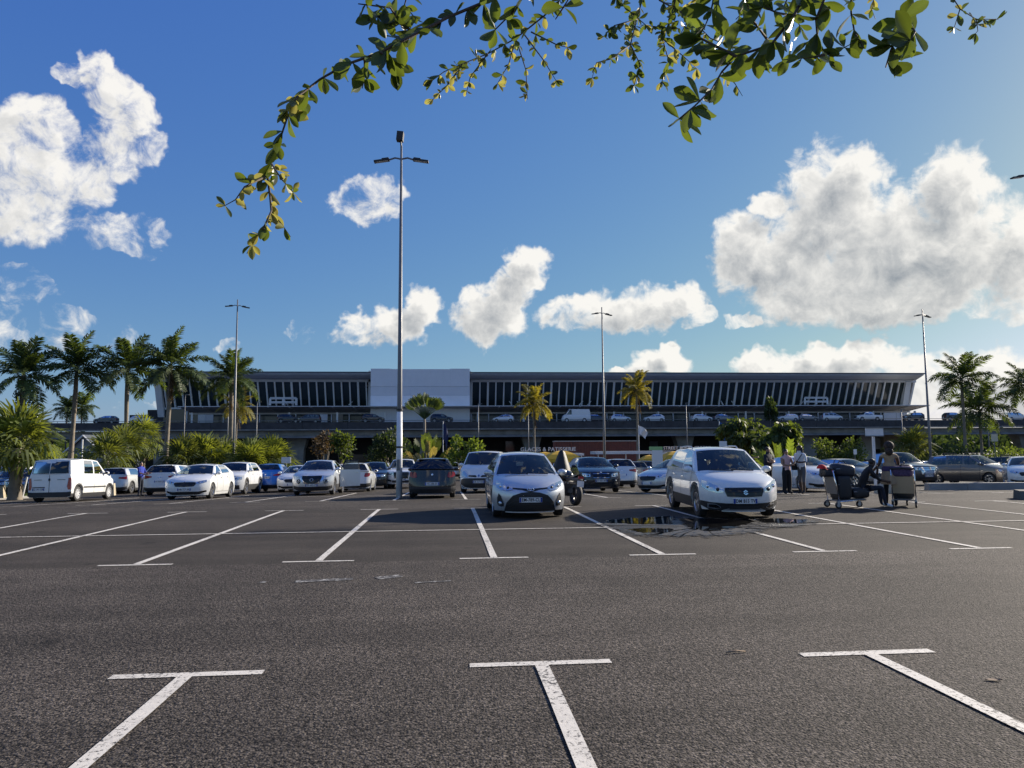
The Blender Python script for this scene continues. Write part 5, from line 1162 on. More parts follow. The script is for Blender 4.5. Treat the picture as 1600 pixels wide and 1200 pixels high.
settle(car_rear(*re(1012, 58, 0, 2.2), 'black car furthest right in the row of cars seen from behind', 'black', 'suv', detail=1))
opn = settle(hatch_front(*fr(1007, 31.2, -56, 2.1), 'silver hatchback with an open door behind the white crossover', 'silver', detail=2, big=-.1))
settle(hatch_front(*fr(1293, 30.3, 4, 2.1), 'white hatchback behind the group of waiting people', 'white', None, zh=.80, zc=1.02, H=1.52))
settle(hatch_front(*fr(1372, 36.2, 16, 2.15), 'dark grey hatchback behind the white sign post', 'grey', big=.15))
settle(pickup(*fr(1447, 38.6, 8, 2.5), 'dark pickup truck with chrome grille behind the standing woman', 'charcoal', 'FL-730-CN'))
settle(mpv(*fr(1577, 39.5, 24, 2.2), 'grey-brown people carrier with roof bars at the right', 'brown'))
settle(mpv(*fr(1655, 47.5, 30, 2.2), 'dark petrol people carrier at the right edge, behind the brown one', 'petrol', rails=True))
settle(hatch_front(*fr(1604, 34.5, -35, 2.1), 'white car cut by the right edge of the photo', 'white', detail=1))
settle(suv_front(*fr(30, 43, 0, 2.15), 'dark sport utility car behind the large fan palm', 'black', 'duster'))
settle(suv_front(*fr(-8, 47, 0, 2.15), 'dark blue car cut by the left edge of the photo', 'dkblue', 'x1', detail=1))
settle(people_van(*fr(8, 58, 0, 2.3), 'white van roof showing at the left edge behind dark cars'))
settle(hatch_front(*fr(60, 50, 0, 2.1), 'dark hatchback showing left of the small white van', 'charcoal', detail=1))
settle(car_rear(*re(178, 45, 0, 2.1), 'grey car with red tail light behind the small white van', 'silver', 'suv', detail=1))
settle(hatch_front(*fr(212, 47, 30, 2.1), 'charcoal hatchback on the far side of the grass', 'charcoal', detail=1))
settle(hatch_front(*fr(152, 58, 0, 2.1), 'black car under the palms behind the small white van', 'black', detail=1))
for i, (px, d, col, lab) in enumerate(((318, 56, 'charcoal', 'dark car behind the dense fan palms'), (372, 60, 'silver', 'silver car at the foot of the left lamp mast'), (500, 60, 'charcoal', 'dark car far behind the silver crossover'), (527, 62, 'white', 'white car far behind, beneath the thin-stemmed shrubs'), (665, 60, 'grey', 'grey car far behind the tall lamp mast'), (880, 60, 'silver', 'silver car under the yellow parasol'), (1105, 56, 'charcoal', 'dark car behind the roof of the white crossover'), (1185, 48, 'charcoal', 'dark car behind the man with folded arms'), (1330, 52, 'white', 'white car between the bush and the grey hatchback'), (1395, 50, 'silver', 'silver car behind the dark pickup truck'), (1478, 54, 'white', 'white car roof between pickup and people carrier'), (916, 58, 'white', 'white car beyond the dark blue one'), (1078, 62, 'red', 'dull red car far behind the white crossover'), (775, 62, 'charcoal', 'dark car far behind the passenger van'))):
    settle(hatch_front(*fr(px, d, 0, 2.1), lab, col, detail=1, group='cars parked far back'))
# opened doors
def open_door(c, x_h, sg, ang, w, name='open_door', h_win=.42):
    """door panel hinged at x_h on the side sg, swung outwards by ang degrees"""
    z0, z1 = c.gc + .12, c.belt(x_h); hp_ = Vector((x_h, sg * (c.fside(.7) + .01), 0)); d = Vector((-cos(R(ang)), sg * sin(R(ang)), 0)); n = Vector((d.y, -d.x, 0)) * .05
    e = bpy.data.objects.new(name, None); COL.objects.link(e); e.parent = c.T; e.empty_display_size = .1
    b = MB(); q = lambda u, z, o: hp_ + d * (w * u) + n * o + Vector((0, 0, z))
    b.hexa([q(0, z0, -1), q(1, z0 + .03, -1), q(1, z0 + .03, 1), q(0, z0, 1)], [q(0, z1, -1), q(1, z1, -1), q(1, z1, 1), q(0, z1, 1)]); b.obj('door_panel', c.pm, e)
    b = MB(); b.hexa([q(.04, z0 + .05, -1.25), q(.96, z0 + .08, -1.25), q(.96, z0 + .08, -1.02), q(.04, z0 + .05, -1.02)], [q(.04, z1 - .02, -1.25), q(.96, z1 - .02, -1.25), q(.96, z1 - .02, -1.02), q(.04, z1 - .02, -1.02)]); b.obj('door_lining', M_PLAST, e)
    top = z1 + h_win; b = MB(); b.tube([q(0.02, z1, 0), q(.30, top, 0), q(.92, top, 0), q(.98, z1, 0)], .025, 5); b.obj('window_frame', M_GLOSSBLK, e)
    b = MB(); b.add([q(.06, z1, 0), q(.31, top - .02, 0), q(.90, top - .02, 0), q(.95, z1, 0)], [(0, 1, 2, 3)]); b.obj('window', M_GLASS, e)
    b = MB(); c_ = q(.85, z1 - .14, 1.3); b.ball(c_, (.08, .03, .02), 8, 5); b.obj('door_handle', c.pm, e)
open_door(juke, .0, 1, 62, .98); open_door(opn, .80, 1, 66, 1.0)
opn.strip(1, [(x, .68) for x in frange(.78, -.02, 6)], .66, .008).obj('dark_doorway_patch', M_CABIN, opn.T)  # black patch on the closed flank, imitating the shaded interior behind the door
# motorcycle with a covered fairing
def motorcycle(loc, rz, label):
    T = thing('motorcycle', label, 'motorcycle', loc, rz); r = .30; MY = Matrix.Rotation(pi / 2, 4, 'X')
    for x in (.70, -.68):
        w = bpy.data.objects.new('wheel', None); COL.objects.link(w); w.parent = T; w.location = (x, 0, r)
        b = MB(); b.lathe([(r * .7, -.07), (r * .93, -.075), (r, -.03), (r, .03), (r * .93, .075), (r * .7, .07)], 22, MY); b.obj('tyre', M_TYRE, w, smooth=True)
        b = MB(); b.lathe([(r * .7, -.05), (r * .6, 0), (r * .7, .05)], 18, MY)
        for k in range(5): a = k * 1.2566; b.tube([(0, 0, 0), (r * .68 * cos(a), 0, r * .68 * sin(a))], .02, 4)
        b.obj('rim', M_DRIM, w)
    b = MB(); b.tube([(.70, .07, .3), (.42, .09, .95)], .03, 6); b.tube([(.70, -.07, .3), (.42, -.09, .95)], .03, 6); b.obj('fork', M_CHROME, T)
    b = MB(); b.box((.05, 0, .42), (.5, .34, .36)); b.box((-.35, 0, .40), (.5, .16, .12)); b.tube([(-.1, -.18, .3), (-.75, -.2, .42)], .05, 8); b.obj('engine', M_PLAST, T)
    b = MB(); b.ball((.15, 0, .82), (.34, .19, .17), 12, 8); b.obj('fuel_tank', PT['black'], T, smooth=True)
    b = MB(); b.grid(lambda u, v: (lerp(-.05, -.85, u), v * lerp(.16, .11, u), .80 + .10 * u ** 2 - .05 * abs(v)), frange(0, 1, 8), frange(-1, 1, 4)); b.box((-.45, 0, .74), (.75, .2, .1)); b.obj('seat', M_SEAT, T, smooth=True)
    b = MB(); b.grid(lambda u, v: ((.48 + .10 * v) + (lerp(.34, .07, v ** 1.3)) * cos(u), (lerp(.36, .09, v ** 1.2) + .03 * math.sin(3 * u)) * sin(u) + .05 * v, .66 + .86 * v - .05 * cos(u) * v), frange(0, 2 * pi, 18), frange(0, 1, 8)); b.ball((.58, .05, 1.50), (.08, .09, .05), 8, 5); b.obj('windshield_cover', mat('black_cover_cloth', (.012, .012, .014), .6, bump=.3, bscale=9), T, smooth=True, angle=R(40))
    b = MB(); b.tube([(.40, -.38, 1.02), (.44, 0, 1.0), (.40, .38, 1.02)], .018, 6); b.obj('handlebar', M_PLAST, T)
    b = MB(); b.box((-.92, 0, .62), (.02, .2, .17)); b.obj('number_plate', M_PLATE, T); b = MB(); b.box((-.90, 0, .80), (.05, .16, .07)); b.obj('tail_light', M_RED, T); b = MB(); b.box((-.72, 0, .66), (.4, .12, .03)); b.obj('rear_mudguard', M_PLAST, T)
    b = MB(); b.tube([(-.05, .1, .3), (-.1, .32, .0)], .014, 5); b.obj('kickstand', M_PLAST, T); T.rotation_euler = (R(7), 0, rz)
p = P(884, 21.5); motorcycle((p.x, p.y + .3, gz(p.x, p.y) + .0), R(104), 'black motorcycle with covered fairing beside the silver hatchback')
# ------------------------------------------------------------------ traffic on the upper road (side-on)
def deck_z(): return zdeck
DECK = [(166, 'charcoal', 'sedan', 'dark car at the left end of the upper road'), (222, 'silver', 'sedan', 'pale car on the upper road before the dark annex'), (452, 'black', 'suv', 'long dark car on the upper road left of the white bay'), (482, 'charcoal', 'mpv', 'second dark car on the upper road left of the white bay'), (583, 'black', 'suv', 'dark car on the upper road at the left edge of the white bay'), (690, 'dkblue', 'suv', 'dark car on the upper road before the white bay'), (786, 'silver', 'sedan', 'pale car on the upper road just right of the white bay'), (932, 'charcoal', 'sedan', 'low dark car behind the middle lamp mast on the upper road'), (969, 'silver', 'sedan', 'pale car on the upper road right of the middle lamp mast'),
        (1022, 'white', 'sedan', 'white car on the upper road right of the coconut palm'), (1096, 'white', 'sedan', 'white car on the upper road above the white crossover'), (1131, 'grey', 'sedan', 'grey car on the upper road above the blue flag'), (1230, 'white', 'sedan', 'white car on the upper road above the drooping trees'), (1262, 'grey', 'sedan', 'grey car on the upper road above the round bush'), (1299, 'silver', 'mpv', 'silver estate on the upper road left of the white pickup'), (1428, 'charcoal', 'suv', 'dark car on the upper road left of the right lamp mast'), (1490, 'charcoal', 'suv', 'dark car on the upper road behind the tall right palm'), (1588, 'white', 'mpv', 'white car on the upper road at the right edge')]
for i, (px, col, kind, lab) in enumerate(DECK):
    p = atY(px, 655, 139.0); loc = (p.x, 139.0 + .3 * (i % 2), zdeck); rz = 0 if i % 3 else pi; g_ = 'cars on the upper road'
    if kind == 'sedan': c = hatch_front(loc, rz, lab, col, detail=1, group=g_, big=.15)
    elif kind == 'suv': c = suv_front(loc, rz, lab, col, 'duster', group=g_, detail=1)
    else: c = mpv(loc, rz, lab, col, 1, False, g_)
    c.T.location.z = zdeck + .01
p = atY(1355, 655, 139); c = pickup((p.x, 139, zdeck + .01), pi, 'white pickup truck on the upper road', 'white', detail=1, group='cars on the upper road')
def box_van(loc, rz, label):
    c = Car(L=5.6, W=2.0, H=2.5, wb=3.4, fo=.9, wr=.34, gc=.2, zh=1.1, zc=1.35, xc=1.9, xr0=1.1, xr1=-2.7, xt=-2.9, zt=1.35, zb1=1.35, wroof=.85, df=.5, dr=.1, roofdrop=.04, rim='cover', hoodbow=.2, deck='van', detail=1, pillars=[(1.9, 1.1, 0), (1.7, 1.0, 1), (.75, .7, 0), (-2.9, -2.7, 0)])
    c.build('delivery_van', label, 'van', 'white', loc, rz, 'cars on the upper road'); c.lamps([(.5, .8, .95), (.8, .85, 1.0)]) if False else None; return c
p = atY(898, 655, 139); box_van((p.x, 139, zdeck + .01), pi, 'tall white delivery van on the upper road')
# ------------------------------------------------------------------ lamp masts, posts, flags, signs, kiosks
def lamp_mast(label, loc, top, group='tall lamp masts in the car park', arms=1.05, r=.08, face=0.0, painted=False):
    T = thing('lamp_mast', label, 'lamp post', loc, face, group); h = top - loc[2]
    b = MB(); b.tube([(0, 0, -.2), (0, 0, h * .3), (0, 0, h)], [r * 1.5, r * 1.2, r * .55], 12); b.obj('pole', M_GALV, T, smooth=True)
    if painted:
        b = MB(); b.tube([(0, 0, -.1), (0, 0, 3.3)], [r * 1.56, r * 1.44], 12); b.obj('painted_base', M_WPOLE, T, smooth=True)
        b = MB(); b.box((-.02, -r * 1.5, 1.25), (.13, .03, .42)); b.obj('access_cover', M_GALV, T)
        for z in (1.9, 3.35): b = MB(); b.tube([(0, 0, z), (0, 0, z + .07)], r * 1.62, 12); b.obj('clamp_band', M_PLAST, T)
    for sg in (1, -1):
        b = MB(); b.tube([(0, 0, h - .55), (sg * arms * .5, 0, h - .50), (sg * arms, 0, h - .58)], .035, 6); a = b.obj('arm', M_GALV, T)
        M = Matrix.Translation((sg * (arms + .28), 0, h - .62)) @ Matrix.Rotation(R(sg * 8), 4, 'Y'); b = MB(); b.box((0, 0, 0), (.62, .24, .06), M=M); b.box((-sg * .15, 0, .045), (.28, .18, .07), M=M); o = b.obj('luminaire', M_PLAST, T)
        b = MB(); b.box((0, 0, -.036), (.5, .18, .012), M=M); b.obj('lamp_glass', M_SILV, o)
    if painted:
        b = MB(); M = Matrix.Translation((-.05, 0, h + .38)) @ Matrix.Rotation(R(6), 4, 'Y'); b.box((0, 0, 0), (.26, .30, .36), M=M); b.tube([(0, 0, h - .1), (-.03, 0, h + .3)], .035, 6); b.obj('top_floodlight', M_PLAST, T)
    return T
def top_at(px, py, d): return atD(px, py, d).z
lamp_mast('tallest lamp mast, nearest, with a white painted base', P(624, 28.6), top_at(626, 228, 28.6), painted=True, arms=.50, r=.078, face=R(-4))
for (pb, pt, py, d, lab) in ((366, 374, 468, 62, 'left lamp mast before the terminal\'s left end'), (943, 934, 480, 63, 'middle lamp mast right of the terminal\'s centre'), (1450, 1437, 483, 63, 'right lamp mast at the terminal\'s right end')):
    lamp_mast(lab, P(pb, d), top_at(pt, py, d), arms=.40, r=.085, face=R(20))
lamp_mast('lamp mast beyond the right edge with one lamp head in view', P(1640, 36), top_at(1612, 259, 36), arms=.55, face=0)
def post(label, px, py, d, r=.07, group='slim posts in front of the upper road'):
    T = thing('lamp_post', label, 'lamp post', P(px, d), 0, group); h = top_at(px, py, d) - T.location.z
    b = MB(); b.tube([(0, 0, -.2), (0, 0, h)], [r * 1.25, r * .8], 8); b.obj('pole', M_GALV, T, smooth=True); b = MB(); b.box((.25, 0, h + .02), (.6, .18, .08)); b.obj('lamp_head', M_GALV, T)
for (px, py, d, lab) in ((288, 617, 105, 'slim post left of the terminal entrance portal'), (401, 628, 105, 'slim post right of the left lamp mast'), (747, 631, 105, 'slim post at the right edge of the white bay'), (1072, 630, 105, 'slim post right of the coconut palms'), (1408, 640, 105, 'slim post beside the shaggy palm shrub'), (1542, 640, 98, 'slim post among the right-hand palms'), (825, 640, 110, 'slim post behind the leaning coconut palm'), (356, 612, 108, 'slim post beside the fifth tall palm')): post(lab, px, py, d)
sl_ = thing('street_lamp', 'short curved street lamp beside the gabled house', 'street lamp', P(130, 66)); hh = top_at(130, 686, 66) - sl_.location.z
b = MB(); b.tube([(0, 0, -.2), (0, 0, hh)], .07, 8); b.obj('pole', M_WPOLE, sl_); b = MB(); b.tube([(0, 0, hh), (.35, 0, hh + .06), (.8, 0, hh + .02)], .035, 6); b.obj('arm', M_GALV, sl_); b = MB(); b.ball((.85, 0, hh), (.3, .12, .08), 10, 6); b.obj('luminaire', M_GALV, sl_)
def flag(label, px, py, d, col, fw, fh_, side=1):
    T = thing('flag', label, 'flag', P(px, d), 0, 'flags by the kiosks'); h = top_at(px, py, d) - T.location.z
    b = MB(); b.tube([(0, 0, -.2), (0, 0, h)], .045, 6); b.obj('pole', M_WPOLE, T)
    b = MB(); b.grid(lambda u, v: (side * (u * fw * (.55 + .1 * math.sin(v * 5))), .15 * math.sin(u * 7 + v * 3), h - .1 - v * fh_ - u * u * fh_ * .55), frange(0, 1, 8), frange(0, 1, 6)); b.obj('cloth', mat('flag_' + col[0], col[1], .8), T, smooth=True)
flag('drooping white flag beside the coconut palm trunk', 997, 664, 86, ('white', (.7, .68, .66)), 1.7, 1.0); flag('blue flag left of the drooping trees', 1123, 658, 82, ('blue', (.02, .10, .32)), 1.6, 1.5); flag('dark blue flag right of the traveller\'s palm', 692, 658, 92, ('navy', (.02, .03, .10)), 1.0, 2.2)
# kiosk row
M_YEL = mat('yellow_canvas', (0.62, 0.36, 0.02), .7, var=.1); M_CONT = mat('rusty_red_container', (0.20, 0.055, 0.035), .6, var=.2, vscale=1.5)
ct = thing('shipping_container', 'rusty red corrugated shipping container under the road deck', 'container', P(929, 104)); L_ = 129 / F * 104; z0 = top_at(929, 706, 104) - ct.location.z; z1 = top_at(929, 690, 104) - ct.location.z
b = MB(); n = 60
for k in range(n):
    x0, x1 = -L_ / 2 + L_ * k / n, -L_ / 2 + L_ * (k + 1) / n; dy = .06 * (k % 2); b.hexa([(x0, -1.2 - dy, 0), (x1, -1.2 - dy, 0), (x1, 1.2, 0), (x0, 1.2, 0)], [(x0, -1.2 - dy, z1), (x1, -1.2 - dy, z1), (x1, 1.2, z1), (x0, 1.2, z1)])
b.obj('corrugated_wall', M_CONT, ct); b = MB(); b.box((0, 0, z1 + .06), (L_ + .1, 2.6, .14)); b.obj('top_rail', mat('pale_edge', (.5, .42, .36), .6), ct)
for x in (-L_ * .5, -L_ * .31, L_ * .14, L_ * .5): b = MB(); b.box((x, -1.3, z1 / 2), (.14, .1, z1)); b.obj('corner_post', M_CONT, ct)
def kiosk(label, px0, px1, d, txt, tpx, tsz, sgn_py):
    pc = (px0 + px1) / 2; T = thing('food_kiosk', label, 'kiosk', P(pc, d), 0); w = (px1 - px0) / F * d; zt = top_at(pc, sgn_py, d) - T.location.z
    b = MB(); b.box((0, 1.3, zt * .45), (w, 2.4, zt * .9)); b.obj('booth', M_CONCD, T); b = MB(); b.box((0, 0, zt - .45), (w + .3, 3.2, .22)); b.obj('roof', M_WPOLE, T)
    b = MB(); b.box((0, -.02, 1.0), (w * .9, .3, 1.0)); b.obj('counter', M_SOFFIT, T)
    me = text_mesh(txt, tsz, M_WPOLE, .03, .006); link('sign_lettering', me, T, Matrix.Translation((tpx, -1.5, zt + .05)) @ Matrix.Rotation(pi / 2, 4, 'X'))
    for x in (-w / 2 + .1, w / 2 - .1): b = MB(); b.tube([(x, -1.5, 0), (x, -1.5, zt - .5)], .05, 6); b.obj('post', M_WPOLE, T)
kiosk('ice cream and pastry kiosk with white lettering behind the passenger van', 800, 905, 72, 'GLACES & PATISSERIE', .0, .52, 703); kiosk('street food kiosk with white lettering behind the open-door car', 1032, 1085, 72, 'STREET FOOD CREOLE', .35, .42, 701); kiosk('plain kiosk with pale roof between the two lettered kiosks', 905, 1020, 76, '', 0, .4, 703) if False else None
sh = thing('shelter_roof', 'long low white shelter roof behind the silver sport utility car', 'shelter', P(985, 78)); b = MB(); zt = top_at(985, 707, 78) - sh.location.z; b.box((0, 0, zt), (8.2, 3, .3)); b.obj('roof', M_WPOLE, sh)
for x in (-3.8, -.9, 1.6, 3.8): b = MB(); b.tube([(x, -1.2, 0), (x, -1.2, zt)], .06, 6); b.obj('post', M_WPOLE, sh)
def parasol(label, px, py, d, r):
    T = thing('parasol', label, 'parasol', P(px, d), 0, 'yellow parasols by the kiosks'); h = top_at(px, py, d) - T.location.z
    b = MB(); b.tube([(0, 0, 0), (0, 0, h)], .04, 6); b.obj('pole', M_WPOLE, T); b = MB(); n = 4
    b.grid(lambda u, v: (r * max(abs(cos(u)), abs(sin(u))) ** -1 * cos(u) * v, r * max(abs(cos(u)), abs(sin(u))) ** -1 * sin(u) * v, h - .75 * v * v * .9), [pi / 4 + 2 * pi * i / 16 for i in range(17)], [.02, .35, .7, 1.0]); b.grid(lambda u, v: (r * max(abs(cos(u)), abs(sin(u))) ** -1 * cos(u), r * max(abs(cos(u)), abs(sin(u))) ** -1 * sin(u), h - .675 - .3 * v), [pi / 4 + 2 * pi * i / 16 for i in range(17)], [0, 1]); b.obj('canopy', M_YEL, T)
parasol('large yellow square parasol left of the dark blue car', 876, 704, 64, 1.55); parasol('yellow parasol under the shelter roof', 1012, 711, 68, 1.0); parasol('yellow parasol right of the information board', 1052, 705, 66, 1.3); parasol('yellow parasol behind the passenger van', 850, 706, 66, 1.2)
ib = thing('information_board', 'white information board with a green header behind the open-door car', 'sign', P(1025, 50)); zt = top_at(1025, 700, 50) - ib.location.z
b = MB(); b.box((0, 0, zt * .55), (.72, .1, zt * .8)); b.obj('panel', M_PLATE, ib); b = MB(); b.box((-.08, 0, zt * .99), (.9, .12, .24)); b.obj('header', mat('pale_green_sign', (.30, .50, .20), .5), ib)
for x in (-.33, .33): b = MB(); b.box((x, 0, zt * .1), (.06, .06, zt * .3)); b.obj('leg', M_GALV, ib)
def small_sign(label, px, py, d, w, h, pole=True, col=None):
    T = thing('notice_board', label, 'sign', P(px, d), 0); z = top_at(px, py, d) - T.location.z; b = MB(); b.box((0, 0, z), (w, .05, h)); b.obj('panel', col or M_PLATE, T); b = MB(); b.tube([(0, .05, -.1), (0, .05, z)], .04, 6); b.obj('post', M_GALV, T)
small_sign('small white notice board above the blue car', 448, 719, 60, .75, .5); small_sign('white notice above the roof of the white crossover', 1128, 697, 60, .62, .8); small_sign('cream notice among the right-hand palms', 1551, 684, 66, .6, .65, col=mat('cream_board', (.62, .56, .40), .6)); small_sign('small white notice before the round bush', 1333, 706, 58, .25, .4)
# white T-shaped sign and its round concrete foot
ts = thing('sign_post', 'white T-shaped sign post standing behind the luggage trolleys', 'sign', P(1363, 29.5)); zt = top_at(1361, 668, 29.5) - ts.location.z; zb2 = top_at(1361, 682, 29.5) - ts.location.z
b = MB(); b.box((-.02, 0, zt / 2), (.085, .085, zt)); b.obj('post', M_WPOLE, ts); b = MB(); b.box((0, -.06, (zt + zb2) / 2), (.74, .035, zt - zb2)); b.obj('board', M_WPOLE, ts); b = MB(); b.box((0, -.09, zt - .015), (.76, .03, .035)); b.obj('board_edge', M_GALV, ts); b = MB(); b.box((0, -.09, zb2 + .015), (.76, .03, .035)); b.obj('board_edge', M_GALV, ts)
M_OLDC = mat('yellowed_concrete', (.42, .36, .26), .85, var=.3, vscale=5, bump=.3, bscale=20)
cf = tag(MB().grid(lambda u, v: (.62 * cos(u) * sin(v), .34 * sin(u) * sin(v), .46 * cos(v)), frange(0, 2 * pi, 20), frange(0, pi / 2, 6)).obj('concrete_bollard', M_OLDC, smooth=True), 'rounded yellowish concrete block at the foot of the white sign post', 'bollard'); cf.location = P(1384, 28.2)
# kerbs and islands on the right
def kerb_run(label, pts, w, h, name='concrete_kerb', m_=None):
    b = MB()
    for a, c in zip(pts, pts[1:]):
        t = (c - a); t.z = 0; t.normalize(); s_ = Vector((-t.y, t.x, 0)) * w / 2; q = lambda p, k, z, ins=1.0: Vector((p.x + s_.x * k * ins, p.y + s_.y * k * ins, gz(p.x, p.y) + z))
        b.hexa([q(a, 1, -.1), q(c, 1, -.1), q(c, -1, -.1), q(a, -1, -.1)], [q(a, 1, h, .72), q(c, 1, h, .72), q(c, -1, h, .72), q(a, -1, h, .72)])
    return tag(b.obj(name, m_ or M_OLDC), label, 'kerb')
k0 = P(1441, 31.5); kerb_run('long low concrete kerb in front of the brown people carrier', [k0, P(1500, 31.3), P(1560, 31.2), P(1640, 31.0), P(1720, 31)], .55, .30, m_=M_CONC)
kerb_run('dark rounded island tip at the right edge', [P(1580, 22.6), P(1640, 22.2), P(1720, 21.8)], 1.3, .26, 'traffic_island', mat('dark_island', (.10, .095, .08), .9, var=.3))
for (px, d, lab) in ((8, 36.5, 'squat concrete bollard on the grass left of the fan palm'), (179, 37, 'squat concrete bollard on the grass right of the small white van')):
    b = MB(); b.hexa([(-.16, -.12, 0), (.16, -.12, 0), (.16, .12, 0), (-.16, .12, 0)], [(-.13, -.09, .55), (.11, -.09, .6), (.11, .09, .6), (-.13, .09, .55)]); o = tag(b.obj('bollard', M_OLDC), lab, 'bollard', 'concrete bollards on the grass'); o.location = P(px, d, .1)
for (px, d, lab, tl) in ((41, 38, 'leaning white marker stake left of the small white van', .18), (175, 38, 'upright white marker stake right of the small white van', 0)):
    b = MB(); b.tube([(0, 0, 0), (tl, 0, 1.0)], .05, 6); o = tag(b.obj('marker_stake', M_WPOLE), lab, 'stake'); o.location = P(px, d, .1)
# litter on the foreground asphalt
for (px, py, L_, a, lab, nm) in ((1150, 1021, .16, .1, 'dry brown twig lying on the foreground asphalt', 'dry_twig'), (1553, 1064, .11, -.2, 'fallen tan leaf on the asphalt at the lower right', 'fallen_leaf')):
    p = on_ground(px, py); b = MB()
    if nm == 'dry_twig': b.tube([(-L_ / 2, 0, .012), (0, .012, .016), (L_ / 2, .0, .01)], [.006, .007, .004], 5); b.tube([(0, .01, .014), (L_ * .2, .03, .012)], .004, 4)
    elif nm == 'pebble': b.ball((0, 0, .012), (.03, .022, .014), 8, 6)
    else: b.grid(lambda u, v: (L_ * (u - .5), v * .022 * math.sin(pi * min(1, u + .02)), .004 + .006 * abs(v) + .003 * u), frange(0, 1, 8), frange(-1, 1, 4))
    o = b.obj(nm, mat('dry_leaf', (.32, .21, .12), .7), smooth=True); o.location = p; o.rotation_euler = (0, 0, a); tag(o, lab, nm.split('_')[-1])
# ------------------------------------------------------------------ people
def cloth(name, col): return mat('cloth_' + name, col, .9, var=.15, vscale=12, bump=.25, bscale=30)
SK_D = mat('skin_deep', (0.075, 0.042, 0.028), .5); SK_M = mat('skin_tan', (0.30, 0.17, 0.11), .5); HAIR = mat('black_hair', (0.010, 0.009, 0.009), .6, bump=.5, bscale=60)
def person(label, loc, rz, J, rad, mats, seg_mat, hair=None, extra=None, scale=1.0):
    """J: joint -> position; rad: joint -> radius; seg_mat: (joint a, joint b) -> material slot; one skinned surface"""
    T = thing('person', label, 'person', loc, rz); names = list(J); idx = {n: i for i, n in enumerate(names)}
    V = [Vector(J[n]) for n in names]; E = []; em = []
    for (a, b_), mi in seg_mat.items(): E.append((idx[a], idx[b_])); em.append(mi)
    Rr = [rad[n] for n in names]
    for s_ in ('l', 'r'):                      # four fingers and a thumb on each hand
        w, h = Vector(J['wri_' + s_]), Vector(J['hand_' + s_]); d = (h - w).normalized(); side = d.cross(Vector((0.3, 1, .2))).normalized(); dn = side.cross(d)
        for k, (o, L) in enumerate(((-.03, .07), (-.01, .085), (.012, .08), (.032, .06), (-.045, .055))):
            root = idx['hand_' + s_] if k < 4 else idx['wri_' + s_]; base = h if k < 4 else w
            p1 = base + side * o + d * (.035 if k < 4 else .03); p2 = p1 + (d * .7 + dn * .5 + (side * -.5 if k == 4 else Vector())) * L * .6
            i0 = len(V); V += [p1, p2]; Rr += [.0105, .008]; E += [(root, i0), (i0, i0 + 1)]; em += [0, 0]
    me = bpy.data.meshes.new('body'); me.from_pydata(V, E, []); o = bpy.data.objects.new('body', me); COL.objects.link(o)
    o.modifiers.new('skin', 'SKIN'); sv = me.skin_vertices[0].data
    for i, r in enumerate(Rr): sv[i].radius = (r * 1.2, r * .85) if i < len(names) and names[i] in ('chest', 'pelvis', 'spine') else (r, r)
    sv[idx['pelvis']].use_root = True
    o.modifiers.new('sub', 'SUBSURF').levels = 1
    bpy.context.view_layer.update(); nm = bpy.data.meshes.new_from_object(o.evaluated_get(bpy.context.evaluated_depsgraph_get())); bpy.data.objects.remove(o)
    nm.materials.clear(); 
    for m_ in mats: nm.materials.append(m_)
    segs = [(V[a], V[b_], mi, (Rr[a] + Rr[b_]) / 2) for (a, b_), mi in zip(E, em)]
    for p in nm.polygons:
        c = p.center; best = 9; bm = 0
        for a, b_, mi, r in segs:
            ab = b_ - a; t = max(0, min(1, (c - a).dot(ab) / max(1e-9, ab.length_squared))); dd = (c - a - ab * t).length - r * .6
            if dd < best: best = dd; bm = mi
        p.material_index = bm; p.use_smooth = True
    nm.name = 'body'; link('body', nm, T)
    hd = Vector(J['head'])
    for sg in (1, -1):
        b = MB(); b.ball(hd + Vector((sg * .033, -.088, .015)), (.011, .008, .007), 6, 4); b.obj('eye', M_INK, T)
    b = MB(); b.add([hd + Vector(v) for v in ((-.014, -.088, -.02), (.014, -.088, -.02), (0, -.118, -.022), (0, -.09, .02))], [(0, 1, 2), (1, 3, 2), (3, 0, 2)]); b.obj('nose', mats[0], T)
    b = MB(); b.box(hd + Vector((0, -.088, -.052)), (.045, .012, .010)); b.obj('mouth', mat('lips', (.16, .06, .05), .5), T)
    for sg in (1, -1): b = MB(); b.ball(hd + Vector((sg * .085, .005, -.005)), (.012, .022, .032), 6, 5); b.obj('ear', mats[0], T)
    if hair == 'short': b = MB(); b.ball(hd + Vector((0, .034, .04)), (.092, .086, .082), 12, 8); b.obj('hair', HAIR, T, smooth=True)
    if hair == 'long':
        b = MB(); b.ball(hd + Vector((0, .034, .042)), (.098, .09, .088), 12, 8)
        for k in range(16): a = lerp(-.2, 3.34, k / 15); x, y = .095 * cos(a), .03 + .09 * sin(a); b.tube([hd + Vector((x, y, .03)), hd + Vector((x * 1.25, y * 1.3, -.15)), hd + Vector((x * 1.1, y * 1.4, -.40))], [.022, .02, .012], 5)
        b.obj('hair', HAIR, T, smooth=True)
    if hair == 'big': b = MB(); b.ball(hd + Vector((0, .05, .05)), (.135, .15, .14), 14, 10); b.ball(hd + Vector((0.02, .12, -.10)), (.11, .10, .12), 10, 8); b.obj('hair', mat('brown_curls', (.03, .02, .015), .8, bump=1.0, bscale=35), T, smooth=True)
    if scale != 1.0: T.scale = (scale,) * 3
    return T
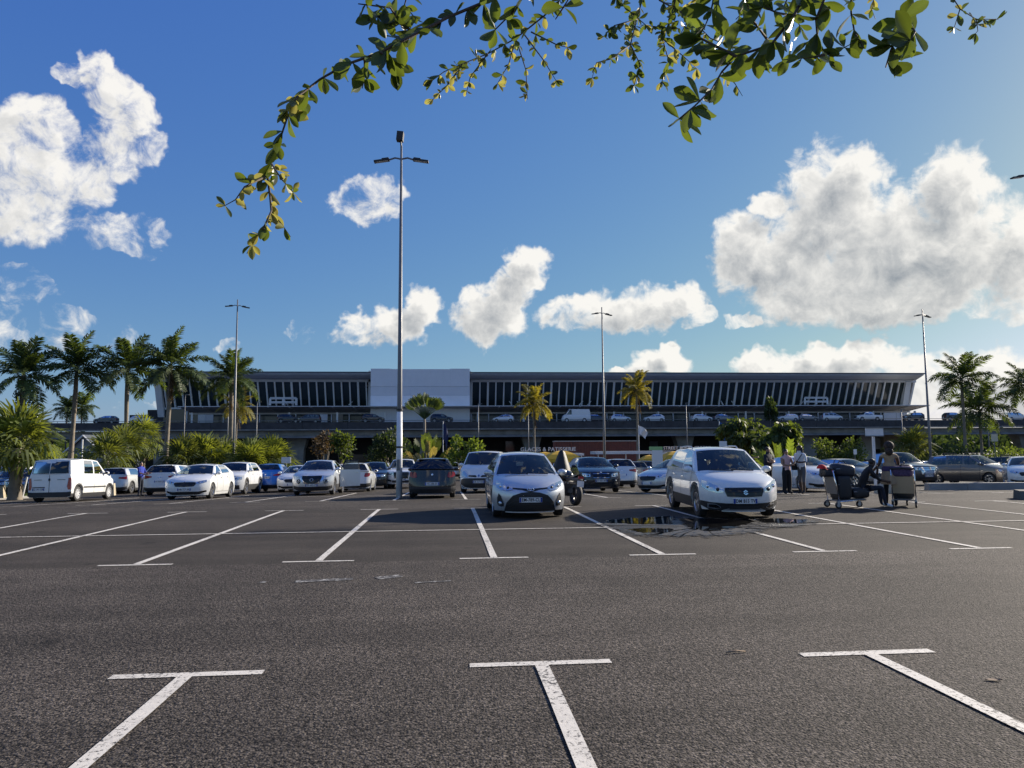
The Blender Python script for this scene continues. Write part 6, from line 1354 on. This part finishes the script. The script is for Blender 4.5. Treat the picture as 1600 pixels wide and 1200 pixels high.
def stand(arm_l, arm_r, leg=0.09, hip=.93, lean=0.0, stride=0.0):
    """standing pose facing -Y; arm_*: elbow, wrist, hand"""
    J = dict(pelvis=(0, 0, hip + .03), spine=(0, 0 - lean * .3, 1.15), chest=(0, -lean * .7, 1.36), neck=(0, -lean, 1.50), head=(0, -lean * 1.1 - .01, 1.63), crown=(0, -lean * 1.1, 1.71),
             sho_l=(.19, -lean * .8, 1.42), sho_r=(-.19, -lean * .8, 1.42), elb_l=arm_l[0], wri_l=arm_l[1], hand_l=arm_l[2], elb_r=arm_r[0], wri_r=arm_r[1], hand_r=arm_r[2],
             hip_l=(leg, 0, hip - .05), hip_r=(-leg, 0, hip - .05), kne_l=(leg + .01, -.02 - stride * .3, .50), kne_r=(-leg - .01, -.02 + stride * .3, .50), ank_l=(leg + .02, .02 - stride * .6, .085), ank_r=(-leg - .02, .02 + stride * .6, .085), toe_l=(leg + .05, -.15 - stride * .6, .04), toe_r=(-leg - .05, -.15 + stride * .6, .04))
    return J
RAD = dict(pelvis=.135, spine=.125, chest=.135, neck=.052, head=.088, crown=.066, sho_l=.065, sho_r=.065, elb_l=.042, elb_r=.042, wri_l=.030, wri_r=.030, hand_l=.036, hand_r=.036, hip_l=.095, hip_r=.095, kne_l=.062, kne_r=.062, ank_l=.042, ank_r=.042, toe_l=.036, toe_r=.036)
def segs(sleeve=1, top=1, low=2, shin=2, shoe=3):
    d = {('pelvis', 'spine'): top, ('spine', 'chest'): top, ('chest', 'neck'): top, ('neck', 'head'): 0, ('head', 'crown'): 0}
    for s_ in 'lr': d.update({('chest', 'sho_' + s_): top, ('sho_' + s_, 'elb_' + s_): sleeve, ('elb_' + s_, 'wri_' + s_): 0, ('wri_' + s_, 'hand_' + s_): 0, ('pelvis', 'hip_' + s_): low, ('hip_' + s_, 'kne_' + s_): low, ('kne_' + s_, 'ank_' + s_): shin, ('ank_' + s_, 'toe_' + s_): shoe})
    return d
SHOE = cloth('shoe_black', (.012, .012, .013)); WSH = cloth('shoe_white', (.7, .7, .7)); NAVY = cloth('navy', (.012, .016, .03)); BLK = cloth('black', (.012, .012, .014)); BLUE = cloth('blue', (.02, .04, .30)); WHT = cloth('white', (.72, .73, .75)); PINK = cloth('pink', (.62, .40, .38)); TAN = cloth('tan', (.36, .26, .16)); GREYT = cloth('grey_trouser', (.10, .10, .11))
hang = lambda sg: ((sg * .25, .03, 1.14), (sg * .26, -.06, .90), (sg * .26, -.08, .80))
fwd_arm = lambda sg, z=1.12: ((sg * .24, -.08, 1.16), (sg * .12, -.32, z), (sg * .06, -.40, z + .02))
p = P(223, 37.2); person('man in a blue shirt standing by the white car, arms held forward', p, R(75), stand(((.24, -.10, 1.18), (.16, -.36, 1.15), (.12, -.45, 1.17)), ((-.24, -.10, 1.18), (-.16, -.36, 1.12), (-.12, -.45, 1.13))), RAD, [SK_M, BLUE, NAVY, SHOE], segs(), 'short')
p = P(1197, 28.8); person('man in a navy shirt with arms folded beside the white crossover', p, R(35), stand(((.27, -.10, 1.18), (.05, -.22, 1.22), (-.05, -.20, 1.24)), ((-.27, -.10, 1.18), (-.05, -.24, 1.17), (.06, -.22, 1.19))), dict(RAD, pelvis=.15, spine=.155, chest=.15), [SK_M, NAVY, BLK, SHOE], segs(), 'short', scale=1.04)
p = P(1225, 28.4); person('woman in a pale pink top and black trousers looking at her phone', p, R(10), stand(fwd_arm(1), fwd_arm(-1)), dict(RAD, pelvis=.15, hip_l=.12, hip_r=.12, kne_l=.10, kne_r=.10, ank_l=.085, ank_r=.085), [SK_M, PINK, BLK, SHOE], segs(sleeve=0), 'short', scale=.98)
T_ = person('man in a white T-shirt with long locks and a crossbody bag', P(1249, 28.2), R(-65), stand(((.25, -.06, 1.17), (.18, -.28, 1.14), (.12, -.36, 1.16)), ((-.25, -.04, 1.15), (-.20, -.24, 1.05), (-.14, -.32, 1.05)), lean=.10, stride=.1), RAD, [SK_D, WHT, GREYT, SHOE], segs(shin=0), 'long', scale=1.05)
b = MB(); b.tube([(.15, -.14, 1.45), (0, -.22, 1.2), (-.18, -.15, 1.0)], .014, 5); b.box((-.20, -.14, .98), (.10, .22, .24)); b.obj('crossbody_bag', BLK, T_)
b = MB(); b.box((.09, -.06, .75), (.22, .2, .42)) ; b.obj('shorts_panel', WHT, T_) if False else None
person('person half hidden behind the white crossover with a raised arm', P(1161, 39), R(20), stand(((.30, -.10, 1.45), (.50, -.25, 1.50), (.58, -.28, 1.52)), hang(-1)), RAD, [SK_M, BLK, NAVY, SHOE], segs(), 'short', scale=1.05)
# woman at the trolley, back turned
W_ = person('woman in a tan dress and black leggings standing at the second trolley', P(1385, 19.6), R(165), stand(((.26, -.02, 1.16), (.34, -.22, 1.02), (.36, -.30, 1.0)), ((-.27, -.10, 1.17), (-.34, -.33, 1.08), (-.36, -.42, 1.07)), stride=.08), dict(RAD, chest=.125, spine=.105, kne_l=.07, kne_r=.07), [SK_D, TAN, BLK, SHOE], segs(sleeve=0), 'big', scale=.95)
b = MB(); b.lathe([(.15, 1.22), (.17, 1.08), (.20, .95), (.235, .74), (.24, .62)], 16); b.obj('dress', TAN, W_, smooth=True); b = MB(); b.lathe([(.175, 1.12), (.205, 1.06), (.20, .98)], 14); b.obj('waist_wrap', cloth('purple', (.06, .04, .10)), W_, smooth=True)
# seated man
SJ = dict(pelvis=(0, .10, .50), spine=(0, .06, .70), chest=(0, -.06, .92), neck=(0, -.16, 1.04), head=(0, -.22, 1.15), crown=(0, -.21, 1.23), sho_l=(.19, -.08, .97), sho_r=(-.19, -.08, .97), elb_l=(.20, -.32, .74), wri_l=(.08, -.34, .96), hand_l=(.04, -.32, 1.03), elb_r=(-.21, -.30, .72), wri_r=(-.10, -.52, .68), hand_r=(-.04, -.58, .66),
          hip_l=(.09, .08, .46), hip_r=(-.09, .08, .46), kne_l=(.13, -.36, .52), kne_r=(-.12, -.38, .53), ank_l=(.12, -.40, .09), ank_r=(-.12, -.44, .09), toe_l=(.13, -.58, .04), toe_r=(-.13, -.62, .04))
person('man in black with white shoes seated on the front of a trolley', P(1346, 19.5), R(72), SJ, RAD, [SK_D, BLK, NAVY, WSH], segs(), 'short')
# ------------------------------------------------------------------ luggage trolleys and bags
def soft(b, c, d, e=.35, rz=0.0, nu=20, nv=12, tilt=0.0):
    sp = lambda w, m_: math.copysign(abs(w) ** m_, w); M = Matrix.Translation(c) @ Matrix.Rotation(rz, 4, 'Z') @ Matrix.Rotation(tilt, 4, 'Y')
    b.grid(lambda u, v: M @ Vector((d[0] / 2 * sp(cos(v), e) * sp(cos(u), e), d[1] / 2 * sp(cos(v), e) * sp(sin(u), e), d[2] / 2 * sp(sin(v), e))), frange(-pi, pi, nu), frange(-pi / 2, pi / 2, nv)); return b
def trolley(label, loc, rz, board):
    T = thing('luggage_trolley', label, 'trolley', loc, rz, 'airport luggage trolleys')    # handle end at x = 0, platform along +x
    for y in (-.27, .27):
        b = MB(); b.tube([(.10, y, .16), (.02, y, .60), (-.06, y, 1.0)], .018, 6); b.tube([(.05, y, .17), (.90, y * .55, .20)], .018, 6); b.obj('frame_tube', M_CHROME, T, smooth=True)
    b = MB(); b.tube([(-.06, -.29, 1.0), (-.08, 0, 1.02), (-.06, .29, 1.0)], .024, 8); b.obj('handle_bar', M_PLAST, T)
    b = MB(); b.hexa([(.06, -.26, .18), (.92, -.15, .21), (.92, .15, .21), (.06, .26, .18)], [(.06, -.26, .205), (.92, -.15, .235), (.92, .15, .235), (.06, .26, .205)]); b.obj('platform', M_GALV, T)
    b = MB(); b.hexa([(.065, -.25, .36), (.085, -.25, .36), (.085, .25, .36), (.065, .25, .36)], [(-.015, -.25, .80), (.005, -.25, .80), (.005, .25, .80), (-.015, .25, .80)]); b.obj('back_panel', board, T)
    MY = Matrix.Rotation(pi / 2, 4, 'X')
    for (x, y) in ((.06, -.27), (.06, .27), (.80, 0)):
        w = bpy.data.objects.new('wheel', None); COL.objects.link(w); w.parent = T; w.location = (x, y, .085)
        b = MB(); b.lathe([(.05, -.02), (.082, -.022), (.085, 0), (.082, .022), (.05, .02)], 16, MY); b.obj('tyre', M_TYRE, w, smooth=True); b = MB(); b.lathe([(.055, -.018), (.001, -.02)], 12, MY); b.lathe([(.055, .018), (.001, .02)], 12, MY); b.obj('hub', M_SILV, w)
        b = MB(); b.box((x, y, .15), (.07, .06, .08)); b.obj('fork', M_SILV, T)
    return T
t1 = P(1291, 19.4); trolley('luggage trolley loaded with black bags, man seated on its front', t1, R(2), M_GALV)
t2 = P(1405, 19.3); trolley('luggage trolley with a tan back panel beside the standing woman', t2, R(52), mat('tan_board', (.42, .32, .20), .6, var=.1))
BAGM = mat('black_nylon', (.014, .014, .016), .55, bump=.3, bscale=25); BAGB = mat('dark_navy_nylon', (.012, .016, .028), .5, bump=.3, bscale=25); BAGP = mat('purple_check_cloth', (.07, .045, .11), .8, var=.5, vscale=25); BAGG = mat('charcoal_hard_shell', (.03, .032, .036), .35)
def bag(label, base, c, d, m_, rz=0.0, e=.35, tilt=0.0, kind='bag', strap=True):
    T = thing({'bag': 'travel_bag', 'case': 'suitcase'}[kind], label, {'bag': 'bag', 'case': 'suitcase'}[kind], (base.x, base.y, base.z), rz, 'luggage on the trolleys')
    b = MB(); soft(b, c, d, e, tilt=tilt); b.obj('shell', m_, T, smooth=True)
    if strap:
        b = MB(); z = c[2] + d[2] / 2; b.tube([(c[0] - d[0] * .2, c[1], z - .03), (c[0] - d[0] * .1, c[1], z + .06), (c[0] + d[0] * .1, c[1], z + .06), (c[0] + d[0] * .2, c[1], z - .03)], .014, 5); b.obj('handle', M_PLAST, T)
    if kind == 'case':
        for sg in (1, -1): b = MB(); b.box((c[0] + sg * d[0] * .3, c[1], c[2] - d[2] / 2 + .005), (.05, d[1] * .8, .03)); b.obj('foot_rail', M_PLAST, T)
    b = MB(); b.tube([(c[0] - d[0] / 2 * .9, c[1] - d[1] * .47, c[2] + d[2] * .12), (c[0] + d[0] / 2 * .9, c[1] - d[1] * .47, c[2] + d[2] * .12)], .007, 4); b.obj('zip', M_SILV, T)
    return T
bag('large black suitcase standing at the handle of the first trolley', t1, (.30, 0, .53), (.40, .46, .62), BAGM, R(2), .3, kind='case'); bag('bulging black holdall on top of the first trolley\'s load', t1, (.36, 0, .97), (.62, .42, .34), BAGB, R(2), .55, .12); bag('low black bag under the seated man', t1, (.78, 0, .38), (.50, .40, .28), BAGM, R(2), .5)
bag('small dark bag hung over the first trolley\'s handle', t1, (-.10, -.05, .93), (.30, .34, .26), BAGB, R(2), .6, strap=False)
rc = thing('cap', 'red cap resting on the bag at the first trolley\'s handle', 'cap', t1 + Vector((-.26, -.12, 1.02))); b = MB(); b.grid(lambda u, v: (.125 * cos(u) * sin(v), .12 * sin(u) * sin(v), .11 * cos(v)), frange(0, 2 * pi, 14), frange(0, pi / 2, 6)); b.obj('crown', mat('red_felt', (.42, .012, .015), .8), rc, smooth=True); b = MB(); b.grid(lambda u, v: ((.12 + .08 * v * cos(u)) * cos(u), (.12 + .06 * v) * sin(u), -.004 - .02 * v), frange(-1.1, 1.1, 8), [0, .5, 1]); b.obj('brim', mat('red_felt', (.42, .012, .015), .8), rc)
bag('purple checked bag on top of the second trolley\'s panel', t2, (.10, .02, .93), (.30, .52, .28), BAGP, R(52), .5); bag('upright charcoal suitcase on the second trolley', t2, (.38, 0, .56), (.36, .46, .66), BAGG, R(52), .28, kind='case'); bag('black holdall topping the second trolley\'s suitcases', t2, (.45, 0, .99), (.46, .40, .24), BAGM, R(52), .55); bag('dark front suitcase leaning on the second trolley', t2, (.74, 0, .46), (.26, .40, .46), BAGB, R(52), .3, .15, kind='case')
# ------------------------------------------------------------------ overhanging branch of the tree beside the camera
br = random.Random(21)
tree = thing('overhanging_tree', 'leafy tree branch hanging into the top of the picture', 'tree', (3.3, -1.2, 0))
TO = Vector((3.3, -1.2, 0))
def leaf_mesh(m_, k):
    b = MB(); L, w = 1.0, .24
    prof = lambda t: w * (math.sin(pi * t ** 1.35) ** .8) * (1 if t < .97 else .6)
    b.grid(lambda t, v: (L * t, v * prof(t), .10 * abs(v) * prof(t) / w + (.12 if k else .06) * t * t * (1 if k != 2 else -1)), [0, .06, .18, .35, .55, .72, .85, .94, 1.0], [-1, -.5, 0, .5, 1]); return b.mesh('leaf', m_, smooth=True)
LM = [leaf_mesh(L_NEAR, 0), leaf_mesh(L_NEAR, 1), leaf_mesh(L_NEAR, 2)]; LY = [leaf_mesh(L_YEL, 0), leaf_mesh(L_YEL, 2)]
trunk = MB(); trunk.tube([(0, 0, -.2), (.02, .02, .6), (-.05, .05, 1.8), (-.15, .2, 2.9), (-.4, .5, 3.7)], [.24, .18, .15, .13, .10], 12); trunk.obj('trunk', M_BARK, tree, smooth=True)
limb_pts = [Vector((-.4, .5, 3.7)), Vector((-1.2, 1.8, 4.0)), Vector((-2.2, 3.0, 4.05)), Vector((-3.3, 3.9, 3.9)), Vector((-4.0, 4.2, 3.6))]
lb = MB(); lb.tube(limb_pts, [.10, .075, .055, .04, .025], 8); lb.obj('limb', M_BARK, tree, smooth=True)
lb = MB(); lb.tube([Vector((-.4, .5, 3.7)), Vector((-.2, 2.2, 4.1)), Vector((-.3, 4.0, 4.1))], [.08, .06, .03], 8); lb.obj('limb', M_BARK, tree, smooth=True)
# photo polylines: points, depth, leaf length (m), leaves per node, node spacing (px), share of pale leaves
BR = [([(800, -30), (760, 2), (700, 27), (640, 58), (595, 82), (540, 101), (500, 124), (466, 150), (448, 186), (436, 222), (424, 256), (418, 275)], 2.15, .078, 3, 30, .12, .0075),
      ([(418, 275), (422, 306), (424, 330), (412, 356), (396, 378), (386, 396)], 2.1, .052, 3, 20, .5, .005), ([(418, 275), (398, 284), (382, 292), (368, 312), (350, 322)], 2.1, .050, 3, 22, .45, .004), ([(424, 256), (440, 280), (458, 300)], 2.15, .045, 3, 18, .5, .004), ([(466, 150), (452, 170), (440, 176)], 2.12, .06, 4, 18, .6, .004),
      ([(595, 82), (618, 100), (612, 118)], 2.15, .075, 5, 26, .1, .005), ([(570, 92), (570, 118), (566, 138)], 2.15, .075, 4, 24, .1, .005), ([(650, 52), (600, 22), (575, 32)], 2.2, .072, 3, 26, .1, .006), ([(640, 58), (610, 12), (560, 6)], 2.25, .075, 3, 30, .1, .006), ([(424, 330), (440, 350), (454, 370)], 2.1, .04, 1, 30, .4, .003),
      ([(900, -25), (850, 25), (806, 60), (762, 84), (722, 100), (694, 112), (664, 134)], 3.6, .062, 3, 18, .2, .007), ([(722, 100), (702, 130), (672, 160)], 3.6, .055, 3, 18, .5, .005), ([(762, 84), (735, 120), (728, 148)], 3.6, .055, 3, 18, .5, .005), ([(806, 60), (795, 100), (775, 135)], 3.6, .055, 3, 20, .4, .005), ([(806, 60), (822, 110), (824, 155)], 3.6, .055, 3, 22, .4, .005), ([(820, 55), (850, 95), (870, 128)], 3.6, .055, 3, 22, .3, .005), ([(830, 50), (870, 70), (896, 76)], 3.6, .06, 3, 20, .2, .005),
      ([(830, -25), (800, 20), (785, 35), (765, 55)], 2.5, .085, 3, 32, .1, .007), ([(900, -20), (880, 12), (868, 30)], 2.4, .09, 3, 26, .05, .007), ([(640, -20), (632, 8), (650, 30)], 2.3, .06, 3, 24, .1, .006),
      ([(1010, -25), (995, 30), (985, 70), (1000, 100), (990, 136)], 3.7, .062, 4, 17, .25, .008), ([(985, 70), (955, 92), (932, 98), (925, 122)], 3.7, .055, 3, 18, .4, .005), ([(995, 30), (960, 40), (938, 62)], 3.7, .06, 3, 17, .2, .005), ([(1060, -25), (1050, 25), (1035, 60), (1045, 95), (1030, 140)], 3.7, .064, 4, 17, .25, .008), ([(1035, 60), (1070, 90), (1092, 110)], 3.7, .058, 3, 17, .4, .005), ([(950, -20), (975, 10), (1010, 40), (1060, 45)], 3.7, .065, 4, 16, .15, .006), ([(1100, -20), (1080, 20), (1060, 60)], 3.8, .065, 4, 17, .15, .006), ([(1030, 0), (1075, 25), (1110, 60), (1150, 75)], 3.7, .062, 4, 18, .2, .006),
      ([(1270, -30), (1240, 25), (1205, 70), (1150, 88), (1128, 112), (1112, 140), (1085, 166), (1056, 190)], 2.2, .085, 3, 28, .08, .0075), ([(1120, -20), (1110, 20), (1100, 45)], 2.2, .095, 3, 28, .05, .006), ([(1150, 88), (1095, 60), (1080, 66)], 2.2, .095, 4, 26, .05, .006), ([(1150, 88), (1180, 96), (1200, 108)], 3.0, .055, 3, 20, .4, .004), ([(1128, 112), (1148, 130), (1160, 150)], 3.0, .05, 2, 22, .5, .004), ([(1205, 70), (1175, 30), (1165, 0)], 2.3, .08, 3, 26, .1, .006), ([(1240, 25), (1215, 20), (1190, 10)], 2.3, .085, 3, 24, .05, .006),
      ([(1300, -30), (1275, 30), (1278, 66), (1288, 86), (1304, 104)], 2.2, .085, 3, 26, .08, .007), ([(1288, 86), (1265, 90), (1228, 92)], 2.2, .065, 2, 26, .1, .005), ([(1330, -30), (1330, 20), (1335, 50), (1350, 75)], 2.3, .078, 3, 24, .1, .007), ([(1288, 86), (1312, 78), (1335, 66)], 2.2, .07, 2, 24, .1, .004), ([(1430, -30), (1412, 20), (1406, 50), (1392, 78), (1384, 105)], 2.1, .095, 3, 30, .08, .007), ([(1412, 20), (1430, 50), (1420, 66)], 2.1, .095, 3, 24, .2, .005), ([(1370, -25), (1362, 15), (1368, 30)], 3.0, .05, 3, 20, .5, .004),
      ([(1475, -25), (1500, 14), (1525, 30), (1560, 30)], 3.0, .055, 2, 22, .4, .005), ([(1500, 14), (1492, 40), (1488, 50)], 3.0, .05, 2, 22, .4, .003), ([(1525, 30), (1528, 48), (1518, 60)], 3.0, .05, 2, 20, .3, .003), ([(1240, -25), (1225, 10), (1250, 40)], 2.6, .07, 3, 24, .1, .006), ([(1180, -25), (1170, 10), (1150, 30)], 2.6, .075, 3, 22, .1, .006)]
n_leaf = 0; LEAVES = []
def near_limb(p):
    return min(limb_pts + [Vector((-.2, 2.2, 4.1)), Vector((-.3, 4.0, 4.1))], key=lambda q: (q - p).length)
for bi, (pts, d, ll, per, sp_, pale, rad) in enumerate(BR):
    sp_ *= .84; pale = pale * 1.15 + .04; per += 1; rad *= .8
    W = []
    for k, (x, y) in enumerate(pts): W.append(atD(x, y, d + .12 * math.sin(k * 1.3 + bi)) - TO)
    if pts[0][1] < 0:                                   # joins the limb above the frame
        q = near_limb(W[0]); W = [q, q.lerp(W[0], .5) + Vector((0, 0, .05))] + W
    b = MB(); n = len(W); b.tube(W, [rad * lerp(1.0, .35, i / (n - 1)) for i in range(n)], 6); bo = b.obj('branch', M_BARK, tree, smooth=True)
    first = 2 if pts[0][1] < 0 else 0; acc = sp_ * .4
    for i in range(len(pts) - 1):
        a, c = Vector(pts[i]), Vector(pts[i + 1]); L = (c - a).length; s_ = sp_ - acc if i else sp_ * .5
        while s_ < L:
            if lerp(a.y, c.y, s_ / L) > -18 and n_leaf < 1400:
                p = W[first + i].lerp(W[first + i + 1], s_ / L); along = (W[first + i + 1] - W[first + i]).normalized(); tip = (i == len(pts) - 2 and s_ > L - sp_)
                for k in range(per + (1 if tip else 0)):
                    v = Vector((br.gauss(0, 1), br.gauss(0, 1), br.gauss(0, 1))).normalized(); dr = (along * br.uniform(.1, .8) + v * .9 + cr * br.uniform(-.3, .3) - Vector((0, 0, br.uniform(0, .45)))).normalized()
                    dr = (dr - fwd * dr.dot(fwd) * .45).normalized()
                    nn = (Vector((br.gauss(0, 1), br.gauss(0, 1), br.gauss(0, 1))) * .8 - fwd * .7); yv = nn.cross(dr).normalized(); zv = dr.cross(yv); sz = ll * br.uniform(.50, 1.08)
                    M = Matrix((dr, yv, zv)).transposed().to_4x4(); M.translation = p; M = M @ Matrix.Scale(sz, 4)
                    ms = LY if br.random() < pale and ll < .07 else LM; LEAVES.append((sz / d, br.choice(ms), bo, M)); n_leaf += 1
            s_ += sp_ * br.uniform(.8, 1.25)
        acc = max(0, L - (s_ - sp_)) if L > 0 else acc
LEAVES.sort(key=lambda q: -q[0]); rest = MB()
for i, (k, me, bo, M) in enumerate(LEAVES):
    if i < 300: link('leaf', me, bo, M)
    else:
        rest.cm = 1 if me in LY else 0; rest.add([M @ v.co for v in me.vertices], [tuple(p.vertices) for p in me.polygons])
if rest.v: rest.obj('small_leaves', [L_NEAR, L_YEL], tree, smooth=True)['kind'] = 'stuff'
print('leaves', n_leaf)
SC.cycles.use_denoising = True
